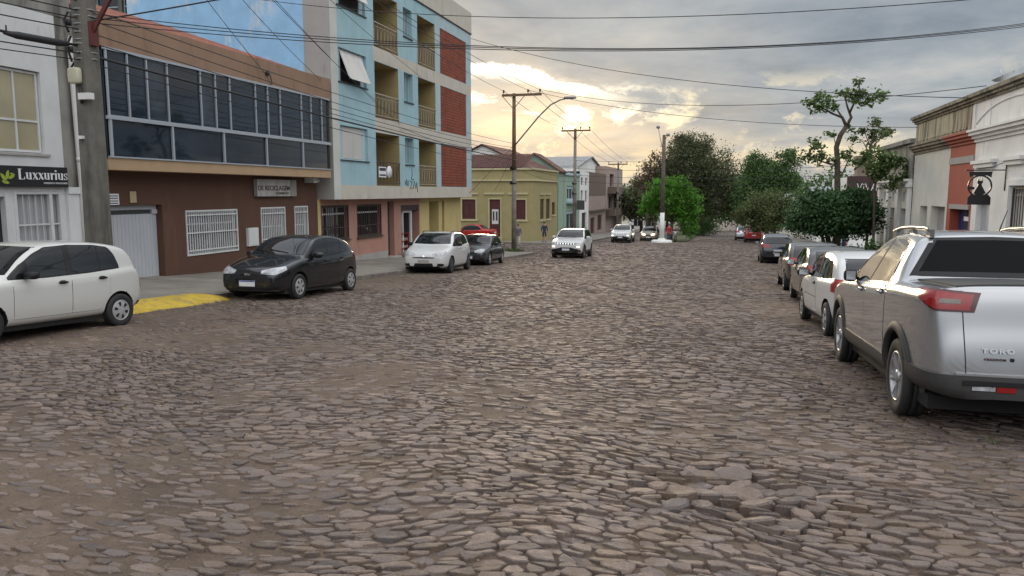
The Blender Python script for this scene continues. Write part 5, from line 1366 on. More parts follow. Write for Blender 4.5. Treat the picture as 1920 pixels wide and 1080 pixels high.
# ---------------------------------------------------------------- brown building with the glazed balcony
b = empty('glazed_building', (-15.4, 21, g(21)), 0, 'two storey brown building with a long tinted glass balcony and red tile roof', 'building')
BG = BL(-14.72)
with Kit(b):
    w = MB(); w.wall(B, 15.66, 26.93, -1.7, 2.34, [(16.42, 18.32, -.75, 1.41, .26), (19.30, 21.74, -.11, 1.19), (23.13, 24.58, -.95, 1.21), (25.27, 26.15, -1.05, 1.22)], .16)
    w.quad(B(15.66, 0, -1.7), B(15.66, -9, -1.7), B(15.66, -9, 6), B(15.66, 0, 6)); w.build('wall', M['brown_wall'], b)
    w = MB(); w.bbox(B, 15.72, 26.83, -.2, .70, 2.315, 2.61); w.bbox(B, 15.72, 26.83, -.2, .705, 2.57, 2.60)
    w.build('balcony_slab', M['tan_band'], b)
    w = MB(); w.bbox(B, 15.70, 26.95, -.4, .70, 5.29, 6.05); w.build('parapet', M['parapet_brown'], b)
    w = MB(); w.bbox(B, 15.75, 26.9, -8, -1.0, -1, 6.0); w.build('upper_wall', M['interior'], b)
    # roof of clay tiles: ridged sheet
    w = MB()
    nU = 110
    for i in range(nU):
        ua, ub = lerp(15.7, 25.6, i / nU), lerp(15.7, 25.6, (i + 1) / nU)
        for (q0, q1) in ((ua, (ua + ub) / 2), ((ua + ub) / 2, ub)):
            h0 = .05 if q0 == ua else 0; h1 = 0 if q0 == ua else .05
            rows = 12
            for r_ in range(rows):
                n0, n1 = lerp(.45, -5.2, r_ / rows), lerp(.45, -5.2, (r_ + 1) / rows)
                z0, z1 = 6.06 + (.45 - n0) * .335, 6.06 + (.45 - n1) * .335 + .04
                w.quad(B(q0, n0, z0 + .03 * (h0 > 0)), B(q1, n0, z0 + .03 * (h1 > 0)), B(q1, n1, z1 + .03 * (h1 > 0)), B(q0, n1, z1 + .03 * (h0 > 0)))
    w.build('roof', M['red_tiles'], b)
    # balcony glazing: upper sliding leaves, lower fixed lights, rails
    cuts = [15.80, 16.49, 17.16, 17.93, 19.30, 19.97, 20.66, 21.99, 22.68, 23.41, 24.77, 25.43, 26.20, 26.80]
    rails = MB()
    rails.bbox(BG, 15.74, 26.82, .0, .06, 5.22, 5.285); rails.bbox(BG, 15.74, 26.82, .0, .075, 3.55, 3.635); rails.bbox(BG, 15.74, 26.82, .0, .06, 2.612, 2.65)
    rails.build('balcony_rail', M['alu_frame'], b)
    for a, c in zip(cuts[:-1], cuts[1:]):
        f = MB(); f.bbox(BG, a, a + .045, .005, .05, 3.636, 5.219); f.bbox(BG, a + .046, c, .008, .030, 3.636, 3.66); p_ = f.build('balcony_window', M['alu_frame'], b)
        q = MB(); e_ = [random.uniform(-.009, .004) for _ in range(4)]; q.add([BG(u_, n_, z_) for n_, (u_, z_) in zip(e_, ((a + .002, 3.637), (c - .002, 3.637), (c - .002, 5.219), (a + .002, 5.219)))], [(0, 1, 2, 3)]); q.build('pane', M['tinted_blind'] if random.random() < .35 else M['tinted_glass'], p_)
    lows = [15.80, 18.01, 20.25, 22.50, 24.77, 26.80]
    for a, c in zip(lows[:-1], lows[1:]):
        f = MB(); f.bbox(BG, a, a + .07, .005, .06, 2.651, 3.548); p_ = f.build('balcony_window', M['alu_frame'], b)
        q = MB(); e_ = [random.uniform(-.012, .004) for _ in range(4)]; q.add([BG(u_, n_, z_) for n_, (u_, z_) in zip(e_, ((a + .002, 2.651), (c - .002, 2.651), (c - .002, 3.548), (a + .002, 3.548)))], [(0, 1, 2, 3)]); q.build('pane', M['tinted_glass'], p_)
    q = MB(); q.box(-15.7, -14.74, 15.76, 15.79, 2.65, 5.22); q.build('side_glazing', M['tinted_glass'], b)
    q = MB(); q.bbox(BG, 26.66, 26.80, -.015, .012, 2.66, 5.21); q.build('end_panel', M['interior'], b)
    # garage door
    f = MB(); f.bbox(B, 16.43, 18.30, -.24, -.20, -.74, 1.16); f.bbox(B, 16.43, 18.30, -.24, -.18, 1.28, 1.40); f.bbox(B, 16.43, 16.52, -.24, -.15, 1.16, 1.28); f.bbox(B, 18.10, 18.30, -.24, -.15, 1.16, 1.28)
    for i in range(1, 14): f.bbox(B, 16.43 + i * .134, 16.438 + i * .134, -.2, -.194, -.74, 1.16)
    gd = f.build('garage_door', M['door_metal'], b)
    q = MB(); q.bbox(B, 16.52, 18.10, -.26, -.22, 1.161, 1.279); q.build('vent_strip', M['slate_dark'], gd)
    # barred windows
    for (u0, u1, z0, z1) in ((19.30, 21.74, -.11, 1.19), (23.13, 24.58, -.95, 1.21), (25.27, 26.15, -1.05, 1.22)):
        wn = window(b, B, u0 + .02, u1 - .02, z0 + .02, z1 - .02, -.14, M['white_frame'], M['window_glass'], (lerp(u0, u1, .5),), (lerp(z0, z1, .7),), .05, name='barred_window')
        grille(b, B, u0 + .02, u1 - .02, z0 + .02, z1 - .02, -.01, M['white_frame'], .105, .030, (.08, .5, .92), 'window_bars', .05)
sg = empty('wall_sign', (-15.3, 23.9, 1.9), 0, 'long faded rectangular sign with dark lettering under the balcony slab', 'sign')
with Kit(sg):
    w = MB(); w.bbox(B, 22.74, 25.20, .02, .16, 1.62, 2.20); w.build('board', mat('faded_sign', (.40, .395, .375), .6, var=.25, vscale=2, stain=(.16, .15, .13), stain_amt=.8), sg)
    w = MB(); w.bbox(B, 24.78, 25.195, .161, .164, 1.63, 2.19); w.build('worn_end', M['weathered'], sg)
    place_text('lettering', 'DE RECICLAGEM', .2, B(23.76, .163, 1.895), (0, 1, 0), (0, 0, 1), M['dark_wood'], sg, width=1.95, height=.17, depth=.004, bold=.006)
    place_text('small_lettering', 'COMERCIO', .1, B(24.25, .163, 1.72), (0, 1, 0), (0, 0, 1), M['dark_wood'], sg, width=.86, height=.085, depth=.004, bold=.004)
w = MB(); w.bbox(B, 22.23, 22.80, .0, .10, -.04, .57); w.bbox(B, 22.27, 22.76, .101, .112, 0.0, .53)
tag(w.build('meter_box', M['white_wall']), 'square white utility meter box on the brown wall between barred windows', 'meter box')
st = empty('street_sign', (-15.39, 16.5, 1.57), 0, 'small white plate with lines of lettering above the garage door, beside the concrete pole', 'sign')
with Kit(st):
    w = MB(); w.bbox(B, 16.33, 16.72, .005, .02, 1.43, 1.72); w.build('plate', M['sign_white'], st)
    w = MB()
    for z in (1.66, 1.60, 1.53, 1.47): w.bbox(B, 16.37, 16.68, .0205, .022, z - .012, z + .012)
    w.build('lines', M['slate_dark'], st)
w = MB(); w.bbox(B, 17.11, 17.33, .005, .03, 1.48, 1.78); w.bbox(B, 17.19, 17.25, .031, .036, 1.56, 1.70)
tag(w.build('doorbell_plate', mat('cream_plate', (.45, .36, .22), .6)), 'small cream plate above the garage door of the brown building', 'plate')
w = MB(); w.bbox(B, 26.05, 26.35, .0, .40, 2.12, 2.31); w.lathe([(.05, 0), (.05, .1)], 12, 0, Matrix.Translation(B(26.2, .42, 2.2)) @ Matrix.Rotation(pi / 2, 4, 'Y'))
tag(w.build('floodlight', M['white_wall']), 'small white lamp under the end of the balcony slab', 'lamp')

# ---------------------------------------------------------------- apartment block
b = empty('apartment_building', (-14.7, 35, g(35)), 0, 'pale blue and cream four storey apartment block with red brick panels and small balconies', 'building')
BA = BL(-14.7)
Zf = [(2.05, 4.37), (4.98, 7.39), (7.97, 10.34)]
with Kit(b):
    w = MB()
    w.wall(BA, 27.05, 27.60, 1.48, 10.93, [], mi=1)
    w.wall(BA, 27.60, 30.78, 1.48, 2.05, [], mi=0)
    w.wall(BA, 27.60, 30.78, 2.05, 10.93, [(27.66, 30.08, 3.06, 4.40), (27.66, 30.08, 6.09, 7.39), (27.66, 30.08, 9.0, 10.36)], .2, mi=2)
    for (za, zb) in ((1.48, 2.05), (4.37, 4.98), (7.39, 7.97)): w.wall(BA, 30.78, 43.90, za, zb, [], mi=0)
    for i, (za, zb) in enumerate(Zf):
        zt = zb if i < 2 else 10.93
        w.wall(BA, 30.78, 33.40, za, zt, [(30.86, 33.36, za + .001, zb - .02, 1.25)], mi=2, mr=4)
        w.wall(BA, 33.40, 35.66, za, zt, [(34.02, 35.06, za + 1.04, zb - .03, .3)], mi=2)
        w.wall(BA, 35.66, 38.12, za, zt, [(35.72, 38.06, za + .001, zb - .02, 1.25)], mi=2, mr=4)
        w.wall(BA, 38.12, 43.90, za, zt, [(38.80, 43.02, za + .02, zb - .02, .06)], mi=3)
    # roof, end walls, underside
    w.quad(BA(27.05, -15, 10.93), BA(43.9, -15, 10.93), BA(43.9, 0, 10.93), BA(27.05, 0, 10.93), 0)
    w.quad(BA(27.05, 0, 1.48), BA(43.9, 0, 1.48), BA(43.9, -.7, 1.48), BA(27.05, -.7, 1.48), 5)
    w.quad(BA(43.9, 0, 1.48), BA(43.9, -15, 1.48), BA(43.9, -15, 10.93), BA(43.9, 0, 10.93), 3)
    w.quad(BA(43.9, -.7, -2.6), BA(43.9, -15, -2.6), BA(43.9, -15, 1.48), BA(43.9, -.7, 1.48), 6)
    w.quad(BA(27.05, 0, 1.48), BA(27.05, -1.13, 1.48), BA(27.05, -1.13, 10.93), BA(27.05, 0, 10.93), 5)
    w.quad(BA(27.05, -1.13, 1.48), BA(27.05, -9.2, 1.48), BA(27.05, -9.2, 10.93), BA(27.05, -1.13, 10.93), 7)
    w.build('wall', [M['cream_wall'], M['pale_column'], M['sky_blue_wall'], M['pale_blue_wall'], M['ochre_wall'], M['grey_concrete'], M['yellow_pillar'], M['bright_blue_wall']], b)
    w = MB(); w.bbox(BA, 27.03, 43.93, -.25, .04, 10.98, 12.15); w.bbox(BA, 27.03, 43.93, -15, .06, 10.932, 10.98, 1)
    w.box(-29.7, -14.96, 43.68, 43.92, 10.982, 12.15); w.box(-23.9, -14.97, 27.04, 27.28, 10.982, 12.15)
    w.build('parapet', [M['cream_wall'], M['dark_wood']], b)
    # brick panels
    for (za, zb) in Zf:
        q = MB(); q.bbox(BA, 38.81, 43.01, -.06, -.025, za + .03, zb - .03); q.build('brick_panel', M['brick'], b)
    # bedroom windows with white shutters; the middle one is propped open
    for i, (z0, z1) in enumerate(((3.06, 4.40), (6.09, 7.39), (9.0, 10.36))):
        f = MB(); f.bbox(BA, 27.66, 30.08, -.19, -.12, z0, z0 + .05); f.bbox(BA, 27.66, 28.02, -.19, -.12, z0 + .05, z1); f.bbox(BA, 29.74, 30.08, -.19, -.12, z0 + .05, z1); f.bbox(BA, 27.60, 30.14, -.02, .05, z0 - .05, z0 - .005, 1)
        wn = f.build('bedroom_window', [M['pale_blue_wall'], M['slate_dark']], b)
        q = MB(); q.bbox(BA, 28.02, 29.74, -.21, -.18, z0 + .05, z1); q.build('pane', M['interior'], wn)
        q = MB()
        if i == 0:
            q.bbox(BA, 28.03, 29.73, -.17, -.13, z0 + .06, z1 - .02)
            for k in range(18): q.bbox(BA, 28.03, 29.73, -.129, -.118, z0 + .08 + k * .069, z0 + .115 + k * .069)
        else:
            # hinged at the top, pushed out at the bottom
            o1 = .34 if i == 1 else .3; zb_ = z0 + (.12 if i == 1 else .40)
            a_, b2, c_, d_ = BA(27.95, -.12, z1 - .02), BA(29.80, -.12, z1 - .02), BA(29.80, o1, zb_), BA(27.95, o1, zb_)
            nn = (b2 - a_).cross(d_ - a_).normalized() * .03
            q.add([a_, b2, c_, d_, a_ + nn, b2 + nn, c_ + nn, d_ + nn], [(0, 1, 2, 3), (4, 7, 6, 5), (0, 4, 5, 1), (1, 5, 6, 2), (2, 6, 7, 3), (3, 7, 4, 0)])
        q.build('shutter', M['white_shutter'], wn)
    # narrow bathroom windows
    for (za, zb) in Zf:
        window(b, BA, 34.03, 35.05, za + 1.05, zb - .04, -.26, M['pale_blue_wall'], mat('frosted', (.20, .26, .29), .25) if za < 3 else bpy.data.materials['frosted'], (34.4, 34.7), (), .05, 'bathroom_window')
        q = MB(); q.bbox(BA, 33.98, 35.10, -.02, .05, za + .98, za + 1.035); q.build('sill', M['slate_dark'], b)
    # balconies: back wall shutter, railing
    for i, (za, zb) in enumerate(Zf):
        for (u0, u1) in ((30.88, 33.34), (35.74, 38.04)):
            m_ = M['brown_shutter'] if i == 0 and u0 < 32 else M['ochre_shutter']
            q = MB(); q.bbox(BA, u0, u1, -1.24, -1.20, za + .02, zb - .03)
            for k in range(24): q.bbox(BA, u0 + .15, u1 - .5, -1.199, -1.185, za + .05 + k * .09, za + .10 + k * .09)
            q.build('balcony_shutter', m_, b)
            q = MB(); zr = za + 1.03
            q.bbox(BA, u0 - .02, u1 + .02, -.02, .03, zr - .02, zr + .02); q.bbox(BA, u0 - .02, u1 + .02, -.01, .02, za + .10, za + .13); q.bbox(BA, u0 - .02, u1 + .02, -.01, .02, zr - .17, zr - .15)
            k = 7
            for j in range(k + 1):
                u = lerp(u0 + .02, u1 - .02, j / k)
                q.bbox(BA, u - .007, u + .007, -.005, .010, za + .13, zr - .02)
                if j < k:
                    du = (u1 - u0 - .04) / k
                    pts = [BA(u + du * (.5 + .38 * cos(t) * (1 if t < pi else 1)), .006, za + .50 + .33 * sin(t)) for t in np.linspace(0, 2 * pi, 13)]
                    q.tube(pts, .007, 4, caps=False)
            q.build('railing', M['pale_iron'] if not (i == 0 and u0 < 32) else M['dark_iron'], b)
    # ground floor
    w = MB()
    w.wall(B, 26.96, 27.16, -2.4, 1.48, [], mi=1)
    w.wall(B, 27.16, 37.42, -2.4, 1.48, [(27.22, 29.50, -.2, 1.22), (30.28, 32.72, -.2, 1.22), (33.42, 34.16, -1.28, 1.33, .3), (34.98, 37.30, -1.45, 1.13, .6)], .3)
    w.wall(B, 37.42, 43.90, -2.6, 1.48, [(38.72, 40.16, -1.5, 1.28, .9), (40.7, 41.05, -1.5, 1.28, .5)], .3, mi=1)
    w.quad(B(26.96, 0, -2.4), B(26.96, -4, -2.4), B(26.96, -4, 1.48), B(26.96, 0, 1.48), 1)
    w.build('ground_floor_wall', [M['pink_wall'], M['yellow_pillar']], b)
    q = MB(); q.bbox(B, 27.2, 33.35, .003, .02, -1.6, -.98); q.build('plinth', M['grey_concrete'], b)
    for (u0, u1) in ((27.22, 29.50), (30.28, 32.72)):
        wn = window(b, B, u0 + .01, u1 - .01, -.19, 1.21, -.26, M['dark_wood'], M['window_glass'], (lerp(u0, u1, .33), lerp(u0, u1, .67)), (.88,), .06, 'shop_window')
        q = MB(); q.bbox(B, u0 + .1, u1 - .1, -.20, -.15, .84, .91); q.build('crossbar', M['white_frame'], wn)
        grille(b, B, u0 + .03, u1 - .03, -.17, 1.19, -.03, M['dark_iron'], .17, .022, (.03, .35, .97), 'window_bars', .04)
        q = MB(); q.bbox(B, u0 - .06, u1 + .06, 0, .08, -.27, -.205); q.build('sill', M['dark_wood'], b)
    panel(b, B, 33.43, 34.15, -1.27, 1.32, -.25, M['slate_dark'], 'entrance_door')
    q = MB(); q.bbox(B, 33.3, 34.4, .0, .28, -1.45, -1.29); q.build('step', M['grey_concrete'], b)
    # little shop: white door frame, awning beam, interior with red stand
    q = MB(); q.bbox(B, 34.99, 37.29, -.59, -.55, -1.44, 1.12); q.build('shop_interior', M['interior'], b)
    q = MB(); q.bbox(B, 34.99, 37.29, -.35, -.02, .86, 1.12); q.build('lintel', M['maroon'], b)
    q = MB(); q.bbox(B, 35.55, 36.75, -.25, -.17, .74, .85); q.bbox(B, 36.55, 36.75, -.25, -.17, -1.44, .74); q.bbox(B, 35.55, 35.66, -.25, -.17, -1.44, .74); q.build('door_frame', M['white_frame'], b)
    q = MB(); q.bbox(B, 35.20, 35.66, -.45, -.30, .05, .68); q.build('poster', M['sign_white'], b)
    panel(b, B, 38.74, 40.14, -1.49, 1.27, -.85, M['green_house'], 'inner_wall'); panel(b, B, 40.71, 41.04, -1.49, 1.27, -.45, M['brown_shutter'], 'side_door')
# notice boards on the lower balcony railing
w = MB(); w.bbox(BA, 31.0, 31.75, .035, .05, 2.42, 2.88); w.bbox(BA, 31.05, 31.70, .051, .054, 2.70, 2.83, 1); w.bbox(BA, 31.05, 31.70, .051, .054, 2.48, 2.55, 1)
tag(w.build('notice_board', [M['sign_white'], M['slate_dark']]), 'small white rectangular notice with grey lines on the lowest balcony railing', 'sign')
w = MB(); w.lathe([(.27, 0), (.27, .02), (0, .02)], 28, 0, Matrix.Translation(BA(32.1, .03, 2.67)) @ Matrix.Rotation(pi / 2, 4, 'Y')); w.lathe([(.0, .0), (.27, .0)], 28, 0, Matrix.Translation(BA(32.1, .03, 2.67)) @ Matrix.Rotation(pi / 2, 4, 'Y'))
tag(w.build('round_notice', M['sign_white']), 'white oval notice on the lowest balcony railing', 'sign')
w = MB()
for (u0, z0, pts) in ((33.9, 2.0, [(0, .35), (.12, .1), (.2, .42), (.32, .05), (.42, .38)]), (34.5, 1.9, [(0, .45), (.25, .42), (.02, .05), (.3, .08)]), (34.9, 1.85, [(0, .1), (.15, .5), (.3, .1), (.42, .45), (.5, -.1)]), (34.55, 2.5, [(.2, .5), (.22, .1), (.12, -.1), (.4, -.15)])):
    w.tube([BA(u0 + a * 1.1, .008, z0 + c * .9) for a, c in pts], .016, 4)
tag(w.build('graffiti', M['slate_dark']), 'black scrawled graffiti on the blue wall above the cream slab of the apartment block', 'graffiti')
# grey building behind, at the top left
hb = empty('rear_building', (-26, 30, g(30)), 0, 'grey weathered building with tall old windows behind the red tile roof', 'building')
with Kit(hb):
    Bq = BF(27.9)
    w = MB(); w.wall(Bq, -34, -23.2, 0, 12, [(-26.3, -25.1, 8.0, 10.6), (-24.9, -24.0, 8.0, 10.6), (-28.5, -27.2, 8.0, 10.6)], .2); w.quad(Bq(-23.2, 0, 0), Bq(-23.2, -.6, 0), Bq(-23.2, -.6, 12), Bq(-23.2, 0, 12)); w.quad(Bq(-34, 0, 12), Bq(-23.2, 0, 12), Bq(-23.2, -8, 12), Bq(-34, -8, 12)); w.build('wall', M['weathered'], hb)
    for (a, c) in ((-26.3, -25.1), (-24.9, -24.0), (-28.5, -27.2)): window(hb, Bq, a + .01, c - .01, 8.01, 10.59, -.16, M['pale_blue_wall'], M['window_glass'], (lerp(a, c, .5),), (9.6,))

# ---------------------------------------------------------------- yellow corner house
b = empty('corner_house', (-20, 66, g(65)), 0, 'single storey ochre yellow corner house with wine red shutters and a brown tile roof', 'house')
BY = BF(64.5); BS = BL(-16.0)
with Kit(b):
    w = MB()
    w.wall(BY, -30, -16.0, -3.0, 3.75, [(-22.5, -21.25, -.58, 1.15), (-19.95, -18.97, -2.12, 1.15), (-17.56, -16.68, -.58, 1.12), (-26.3, -25.0, -.58, 1.15)], .15)
    w.wall(BS, 64.5, 74.4, -3.2, 3.75, [(67.15, 68.65, -.64, 1.17), (69.5, 71.1, -.70, 1.17), (72.0, 73.4, -.38, .80)], .18)
    w.quad((-16, 74.4, -3.2), (-30, 74.4, -3.2), (-30, 74.4, 3.75), (-16, 74.4, 3.75)); w.build('wall', M['yellow_house'], b)
    w = MB()
    for (z0, z1, pr) in ((2.74, 2.90, .16), (3.70, 3.86, .14)):
        w.bbox(BY, -30, -16.0 + pr, .0, pr, z0, z1); w.bbox(BS, 64.501, 74.4, .0, pr, z0 + .002, z1 - .002)
    for (a, c) in ((-22.75, -21.0), (-20.45, -18.62), (-18.26, -16.46)): w.bbox(BY, a, c, .001, .10, 1.58, 1.74)
    for (a, c) in ((-22.75, -21.0), (-17.8, -16.45)): w.bbox(BY, a, c, .001, .10, -.76, -.60)
    for (a, c) in ((67.0, 68.8), (69.3, 71.3)): w.bbox(BS, a, c, .001, .10, 1.55, 1.68); w.bbox(BS, a, c, .001, .10, -.84, -.70)
    w.bbox(BS, 71.8, 73.6, .001, .08, -.50, -.385)
    for (a, c, z0, z1) in ((-22.62, -21.13, -.60, 1.27), (-20.07, -18.85, -2.4, 1.27), (-17.68, -16.56, -.60, 1.24)):
        w.bbox(BY, a, a + .11, .001, .04, z0, z1); w.bbox(BY, c - .11, c, .001, .04, z0, z1); w.bbox(BY, a + .11, c - .11, .001, .04, z1 - .11, z1)
    w.build('cornice', M['cream_trim'], b)
    w = MB(); n_ = 60
    for i in range(n_):
        a, c = lerp(-30, -17.0, i / n_), lerp(-30, -17.0, (i + .55) / n_)
        w.add([(a, 64.7, 3.87), (c, 64.7, 3.87), (c, 69.5, 5.25), (a, 69.5, 5.25), (a, 64.7, 3.95), (c, 64.7, 3.95), (c, 69.5, 5.33), (a, 69.5, 5.33)], [(4, 5, 6, 7), (0, 1, 5, 4), (1, 2, 6, 5), (0, 3, 7, 4)])
    w.quad((-30, 64.7, 3.865), (-16.2, 64.7, 3.865), (-18.8, 69.5, 5.245), (-30, 69.5, 5.245)); w.quad((-16.2, 64.7, 3.865), (-16.2, 74.3, 3.865), (-18.8, 71.5, 5.245), (-18.8, 69.5, 5.245)); w.quad((-30, 69.5, 5.245), (-18.8, 69.5, 5.245), (-18.8, 71.5, 5.245), (-30, 74.3, 3.865))
    w.build('roof', M['brown_tiles'], b)
    for (a, c, z0, z1) in ((-22.5, -21.25, -.58, 1.15), (-17.56, -16.68, -.58, 1.12), (-26.3, -25.0, -.58, 1.15)): window(b, BY, a + .01, c - .01, z0 + .01, z1 - .01, -.11, M['wine_wood'], M['wine_wood'], (lerp(a, c, .5),), (lerp(z0, z1, .72),), .07, 'shuttered_window', 'shutter')
    d = panel(b, BY, -19.94, -18.98, -2.11, 1.14, -.10, M['wine_wood'], 'door')
    q = MB(); q.bbox(BY, -19.76, -19.16, -.095, -.07, -1.0, .28); q.bbox(BY, -19.68, -19.52, -.069, -.066, -.7, .1, 1); q.bbox(BY, -19.40, -19.24, -.069, -.066, -.7, .1, 1); q.build('door_grille', [M['white_frame'], M['slate_dark']], d)
    q = MB(); q.bbox(BY, -20.1, -18.8, .0, .4, -2.9, -2.15); q.build('step', M['cream_trim'], b)
    for (a, c, z0, z1) in ((67.15, 68.65, -.64, 1.17), (69.5, 71.1, -.70, 1.17), (72.0, 73.4, -.38, .80)): window(b, BS, a + .01, c - .01, z0 + .01, z1 - .01, -.14, M['dark_wood'], M['ochre_shutter'], (lerp(a, c, .5),), (), .08, 'shuttered_window', 'shutter')
# white gabled house behind it
def gable_house(name, label, x0, x1, y0, y1, zb, ze, zr, wm, rm, ridge='y', wins=(), cat='house'):
    o = empty(name, ((x0 + x1) / 2, (y0 + y1) / 2, g((y0 + y1) / 2)), 0, label, cat)
    with Kit(o):
        w = MB()
        if ridge == 'y':
            xm = (x0 + x1) / 2
            for y_ in (y0, y1): w.add([(x0, y_, zb), (x1, y_, zb), (x1, y_, ze), (xm, y_, zr), (x0, y_, ze)], [(0, 1, 2, 3, 4)])
            w.quad((x0, y0, zb), (x0, y1, zb), (x0, y1, ze), (x0, y0, ze)); w.quad((x1, y0, zb), (x1, y1, zb), (x1, y1, ze), (x1, y0, ze))
            w.build('wall', wm, o)
            r = MB(); e = .3; s_ = (zr - ze) / (xm - x0)
            for (xa, sg_) in ((x0 - e, 1), (x1 + e, -1)):
                za = ze - e * s_
                a, c = (xa, y0 - e, za + .03), (xm, y0 - e, zr + .03); a2, c2 = (xa, y1 + e, za + .03), (xm, y1 + e, zr + .03)
                up_ = Vector((0, 0, .12)); vs = [Vector(p) for p in (a, c, c2, a2)]; vs += [v + up_ for v in vs]
                r.add(vs, [(0, 3, 2, 1), (4, 5, 6, 7), (0, 1, 5, 4), (1, 2, 6, 5), (2, 3, 7, 6), (3, 0, 4, 7)])
            r.build('roof', rm, o)
        else:
            ym = (y0 + y1) / 2
            for x_ in (x0, x1): w.add([(x_, y0, zb), (x_, y1, zb), (x_, y1, ze), (x_, ym, zr), (x_, y0, ze)], [(0, 1, 2, 3, 4)])
            w.quad((x0, y0, zb), (x1, y0, zb), (x1, y0, ze), (x0, y0, ze)); w.quad((x0, y1, zb), (x1, y1, zb), (x1, y1, ze), (x0, y1, ze))
            w.build('wall', wm, o)
            r = MB(); e = .3; s_ = (zr - ze) / (ym - y0)
            for ya in (y0 - e, y1 + e):
                za = ze - e * s_
                vs = [Vector(p) for p in ((x0 - e, ya, za + .03), (x1 + e, ya, za + .03), (x1 + e, ym, zr + .03), (x0 - e, ym, zr + .03))]; vs += [v + Vector((0, 0, .12)) for v in vs]
                r.add(vs, [(0, 3, 2, 1), (4, 5, 6, 7), (0, 1, 5, 4), (1, 2, 6, 5), (2, 3, 7, 6), (3, 0, 4, 7)])
            r.build('roof', rm, o)
        for (face, a, c, z0, z1) in wins:
            Bw = {'f': BF(y0 - .02), 'r': BL(x1 + .02), 'l': BR(x0 - .02)}[face]
            window(o, Bw, a, c, z0, z1, 0, M['white_frame'], M['window_glass'], (lerp(a, c, .5),), (), .07)
    return o
gable_house('gabled_house', 'white gabled house with a low brown tile roof behind the yellow corner house', -29.5, -20.3, 78, 90, -3, 4.6, 6.7, M['white_facade'], M['brown_tiles'])
gable_house('gabled_house', 'pale green house with its gable facing the street and a brown tile roof', -21.0, -16.02, 75.0, 77.6, -3, 3.9, 5.55, M['green_house'], M['brown_tiles'])
# row along the far left side
b = empty('green_house', (-16, 80, g(80)), 0, 'pale green two storey house with a balcony window above its door', 'house')
with Kit(b):
    w = MB(); w.wall(BS, 77.7, 86.4, -4, 3.85, [(79.2, 84.4, .8, 2.45), (79.0, 83.6, -2.7, -.2)], .25); w.quad((-16, 86.4, -4), (-26, 86.4, -4), (-26, 86.4, 3.85), (-16, 86.4, 3.85)); w.quad((-16, 77.7, 3.85), (-26, 77.7, 3.85), (-26, 86.4, 3.85), (-16, 86.4, 3.85)); w.quad((-16, 77.7, -4), (-26, 77.7, -4), (-26, 77.7, 3.85), (-16, 77.7, 3.85)); w.build('wall', M['green_house'], b)
    w = MB(); w.bbox(BS, 77.7, 86.4, .002, .15, 3.55, 3.84); w.bbox(BS, 79.0, 84.6, .002, .6, .62, .78); w.build('cornice', M['pale_blue_wall'], b)
    window(b, BS, 79.25, 84.35, .81, 2.44, -.18, M['pale_blue_wall'], M['slate_dark'], (80.9, 82.6), (), .3); window(b, BS, 79.05, 83.55, -2.69, -.21, -.18, M['pale_blue_wall'], M['slate_dark'], (81.3,), (), .3, 'door', 'door_panel')
b = empty('town_house', (-16, 90, g(90)), 0, 'narrow white and grey town house between the green house and the brown block', 'house')
with Kit(b):
    w = MB(); w.wall(BS, 86.45, 92.6, -4.2, 4.15, [(87.2, 88.6, .6, 2.0), (90, 91.4, .6, 2.0), (87.2, 88.6, 2.6, 3.5), (90, 91.4, 2.6, 3.5), (88, 91, -3, -.6)], .25); w.quad((-16, 92.6, -4), (-26, 92.6, -4), (-26, 92.6, 4.15), (-16, 92.6, 4.15)); w.quad((-16, 86.45, 4.15), (-26, 86.45, 4.15), (-26, 92.6, 4.15), (-16, 92.6, 4.15)); w.build('wall', M['white_facade'], b)
    for (a, c, z0, z1) in ((87.2, 88.6, .6, 2.0), (90, 91.4, .6, 2.0), (87.2, 88.6, 2.6, 3.5), (90, 91.4, 2.6, 3.5)): window(b, BS, a, c, z0, z1, -.2, M['grey_concrete'], M['window_glass'])
    panel(b, BS, 88, 91, -3, -.6, -.15, M['slate_dark'], 'door')
b = empty('brown_block', (-16, 99, g(99)), 0, 'brown upper walls over a pale ground floor with arched doorway', 'building')
with Kit(b):
    w = MB(); w.wall(BS, 92.7, 106.3, 1.3, 4.25, [], mi=0); w.wall(BS, 92.7, 106.3, -5, 1.3, [(94, 97.2, -3.4, -1.4), (99.5, 103, -3.2, -1.2)], .25, mi=1)
    w.quad((-16, 92.7, -5), (-26, 92.7, -5), (-26, 92.7, 4.25), (-16, 92.7, 4.25), 0); w.quad((-16, 92.7, 4.25), (-26, 92.7, 4.25), (-26, 106.3, 4.25), (-16, 106.3, 4.25), 0)
    w.build('wall', [M['grey_brown_wall'], M['dusty_pink_wall']], b)
    q = MB(); q.bbox(BS, 92.7, 106.3, .003, .5, -.55, -.4); q.build('canopy', M['grey_brown_wall'], b)
    panel(b, BS, 94, 97.2, -3.4, -1.4, -.15, M['wine_wood'], 'shutter'); panel(b, BS, 99.5, 103, -3.2, -1.2, -.15, M['wine_wood'], 'shutter')
b = empty('balcony_block', (-16, 112, g(112)), 0, 'brownish three storey block with projecting balconies at the end of the left row', 'building')
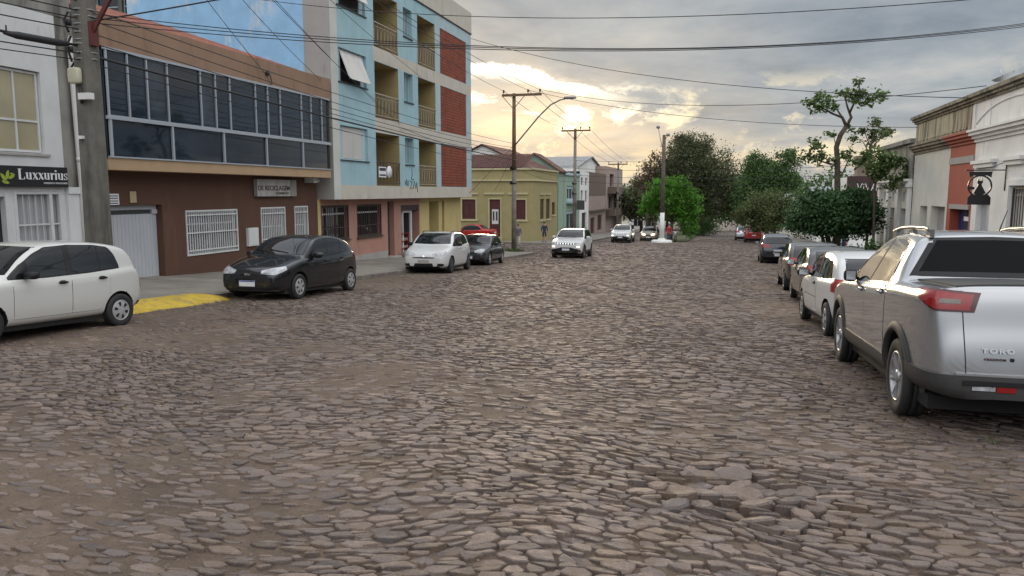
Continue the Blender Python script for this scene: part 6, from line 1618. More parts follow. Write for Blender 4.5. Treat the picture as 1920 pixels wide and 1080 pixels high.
with Kit(b):
    w = MB(); w.wall(BS, 106.4, 124, -5, 5.4, [(110, 114, 2.6, 4.4), (116, 121, -.6, 1.2), (109, 113, -.6, 1.2)], .5); w.quad((-16, 106.4, 4), (-26, 106.4, 4), (-26, 106.4, 5.4), (-16, 106.4, 5.4)); w.quad((-16, 106.4, 5.4), (-26, 106.4, 5.4), (-26, 124, 5.4), (-16, 124, 5.4)); w.quad((-16, 124, -5), (-26, 124, -5), (-26, 124, 5.4), (-16, 124, 5.4)); w.build('wall', M['dusty_pink_wall'], b)
    for (a, c, z) in ((108, 118, 1.6), (112, 124, -1.6), (106.6, 112, -1.5)):
        q = MB(); q.bbox(BS, a, c, .003, 1.3, z, z + .18); q.bbox(BS, a, c, 1.2, 1.3, z + .181, z + .95); q.bbox(BS, a, a + .1, .003, 1.195, z + .181, z + .95); q.build('balcony', M['grey_brown_wall'], b)
    for (a, c, z0, z1) in ((110, 114, 2.6, 4.4), (116, 121, -.6, 1.2), (109, 113, -.6, 1.2)): window(b, BS, a, c, z0, z1, -.4, M['dark_wood'], M['window_glass'])
gable_house('roofed_hall', 'long low hall with a pale grey metal roof behind the green house', -33, -17.5, 93, 112, -3, 4.9, 6.4, M['white_facade'], M['grey_roof'], 'x')
gable_house('small_house', 'small white house with red tile roof at the far foot of the street', -16, -10.5, 132, 140, -6, -1.4, -.2, M['white_facade'], M['red_tiles'], 'x', (('f', -15, -13.6, -4, -2.4), ('f', -12.6, -11.4, -4, -2.4)))

# ---------------------------------------------------------------- right hand side
b = empty('long_facade', (7.5, 28, g(28)), 0, 'long single storey white building with a red painted bay and a stained yellow parapet', 'building')
BZ = BR(7.5)
with Kit(b):
    w = MB()
    w.wall(BZ, 12, 27.22, -2.2, 3.45, [(22.62, 23.88, -1.5, 1.93), (25.46, 26.72, -1.5, 1.44), (18.5, 19.8, -1.5, 1.9), (14.5, 15.8, -1.3, 1.9)], .22, mi=0)
    w.wall(BZ, 27.22, 29.98, -2.3, 3.45, [(27.42, 29.55, -1.55, 1.20, .35)], .35, mi=1)
    w.wall(BZ, 29.98, 35.22, -2.5, 3.45, [(30.22, 32.12, -1.5, 1.25), (32.66, 33.82, -1.6, 1.23)], .30, mi=2)
    w.quad((7.5, 35.22, -2.5), (16, 35.22, -2.5), (16, 35.22, 4.6), (7.5, 35.22, 4.6), 2); w.quad((7.5, 12, -2.5), (16, 12, -2.5), (16, 12, 4.6), (7.5, 12, 4.6), 0)
    w.quad((7.6, 12, 4.0), (16, 12, 4.0), (16, 35.2, 4.0), (7.6, 35.2, 4.0), 2)
    w.build('wall', [M['white_facade'], M['red_band'], M['cream_facade']], b)
    # cornice, parapet, coping
    def cornice(u0, u1, m):
        q = MB()
        for (z0, z1, p) in ((3.30, 3.40, .06), (3.401, 3.50, .14), (3.501, 3.60, .24), (3.601, 3.67, .30)): q.bbox(BZ, u0, u1, .002, p, z0, z1)
        q.build('cornice', m, b)
    cornice(12, 27.20, M['white_facade']); cornice(27.205, 29.99, M['red_band']); cornice(29.995, 35.30, M['mossy_cornice'])
    q = MB(); q.bbox(BZ, 12, 27.70, -.3, .02, 3.452, 4.52); q.build('parapet', M['white_facade'], b)
    q = MB(); q.bbox(BZ, 27.705, 35.22, -.3, .02, 3.452, 4.52); q.bbox(BZ, 28.2, 34.9, .021, .04, 3.80, 3.86); q.build('parapet', M['stained_parapet'], b)
    q = MB()
    for (z0, z1, p) in ((4.521, 4.60, .08), (4.601, 4.69, .16), (4.691, 4.80, .24)): q.bbox(BZ, 12, 35.35, -.35, p, z0, z1)
    q.build('coping', M['mossy_cornice'], b)
    q = MB()
    pts = [BZ(lerp(27.2, 20.5, i / 20), .03, 3.75 + .60 * max(0, 1 - abs((i / 20 - .45) / .5) ** 2.4)) for i in range(21)]
    q.tube(pts, .03, 6); q.bbox(BZ, 27.35, 27.42, .02, .05, 3.68, 4.5); q.bbox(BZ, 25.9, 25.95, .02, .04, 3.70, 4.35); q.build('moulding', M['white_facade'], b)
    q = MB()
    for (a, c) in ((22.9, 24.42), (25.15, 27.08)):
        q.bbox(BZ, a, c, .002, .16, 2.62, 2.72); q.bbox(BZ, a + .1, c - .1, .002, .10, 2.50, 2.618)
    q.bbox(BZ, 22.42, 22.61, .002, .05, -1.5, 2.1); q.bbox(BZ, 23.89, 24.06, .002, .05, -1.5, 2.1); q.bbox(BZ, 22.61, 23.89, .002, .05, 1.94, 2.1)
    q.build('lintel', M['white_facade'], b)
    # horizontal painted band on the red bay
    q = MB(); q.bbox(BZ, 27.24, 29.96, .003, .035, 2.70, 2.92); q.build('painted_band', M['grey_concrete'], b)
    q = MB(); q.bbox(BZ, 27.40, 29.57, .003, .05, 1.205, 1.36); q.build('shop_lintel', M['grey_concrete'], b)
    panel(b, BZ, 28.6, 29.54, -1.54, 1.19, -.28, M['navy'], 'shop_door'); panel(b, BZ, 27.43, 28.59, -1.54, 1.19, -.24, mat('teal_glass', (.06, .10, .11), .1, spec=.6), 'shop_glass')
    q = MB(); q.bbox(BZ, 27.5, 28.55, -.20, -.17, .82, .96); q.build('fluorescent_lamp', M['sign_white'], b)
    d = panel(b, BZ, 22.63, 23.87, -1.49, 1.92, -.18, M['white_shutter'], 'tall_door')
    grille(b, BZ, 22.70, 23.80, -1.4, 1.85, -.08, M['dark_iron'], .16, .02, (.05, .35, .65, .95), 'door_grille', .03)
    panel(b, BZ, 25.47, 26.71, -1.49, 1.43, -.16, mat('pale_grey_door', (.40, .41, .42), .5, var=.1), 'side_door')
    panel(b, BZ, 18.51, 19.79, -1.49, 1.89, -.16, bpy.data.materials['pale_grey_door'], 'side_door'); panel(b, BZ, 14.51, 15.79, -1.29, 1.89, -.16, bpy.data.materials['pale_grey_door'], 'side_door')
    panel(b, BZ, 30.23, 32.11, -1.49, 1.24, -.26, M['grey_concrete'], 'roller_door'); panel(b, BZ, 32.67, 33.81, -1.59, 1.22, -.26, M['grey_concrete'], 'roller_door')
    q = MB()
    for k in range(14): q.bbox(BZ, 30.24, 30.62, -.255, -.22, -1.4 + k * .19, -1.33 + k * .19)
    q.build('stacked_bricks', M['dusty_pink_wall'], b)
b = empty('pillared_building', (7.5, 38.6, g(38)), 0, 'cream building with square pilasters and dark doorways beside the long white facade', 'building')
with Kit(b):
    w = MB(); w.wall(BZ, 35.36, 42.4, -2.8, 3.80, [(35.80, 37.32, -2.0, 1.06), (38.10, 39.45, -2.0, 1.05), (40.12, 41.5, -2.0, 1.03), (36.1, 37.0, 1.35, 1.80, .08), (38.35, 39.2, 1.35, 1.80, .08), (40.4, 41.2, 1.35, 1.80, .08)], .35)
    w.quad((7.5, 42.4, -2.8), (16, 42.4, -2.8), (16, 42.4, 3.8), (7.5, 42.4, 3.8)); w.quad((7.5, 35.36, 3.6), (16, 35.36, 3.6), (16, 42.4, 3.6), (7.5, 42.4, 3.6)); w.build('wall', M['cream_facade'], b)
    q = MB()
    for (a, c) in ((35.38, 35.72), (37.45, 37.95), (39.55, 40.0), (41.7, 42.2)): q.bbox(BZ, a, c, .002, .12, -2.7, 2.0); q.bbox(BZ, a - .06, c + .06, .002, .18, 1.98, 2.12)
    for (z0, z1, p) in ((2.121, 2.22, .16), (2.221, 2.32, .26)): q.bbox(BZ, 35.36, 42.45, .002, p, z0, z1)
    q.build('pilasters', M['white_facade'], b)
    q = MB(); q.bbox(BZ, 35.37, 42.4, .003, .04, 2.33, 3.80); q.bbox(BZ, 35.37, 42.5, -.3, .2, 3.801, 3.98); q.build('parapet', M['weathered'], b)
    for (a, c) in ((35.81, 37.31), (38.11, 39.44), (40.13, 41.49)): panel(b, BZ, a, c, -2, 1.02, -.28, M['slate_dark'], 'doorway')
    for (a, c) in ((36.1, 37.0), (38.35, 39.2), (40.4, 41.2)): panel(b, BZ, a + .01, c - .01, 1.36, 1.79, -.06, M['white_facade'], 'transom_panel', .015)
b = empty('sign_building', (11, 56, g(55)), 0, 'dark fronted shop building with thin white lettering behind the slender trees', 'building')
with Kit(b):
    Bv = BF(52); w = MB(); w.box(7.45, 16, 52.05, 60, -3.2, 2.72); w.build('wall', M['white_facade'], b)
    q = MB(); q.bbox(Bv, 7.3, 11.2, -.04, .12, 1.42, 2.76); q.build('fascia', M['maroon'], b)
    q = MB(); q.bbox(Bv, 7.5, 9.2, -.04, .06, .40, 1.41); q.build('lower_panel', M['grey_brown_wall'], b)
    place_text('lettering', 'ViVAno', .5, Bv(8.75, .13, 2.06), (1, 0, 0), (0, 0, 1), M['sign_white'], b, width=1.75, height=.46, depth=.01, bold=-.004)
    q = MB(); q.box(8.0, 8.9, 53, 54, 2.721, 3.9); q.box(7.9, 9.0, 52.9, 54.1, 3.9, 4.05); q.build('chimney', M['grey_brown_wall'], b)
gable_house('pale_house', 'pale low house with a light roof behind the round bush', 8.5, 16, 78, 88, -4, .9, 2.2, M['white_facade'], M['grey_roof'], 'x')
gable_house('cream_house', 'cream walled house with a grey roof beyond the right hand trees', 5.6, 9.6, 96, 106, -4, .3, 1.5, M['cream_facade'], M['grey_roof'], 'y')
# hanging sign with a dress silhouette
hs = empty('hanging_sign', (7.5, 21.9, 2.0), 0, 'black round hanging sign with a dress silhouette on a wall bracket', 'sign')
with Kit(hs):
    BH = basis((7.5, 24.3, 0), (-1, 0, 0), (0, -1, 0))     # u runs out from the wall, faces the viewer
    q = MB(); q.bar(BH(.0, 0, 2.37), BH(1.02, 0, 2.37), .03); q.bar(BH(.015, 0, 1.80), BH(.015, 0, 2.64), .035); q.tube([BH(.02, 0, 2.60), BH(.35, 0, 2.46), BH(.7, 0, 2.40)], .010, 6); q.build('bracket', M['sign_black'], hs)
    q = MB(); cx_, cz_ = .63, 1.93
    n_ = 40; R0, R1 = .268, .308
    for i in range(n_):
        a0, a1 = 2 * pi * i / n_, 2 * pi * (i + 1) / n_
        q.add([BH(cx_ + r_ * cos(a), nn, cz_ + r_ * sin(a)) for nn in (-.015, .015) for a in (a0, a1) for r_ in (R0, R1)], [(0, 1, 3, 2), (4, 6, 7, 5), (1, 5, 7, 3), (0, 2, 6, 4)])
    def P_s(L): return [(cx_ + a_, cz_ + b_) for a_, b_ in L]
    q.prism(P_s([(-.29, -.52), (.29, -.52), (.29, -.32), (.22, -.235), (-.22, -.235), (-.29, -.32)]), BH, -.014, .014)
    q.prism(P_s([(-.29, .40), (.29, .40), (.27, .24), (.17, .29), (-.17, .29), (-.27, .24)]), BH, -.013, .013)
    q.build('sign_ring', M['sign_black'], hs)
    q = MB(); q.prism(P_s([(-.04, .23), (-.075, .11), (-.042, .05), (-.055, .0), (-.16, -.20), (-.08, -.245), (.08, -.245), (.16, -.20), (.055, .0), (.042, .05), (.075, .11), (.04, .23), (.022, .15), (-.022, .15)]), BH, -.012, .012)
    q.prism(P_s([(.13, -.10), (.28, -.10), (.28, .0), (.13, -.03)]), BH, -.011, .011); q.build('dress_silhouette', M['sign_black'], hs)
q = MB(); q.lathe([(.0, .0), (.14, .02), (.26, .09), (.32, .18)], 20, 0, Matrix.Translation((7.9, 26.3, 5.05)) @ Matrix.Rotation(radians(-25), 4, 'Y')); q.tube([(7.9, 26.3, 4.75), (7.9, 26.3, 5.06)], .02, 6); q.tube([(7.9, 26.3, 5.06), (7.75, 26.3, 5.36)], .012, 5)
tag(q.build('satellite_dish', M['alu_frame']), 'small satellite dish on the parapet of the long white building', 'dish')
# ================================================================ POLES AND CABLES
M['concrete'] = mat('concrete', (0.13, 0.122, 0.105), 0.9, var=0.3, vscale=2.5, bump=0.3, bscale=20, stain=(0.055, 0.052, 0.045), stain_amt=0.85, stain_scale=(3, 3, 0.5), stain_range=(0.48, 0.68), fine=0.15)
M['pole_wood'] = mat('pole_wood', (0.155, 0.095, 0.055), 0.85, var=0.35, vscale=4, bump=0.3, bscale=25)
M['grey_wood'] = mat('grey_wood', (0.165, 0.145, 0.125), 0.85, var=0.3, vscale=3, bump=0.3, bscale=25)
M['whitewash'] = mat('whitewash', (0.62, 0.62, 0.60), 0.7, var=0.1, stain=(0.3, 0.28, 0.25), stain_amt=0.4)
M['steel'] = mat('steel', (0.25, 0.25, 0.25), 0.45, metal=0.6)
M['wire'] = mat('wire', (0.012, 0.012, 0.013), 0.6)
M['rust_red'] = mat('rust_red', (0.085, 0.018, 0.016), 0.6, var=0.3)
M['insulator'] = mat('insulator', (0.06, 0.035, 0.025), 0.3)
# near concrete pole
px, py = -12.02, 12.47
zb = g(py) + .13
p = empty('utility_pole', (px, py, zb), 0, 'thick weathered concrete pole with steel bands and a white box near the shop', 'pole')
with Kit(p):
    q = MB(); H = 10.2
    def sec(z, hw_, hd): return [(px - hw_, py - hd, z), (px + hw_, py - hd, z), (px + hw_, py + hd, z), (px - hw_, py + hd, z)]
    # tapered shaft with chamfered corners
    def ring8(z, a): 
        c = a * .35
        return [(px - a + c, py - a, z), (px + a - c, py - a, z), (px + a, py - a + c, z), (px + a, py + a - c, z), (px + a - c, py + a, z), (px - a + c, py + a, z), (px - a, py + a - c, z), (px - a, py - a + c, z)]
    zs_ = [zb - .3, zb + 2, zb + 4, zb + 6, zb + 8, zb + H]; aa = [.215, .205, .195, .183, .17, .155]
    vs = [v for z, a in zip(zs_, aa) for v in ring8(z, a)]
    q.add(vs, [(i * 8 + k, i * 8 + (k + 1) % 8, (i + 1) * 8 + (k + 1) % 8, (i + 1) * 8 + k) for i in range(5) for k in range(8)] + [tuple(40 + k for k in range(8))])
    q.build('shaft', M['concrete'], p)
    q = MB()
    for z in (4.30, 4.42, 4.58, 4.66, 4.80, 4.95, 5.10, 5.22): q.tube([(px, py, z - .012), (px, py, z + .012)], .212, 12)
    q.build('steel_bands', M['steel'], p)
    q = MB(); rounded_box(q, (px - .05, py - .27, 3.97), (.26, .13, .30), .35); q.build('junction_box', mat('cream_box', (.46, .44, .33), .6), p)
    q = MB(); q.box(px + .02, px + .30, py - .30, py - .19, 3.52, 3.64); q.build('bracket', M['whitewash'], p)
    q = MB(); q.box(px - .06, px + .02, py - .28, py - .20, 2.78, 2.84); q.build('clip', M['whitewash'], p)
    for (dx_, z, l) in ((-.22, 4.75, .5), (-.18, 4.25, .35), (-.25, 5.2, .4)):
        q = MB(); q.tube([(px + dx_, py - .12, z), (px + dx_ - .08, py - .16, z - l * .4), (px + dx_ + .06, py - .2, z - l)], .022, 6); q.build('cable_loop', M['wire'], p)
    q = MB(); q.tube([(px + .02, py - .24, 3.8), (px + .06, py - .25, 3.55), (px + .04, py - .24, 3.45)], .03, 6); q.build('cable_loop', M['wire'], p)
    for z in (5.55, 5.0, 4.5):
        q = MB(); rounded_box(q, (px - .26, py - .08, z), (.16, .13, .12), .6); q.build('cable_clamp', M['wire'], p)
    q = MB(); q.bar((px + .16, py - .05, 4.72), (px + 1.75, py - .1, 6.75), .05, .08); q.box(px + .12, px + .26, py - .12, py + .06, 4.55, 5.0); q.build('brace_arm', M['rust_red'], p)
# round poles with crossarms
def crossarm_pole(name, x, y, ztop, r0, r1, arm, lab, wood_from, lamp=None, mats=('grey_wood', 'pole_wood')):
    zb = g(y) + .10
    p = empty(name, (x, y, zb), 0, lab, 'pole')
    with Kit(p):
        q = MB(); zm = lerp(zb, ztop, wood_from); rm = lerp(r0, r1, wood_from)
        q.tube([(x, y, zb - .3), (x, y, zm)], [r0, rm], 14); q.build('lower_shaft', M[mats[0]], p)
        q = MB(); q.tube([(x, y, zm + .001), (x, y, ztop)], [rm, r1], 14); q.build('upper_shaft', M[mats[1]], p)
        if arm:
            a0, a1, za = arm
            q = MB(); q.box(a0, a1, y - .19, y - .07, za - .07, za + .07); q.bar((x - .08, y - .14, za - .75), (x - .7, y - .14, za - .06), .035); q.bar((x + .08, y - .14, za - .75), (x + .7, y - .14, za - .06), .035); q.build('crossarm', M['pole_wood'], p)
            for xx in (a0 + .1, lerp(a0, a1, .66), a1 - .1):
                q = MB(); q.lathe([(.02, 0), (.02, .08), (.055, .09), (.07, .13), (.05, .17), (.065, .20), (.03, .26), (0, .26)], 12, 0, Matrix.Translation((xx, y - .13, za + .07))); q.build('insulator', M['insulator'], p)
        if lamp:
            q = MB(); q.tube(lamp, [.045] * len(lamp), 10); q.build('lamp_arm', M['steel'], p)
            e = Vector(lamp[-1]); d = (Vector(lamp[-1]) - Vector(lamp[-2])).normalized()
            q = MB(); rounded_box(q, (e.x + d.x * .3, e.y, e.z + d.z * .2 + .01), (.78, .26, .17), .6); q.build('lamp_head', M['steel'], p)
        q = MB()
        for z in (zb + 4.2, zb + 5.1): q.box(x - .2, x - .08, y - .26, y - .12, z, z + .22); q.tube([(x, y, z + .05), (x, y, z + .12)], r0 * 1.03, 12)
        q.build('fittings', M['black_plastic'], p)
    return p
crossarm_pole('lamp_pole', -12.72, 46.3, 7.80, .165, .105, (-13.45, -10.95, 7.68), 'wooden pole with crossarm and a long curved street lamp arm at the left corner', .52,
    [(-12.66, 46.2, 4.62), (-12.0, 46.15, 5.35), (-11.1, 46.1, 6.35), (-10.35, 46.05, 7.02), (-9.75, 46.0, 7.28), (-9.45, 46.0, 7.34)])
crossarm_pole('utility_pole', -13.15, 68.6, 7.45, .19, .12, (-14.4, -11.75, 7.25), 'plain grey pole with crossarm behind the nearest white off road car', .9, None, ('grey_wood', 'grey_wood'))
crossarm_pole('utility_pole', -13.2, 98.0, 5.55, .16, .11, (-14.5, -12.0, 5.30), 'farthest crossarm pole standing against the trees', .9, None, ('grey_wood', 'grey_wood'))
q = MB(); q.box(-12.9, -12.2, 68.25, 68.4, .20, 1.05)
tag(q.build('street_sign', M['slate_dark']), 'dark square board fixed on the grey pole in front of the pale town houses', 'sign')
# white footed pole on the island
x, y = -5.50, 71.3; zb = g(y)
p = empty('island_pole', (x, y, zb), 0, 'concrete pole painted white at its foot with two lamps, on a white round base', 'pole')
with Kit(p):
    q = MB(); q.lathe([(.95, -.2), (.95, .16), (.85, .24), (.35, .30), (.30, .42), (0, .42)], 28, 0, Matrix.Translation((x, y, zb))); q.build('base', M['whitewash'], p)
    q = MB(); q.tube([(x, y, zb + .3), (x, y, zb + 2.75)], [.23, .205], 14); q.build('painted_foot', M['whitewash'], p)
    q = MB(); q.tube([(x, y, zb + 2.751), (x, y, zb + 9.75)], [.205, .15], 14); q.build('shaft', mat('brown_concrete', (.105, .085, .07), .9, var=.3, vscale=2), p)
    for (dx_, dz_, top) in ((-.55, 10.45, 8.4), (.35, 9.75, 9.3)):
        q = MB(); q.tube([(x + .1 * np.sign(dx_), y, zb + top), (x + dx_ * .6, y, zb + lerp(top, dz_, .5)), (x + dx_, y, zb + dz_)], .03, 8); q.build('lamp_arm', M['steel'], p)
        q = MB(); rounded_box(q, (x + dx_, y - .08, zb + dz_), (.34, .40, .28), .7); q.build('lamp_head', M['steel'], p)
# ---------------- cables
def wire(p0, p1, sag, r, lab, group, n=28, name='cable'):
    p0, p1 = Vector(p0), Vector(p1)
    pts = []
    for i in range(n + 1):
        t = i / n; pnt = p0.lerp(p1, t); pnt.z -= 4 * sag * t * (1 - t); pts.append(pnt)
    q = MB(); q.tube(pts, r, 5)
    return tag(q.build(name, M['wire']), lab, 'cable', group)
GX = 'cables crossing high over the street'
wire((-20.96, 27.03, 9.83), (7.31, 21, 6.35), .85, .012, 'highest black cable sagging across the whole sky above the street', GX)
for i, dz in enumerate((0, .09, .17)): wire((-11.8, 12.45, 4.98 + dz), (7.71, 22, 5.85 + dz * .5), .60 + i * .04, .009, 'one strand of the bundle of cables crossing the sky at mid height', GX)
wire((-14.75, 44, 10.75), (7.3, 27.5, 4.70), .7, .013, 'cable slanting from the apartment corner down to the right hand parapet', GX)
wire((-10.95, 46.2, 7.95), (7.5, 26.6, 4.95), .75, .012, 'cable from the lamp pole crossarm to the satellite dish on the parapet', GX)
wire((-11.8, 46.2, 7.95), (7.5, 35.1, 4.40), .55, .012, 'cable from the lamp pole crossarm to the corner of the stained parapet', GX)
wire((-12.0, 12.45, 5.0), (0.2, 18, 8.6), .25, .016, 'cable rising steeply to the right from the top of the concrete pole', GX)
GP = 'cables from the concrete pole to the lamp pole'
wire((-11.86, 12.5, 4.36), (-12.6, 46.2, 3.75), .12, .028, 'thickest black cable running in front of the glass balcony and the apartments', GP)
for (z0, z1, s_) in ((4.62, 4.0, .25), (4.80, 4.25, .3), (4.22, 3.3, .2), (5.05, 4.5, .35), (5.25, 4.75, .25)): wire((-11.9, 12.5, z0), (-12.65, 46.2, z1), s_, .011, 'thin black cable in the run between the concrete pole and the lamp pole', GP)
for dx_ in (-13.35, -11.8, -11.05): wire((-12.1, 12.4, 9.4), (dx_, 46.2, 7.95), .5, .011, 'thin cable descending from the concrete pole top to the lamp pole crossarm', GP)
GB = 'cables running left from the concrete pole'
for (z0, z1, r) in ((5.38, 5.6, .016), (5.2, 5.2, .012), (5.05, 5.05, .012), (4.85, 4.75, .012), (4.40, 4.3, .012), (4.28, 4.1, .010)): wire((-12.0, 12.4, z0), (-12.2, -24, z1), .45, r, 'black cable leaving the concrete pole towards the left edge of the view', GB)
wire((-12.05, 12.35, 4.55), (-12.3, -24, 4.7), .30, .026, 'thick black cable with a swollen splice left of the concrete pole', GB)
q = MB(); q.tube([(-12.05, 12.1, 4.53), (-12.06, 11.9, 4.52), (-12.07, 11.0, 4.49), (-12.07, 10.75, 4.485)], [.03, .065, .065, .03], 10); q.tube([(-12.07, 10.8, 4.49), (-12.07, 10.8, 4.62)], .014, 5)
tag(q.build('cable_splice', M['wire']), 'thick black splice case hanging on the cable left of the concrete pole', 'splice case')
GD = 'thin drop wires to the buildings on the left'
for a, c, s_ in (((-12.1, 12.5, 8.9), (-14.72, 22.7, 5.62), .15), ((-12.1, 12.5, 9.3), (-14.66, 26.2, 5.9), .3), ((-12.1, 12.5, 9.6), (-14.65, 30.8, 5.7), .3), ((-12.1, 12.5, 9.8), (-14.65, 33.4, 4.9), .4), ((-12.1, 12.5, 10.1), (-14.65, 36.0, 7.4), .3)): wire(a, c, s_, .009, 'thin drop wire fanning out from the concrete pole to the building fronts', GD, 18)
wire((-14.66, 33.4, 4.75), (-12.75, 46.2, 3.4), .1, .012, 'short stay wire from the apartment front down to the lamp pole', GD, 12)
GF = 'cables between the far poles'
for dx_ in (-13.35, -11.8, -11.05): wire((dx_, 46.3, 7.95), (dx_ - .7, 68.5, 7.5), .35, .014, 'cable strung between the lamp pole crossarm and the grey pole crossarm', GF, 16)
for z in (3.7, 3.3): wire((-12.75, 46.4, z), (-13.1, 68.5, z - .5), .35, .014, 'low cable between the lamp pole and the grey pole', GF, 16)
for dx_ in (-14.3, -13.0, -11.9): wire((dx_, 68.7, 7.5), (dx_, 98, 5.6), .35, .014, 'cable strung between the grey pole and the farthest pole', GF, 16)
wire((-12.8, 46.3, 4.3), (-19.5, 64.4, 1.9), .25, .012, 'service wire from the lamp pole to the yellow corner house', GF, 16)
wire((-12.8, 46.3, 4.6), (-14.72, 43.5, 1.7), .06, .012, 'service wire from the lamp pole to the end of the cream slab', GF, 12)
GH = 'low cables crossing beyond the intersection'
for z0, z1 in ((3.9, 4.0), (3.3, 3.3), (2.75, 2.8), (4.6, 4.9)): wire((-13.1, 68.5, z0), (13, 60, z1), .45, .014, 'thin horizontal cable crossing behind the island pole and the trees', GH, 20)
# dressing on the hook of the brown parapet
q = MB(); q.tube([(-14.70, 22.7, 5.62), (-14.62, 22.75, 5.66), (-14.60, 22.8, 5.5), (-14.66, 22.95, 5.35), (-14.68, 22.8, 5.25)], .014, 5); rounded_box(q, (-14.66, 22.7, 5.64), (.12, .14, .14), .6)
tag(q.build('cable_hook', M['wire']), 'black cable hook with a loose loop on the brown parapet', 'hook')

# ================================================================ TREES AND PLANTS
def leaf_mat(name, cols, rough=.55):
    m = bpy.data.materials.new(name); m.use_nodes = True; nt = m.node_tree; x = NX(nt); b = nt.nodes['Principled BSDF']
    rnd = x.node('ShaderNodeNewGeometry').outputs['Random Per Island']
    n_ = len(cols)
    c = x.ramp(rnd, [(i / (n_ - 1), q) for i, q in enumerate(cols)])
    co = x.node('ShaderNodeTexCoord').outputs['Object']
    c = x.mix(1.0, c, x.ramp(x.noise(co, .9, 4, .6), [(.35, .70), (.65, 1.25)]), 'MULTIPLY')
    x.link(c, b.inputs['Base Color']); b.inputs['Roughness'].default_value = rough
    tr = x.node('ShaderNodeBsdfTranslucent'); x.link(c, tr.inputs[0])
    mx_ = x.node('ShaderNodeMixShader'); mx_.inputs[0].default_value = .30
    x.link(b.outputs[0], mx_.inputs[1]); x.link(tr.outputs[0], mx_.inputs[2])
    x.link(mx_.outputs[0], nt.nodes['Material Output'].inputs[0])
    M[name] = m
leaf_mat('leaf_bright', [(.050, .150, .010), (.075, .215, .016), (.11, .27, .026)])
leaf_mat('leaf_olive', [(.054, .072, .026), (.080, .095, .038), (.108, .115, .050)])
leaf_mat('leaf_green', [(.036, .085, .018), (.058, .125, .028), (.085, .155, .038)])
leaf_mat('leaf_dry', [(.060, .090, .026), (.078, .115, .032), (.115, .125, .042), (.055, .095, .024)])
leaf_mat('leaf_dark', [(.022, .060, .018), (.036, .092, .028), (.060, .13, .040)])
leaf_mat('leaf_mid', [(.060, .105, .028), (.09, .145, .038), (.12, .17, .05)])
leaf_mat('leaf_rusty', [(.16, .095, .05), (.12, .09, .045), (.09, .08, .035)])
M['bark'] = mat('bark', (0.075, 0.058, 0.044), 0.9, var=0.4, vscale=5, bump=0.6, bscale=18)
def leaf_arrays(C, size, seed, flat=.0, asp=.55):
    r = np.random.RandomState(seed); N = len(C)
    th = r.rand(N) * 2 * pi; cz = r.rand(N) * 2 - 1
    if flat: cz = np.sign(cz) * (1 - (1 - abs(cz)) * (1 - flat))
    sz = np.sqrt(1 - cz * cz)
    n = np.stack([sz * np.cos(th), sz * np.sin(th), cz], -1)
    a = r.randn(N, 3); a -= n * (a * n).sum(1, keepdims=True); a /= np.linalg.norm(a, axis=1, keepdims=True)
    b = np.cross(n, a)
    s = (size * (.6 + .8 * r.rand(N)))[:, None]
    V = np.stack([C - a * s, C + b * s * asp - n * s * .12, C + a * s, C - b * s * asp - n * s * .12], 1)
    return V.reshape(-1, 3)
def crown(name, blobs, nclump, per, size, m, parent, seed=1, shell=.55, spread=.22, flat=.0):
    """leaf clumps spread through a set of ellipsoids (centre, radii); returns one mesh"""
    r = np.random.RandomState(seed)
    vol = np.array([b[1][0] * b[1][1] * b[1][2] for b in blobs]) ** .7; vol /= vol.sum()
    Cs = []
    for (c, rad), w in zip(blobs, vol):
        k = max(3, int(nclump * w))
        d = r.randn(k, 3); d /= np.linalg.norm(d, axis=1, keepdims=True)
        q = (shell + (1 - shell) * r.rand(k)) ** .8
        lump = 1 + .42 * (vnoise(d[:, 0] * 2.2 + seed * 3.1 + 20, d[:, 2] * 2.2 + d[:, 1] * 1.7 + 20) - .5) * 2
        P = np.array(c) + d * np.array(rad) * (q * lump)[:, None]
        sc_ = np.mean(rad) * spread * (.6 + .8 * r.rand(k))
        pts = P[:, None, :] + r.randn(k, per, 3) * sc_[:, None, None] * np.array([1, 1, .75])
        Cs.append(pts.reshape(-1, 3))
    C = np.concatenate(Cs)
    V = leaf_arrays(C, size, seed + 5, flat)
    N = len(C)
    return np_mesh(name, V, np.arange(4 * N), np.full(N, 4), m, parent)
def tree(name, label, base, limbs, blobs, nclump, per, size, leaf, seed, cat='tree', group=None, bark='bark', shell=.55, spread=.22, flat=0.):
    t = empty(name, base, 0, label, cat, group)
    with Kit(t):
        q = MB()
        for pts, rad in limbs: q.tube(pts, rad, 8)
        q.build('trunk', M[bark], t)
        crown('crown', blobs, nclump, per, size, M[leaf], t, seed, shell, spread, flat)
    return t
def limbs_to(base, fork, blobs, r0, seed, k=5):
    rr = random.Random(seed)
    L = [([base, ((base[0] + fork[0]) / 2 + rr.uniform(-.1, .1), (base[1] + fork[1]) / 2, (base[2] + fork[2]) / 2), fork], [r0, r0 * .85, r0 * .7])]
    for c, rad in blobs:
        for i in range(k):
            a = rr.uniform(0, 2 * pi); e = rr.uniform(-.3, 1)
            tip = (c[0] + rad[0] * .8 * cos(a) * cos(e), c[1] + rad[1] * .8 * sin(a) * cos(e), c[2] + rad[2] * .8 * sin(e))
            mid = tuple(lerp(f, t, .5) + rr.uniform(-.15, .15) * rad[0] for f, t in zip(fork, tip))
            L.append(([fork, mid, tip], [r0 * .5, r0 * .28, r0 * .08]))
    return L
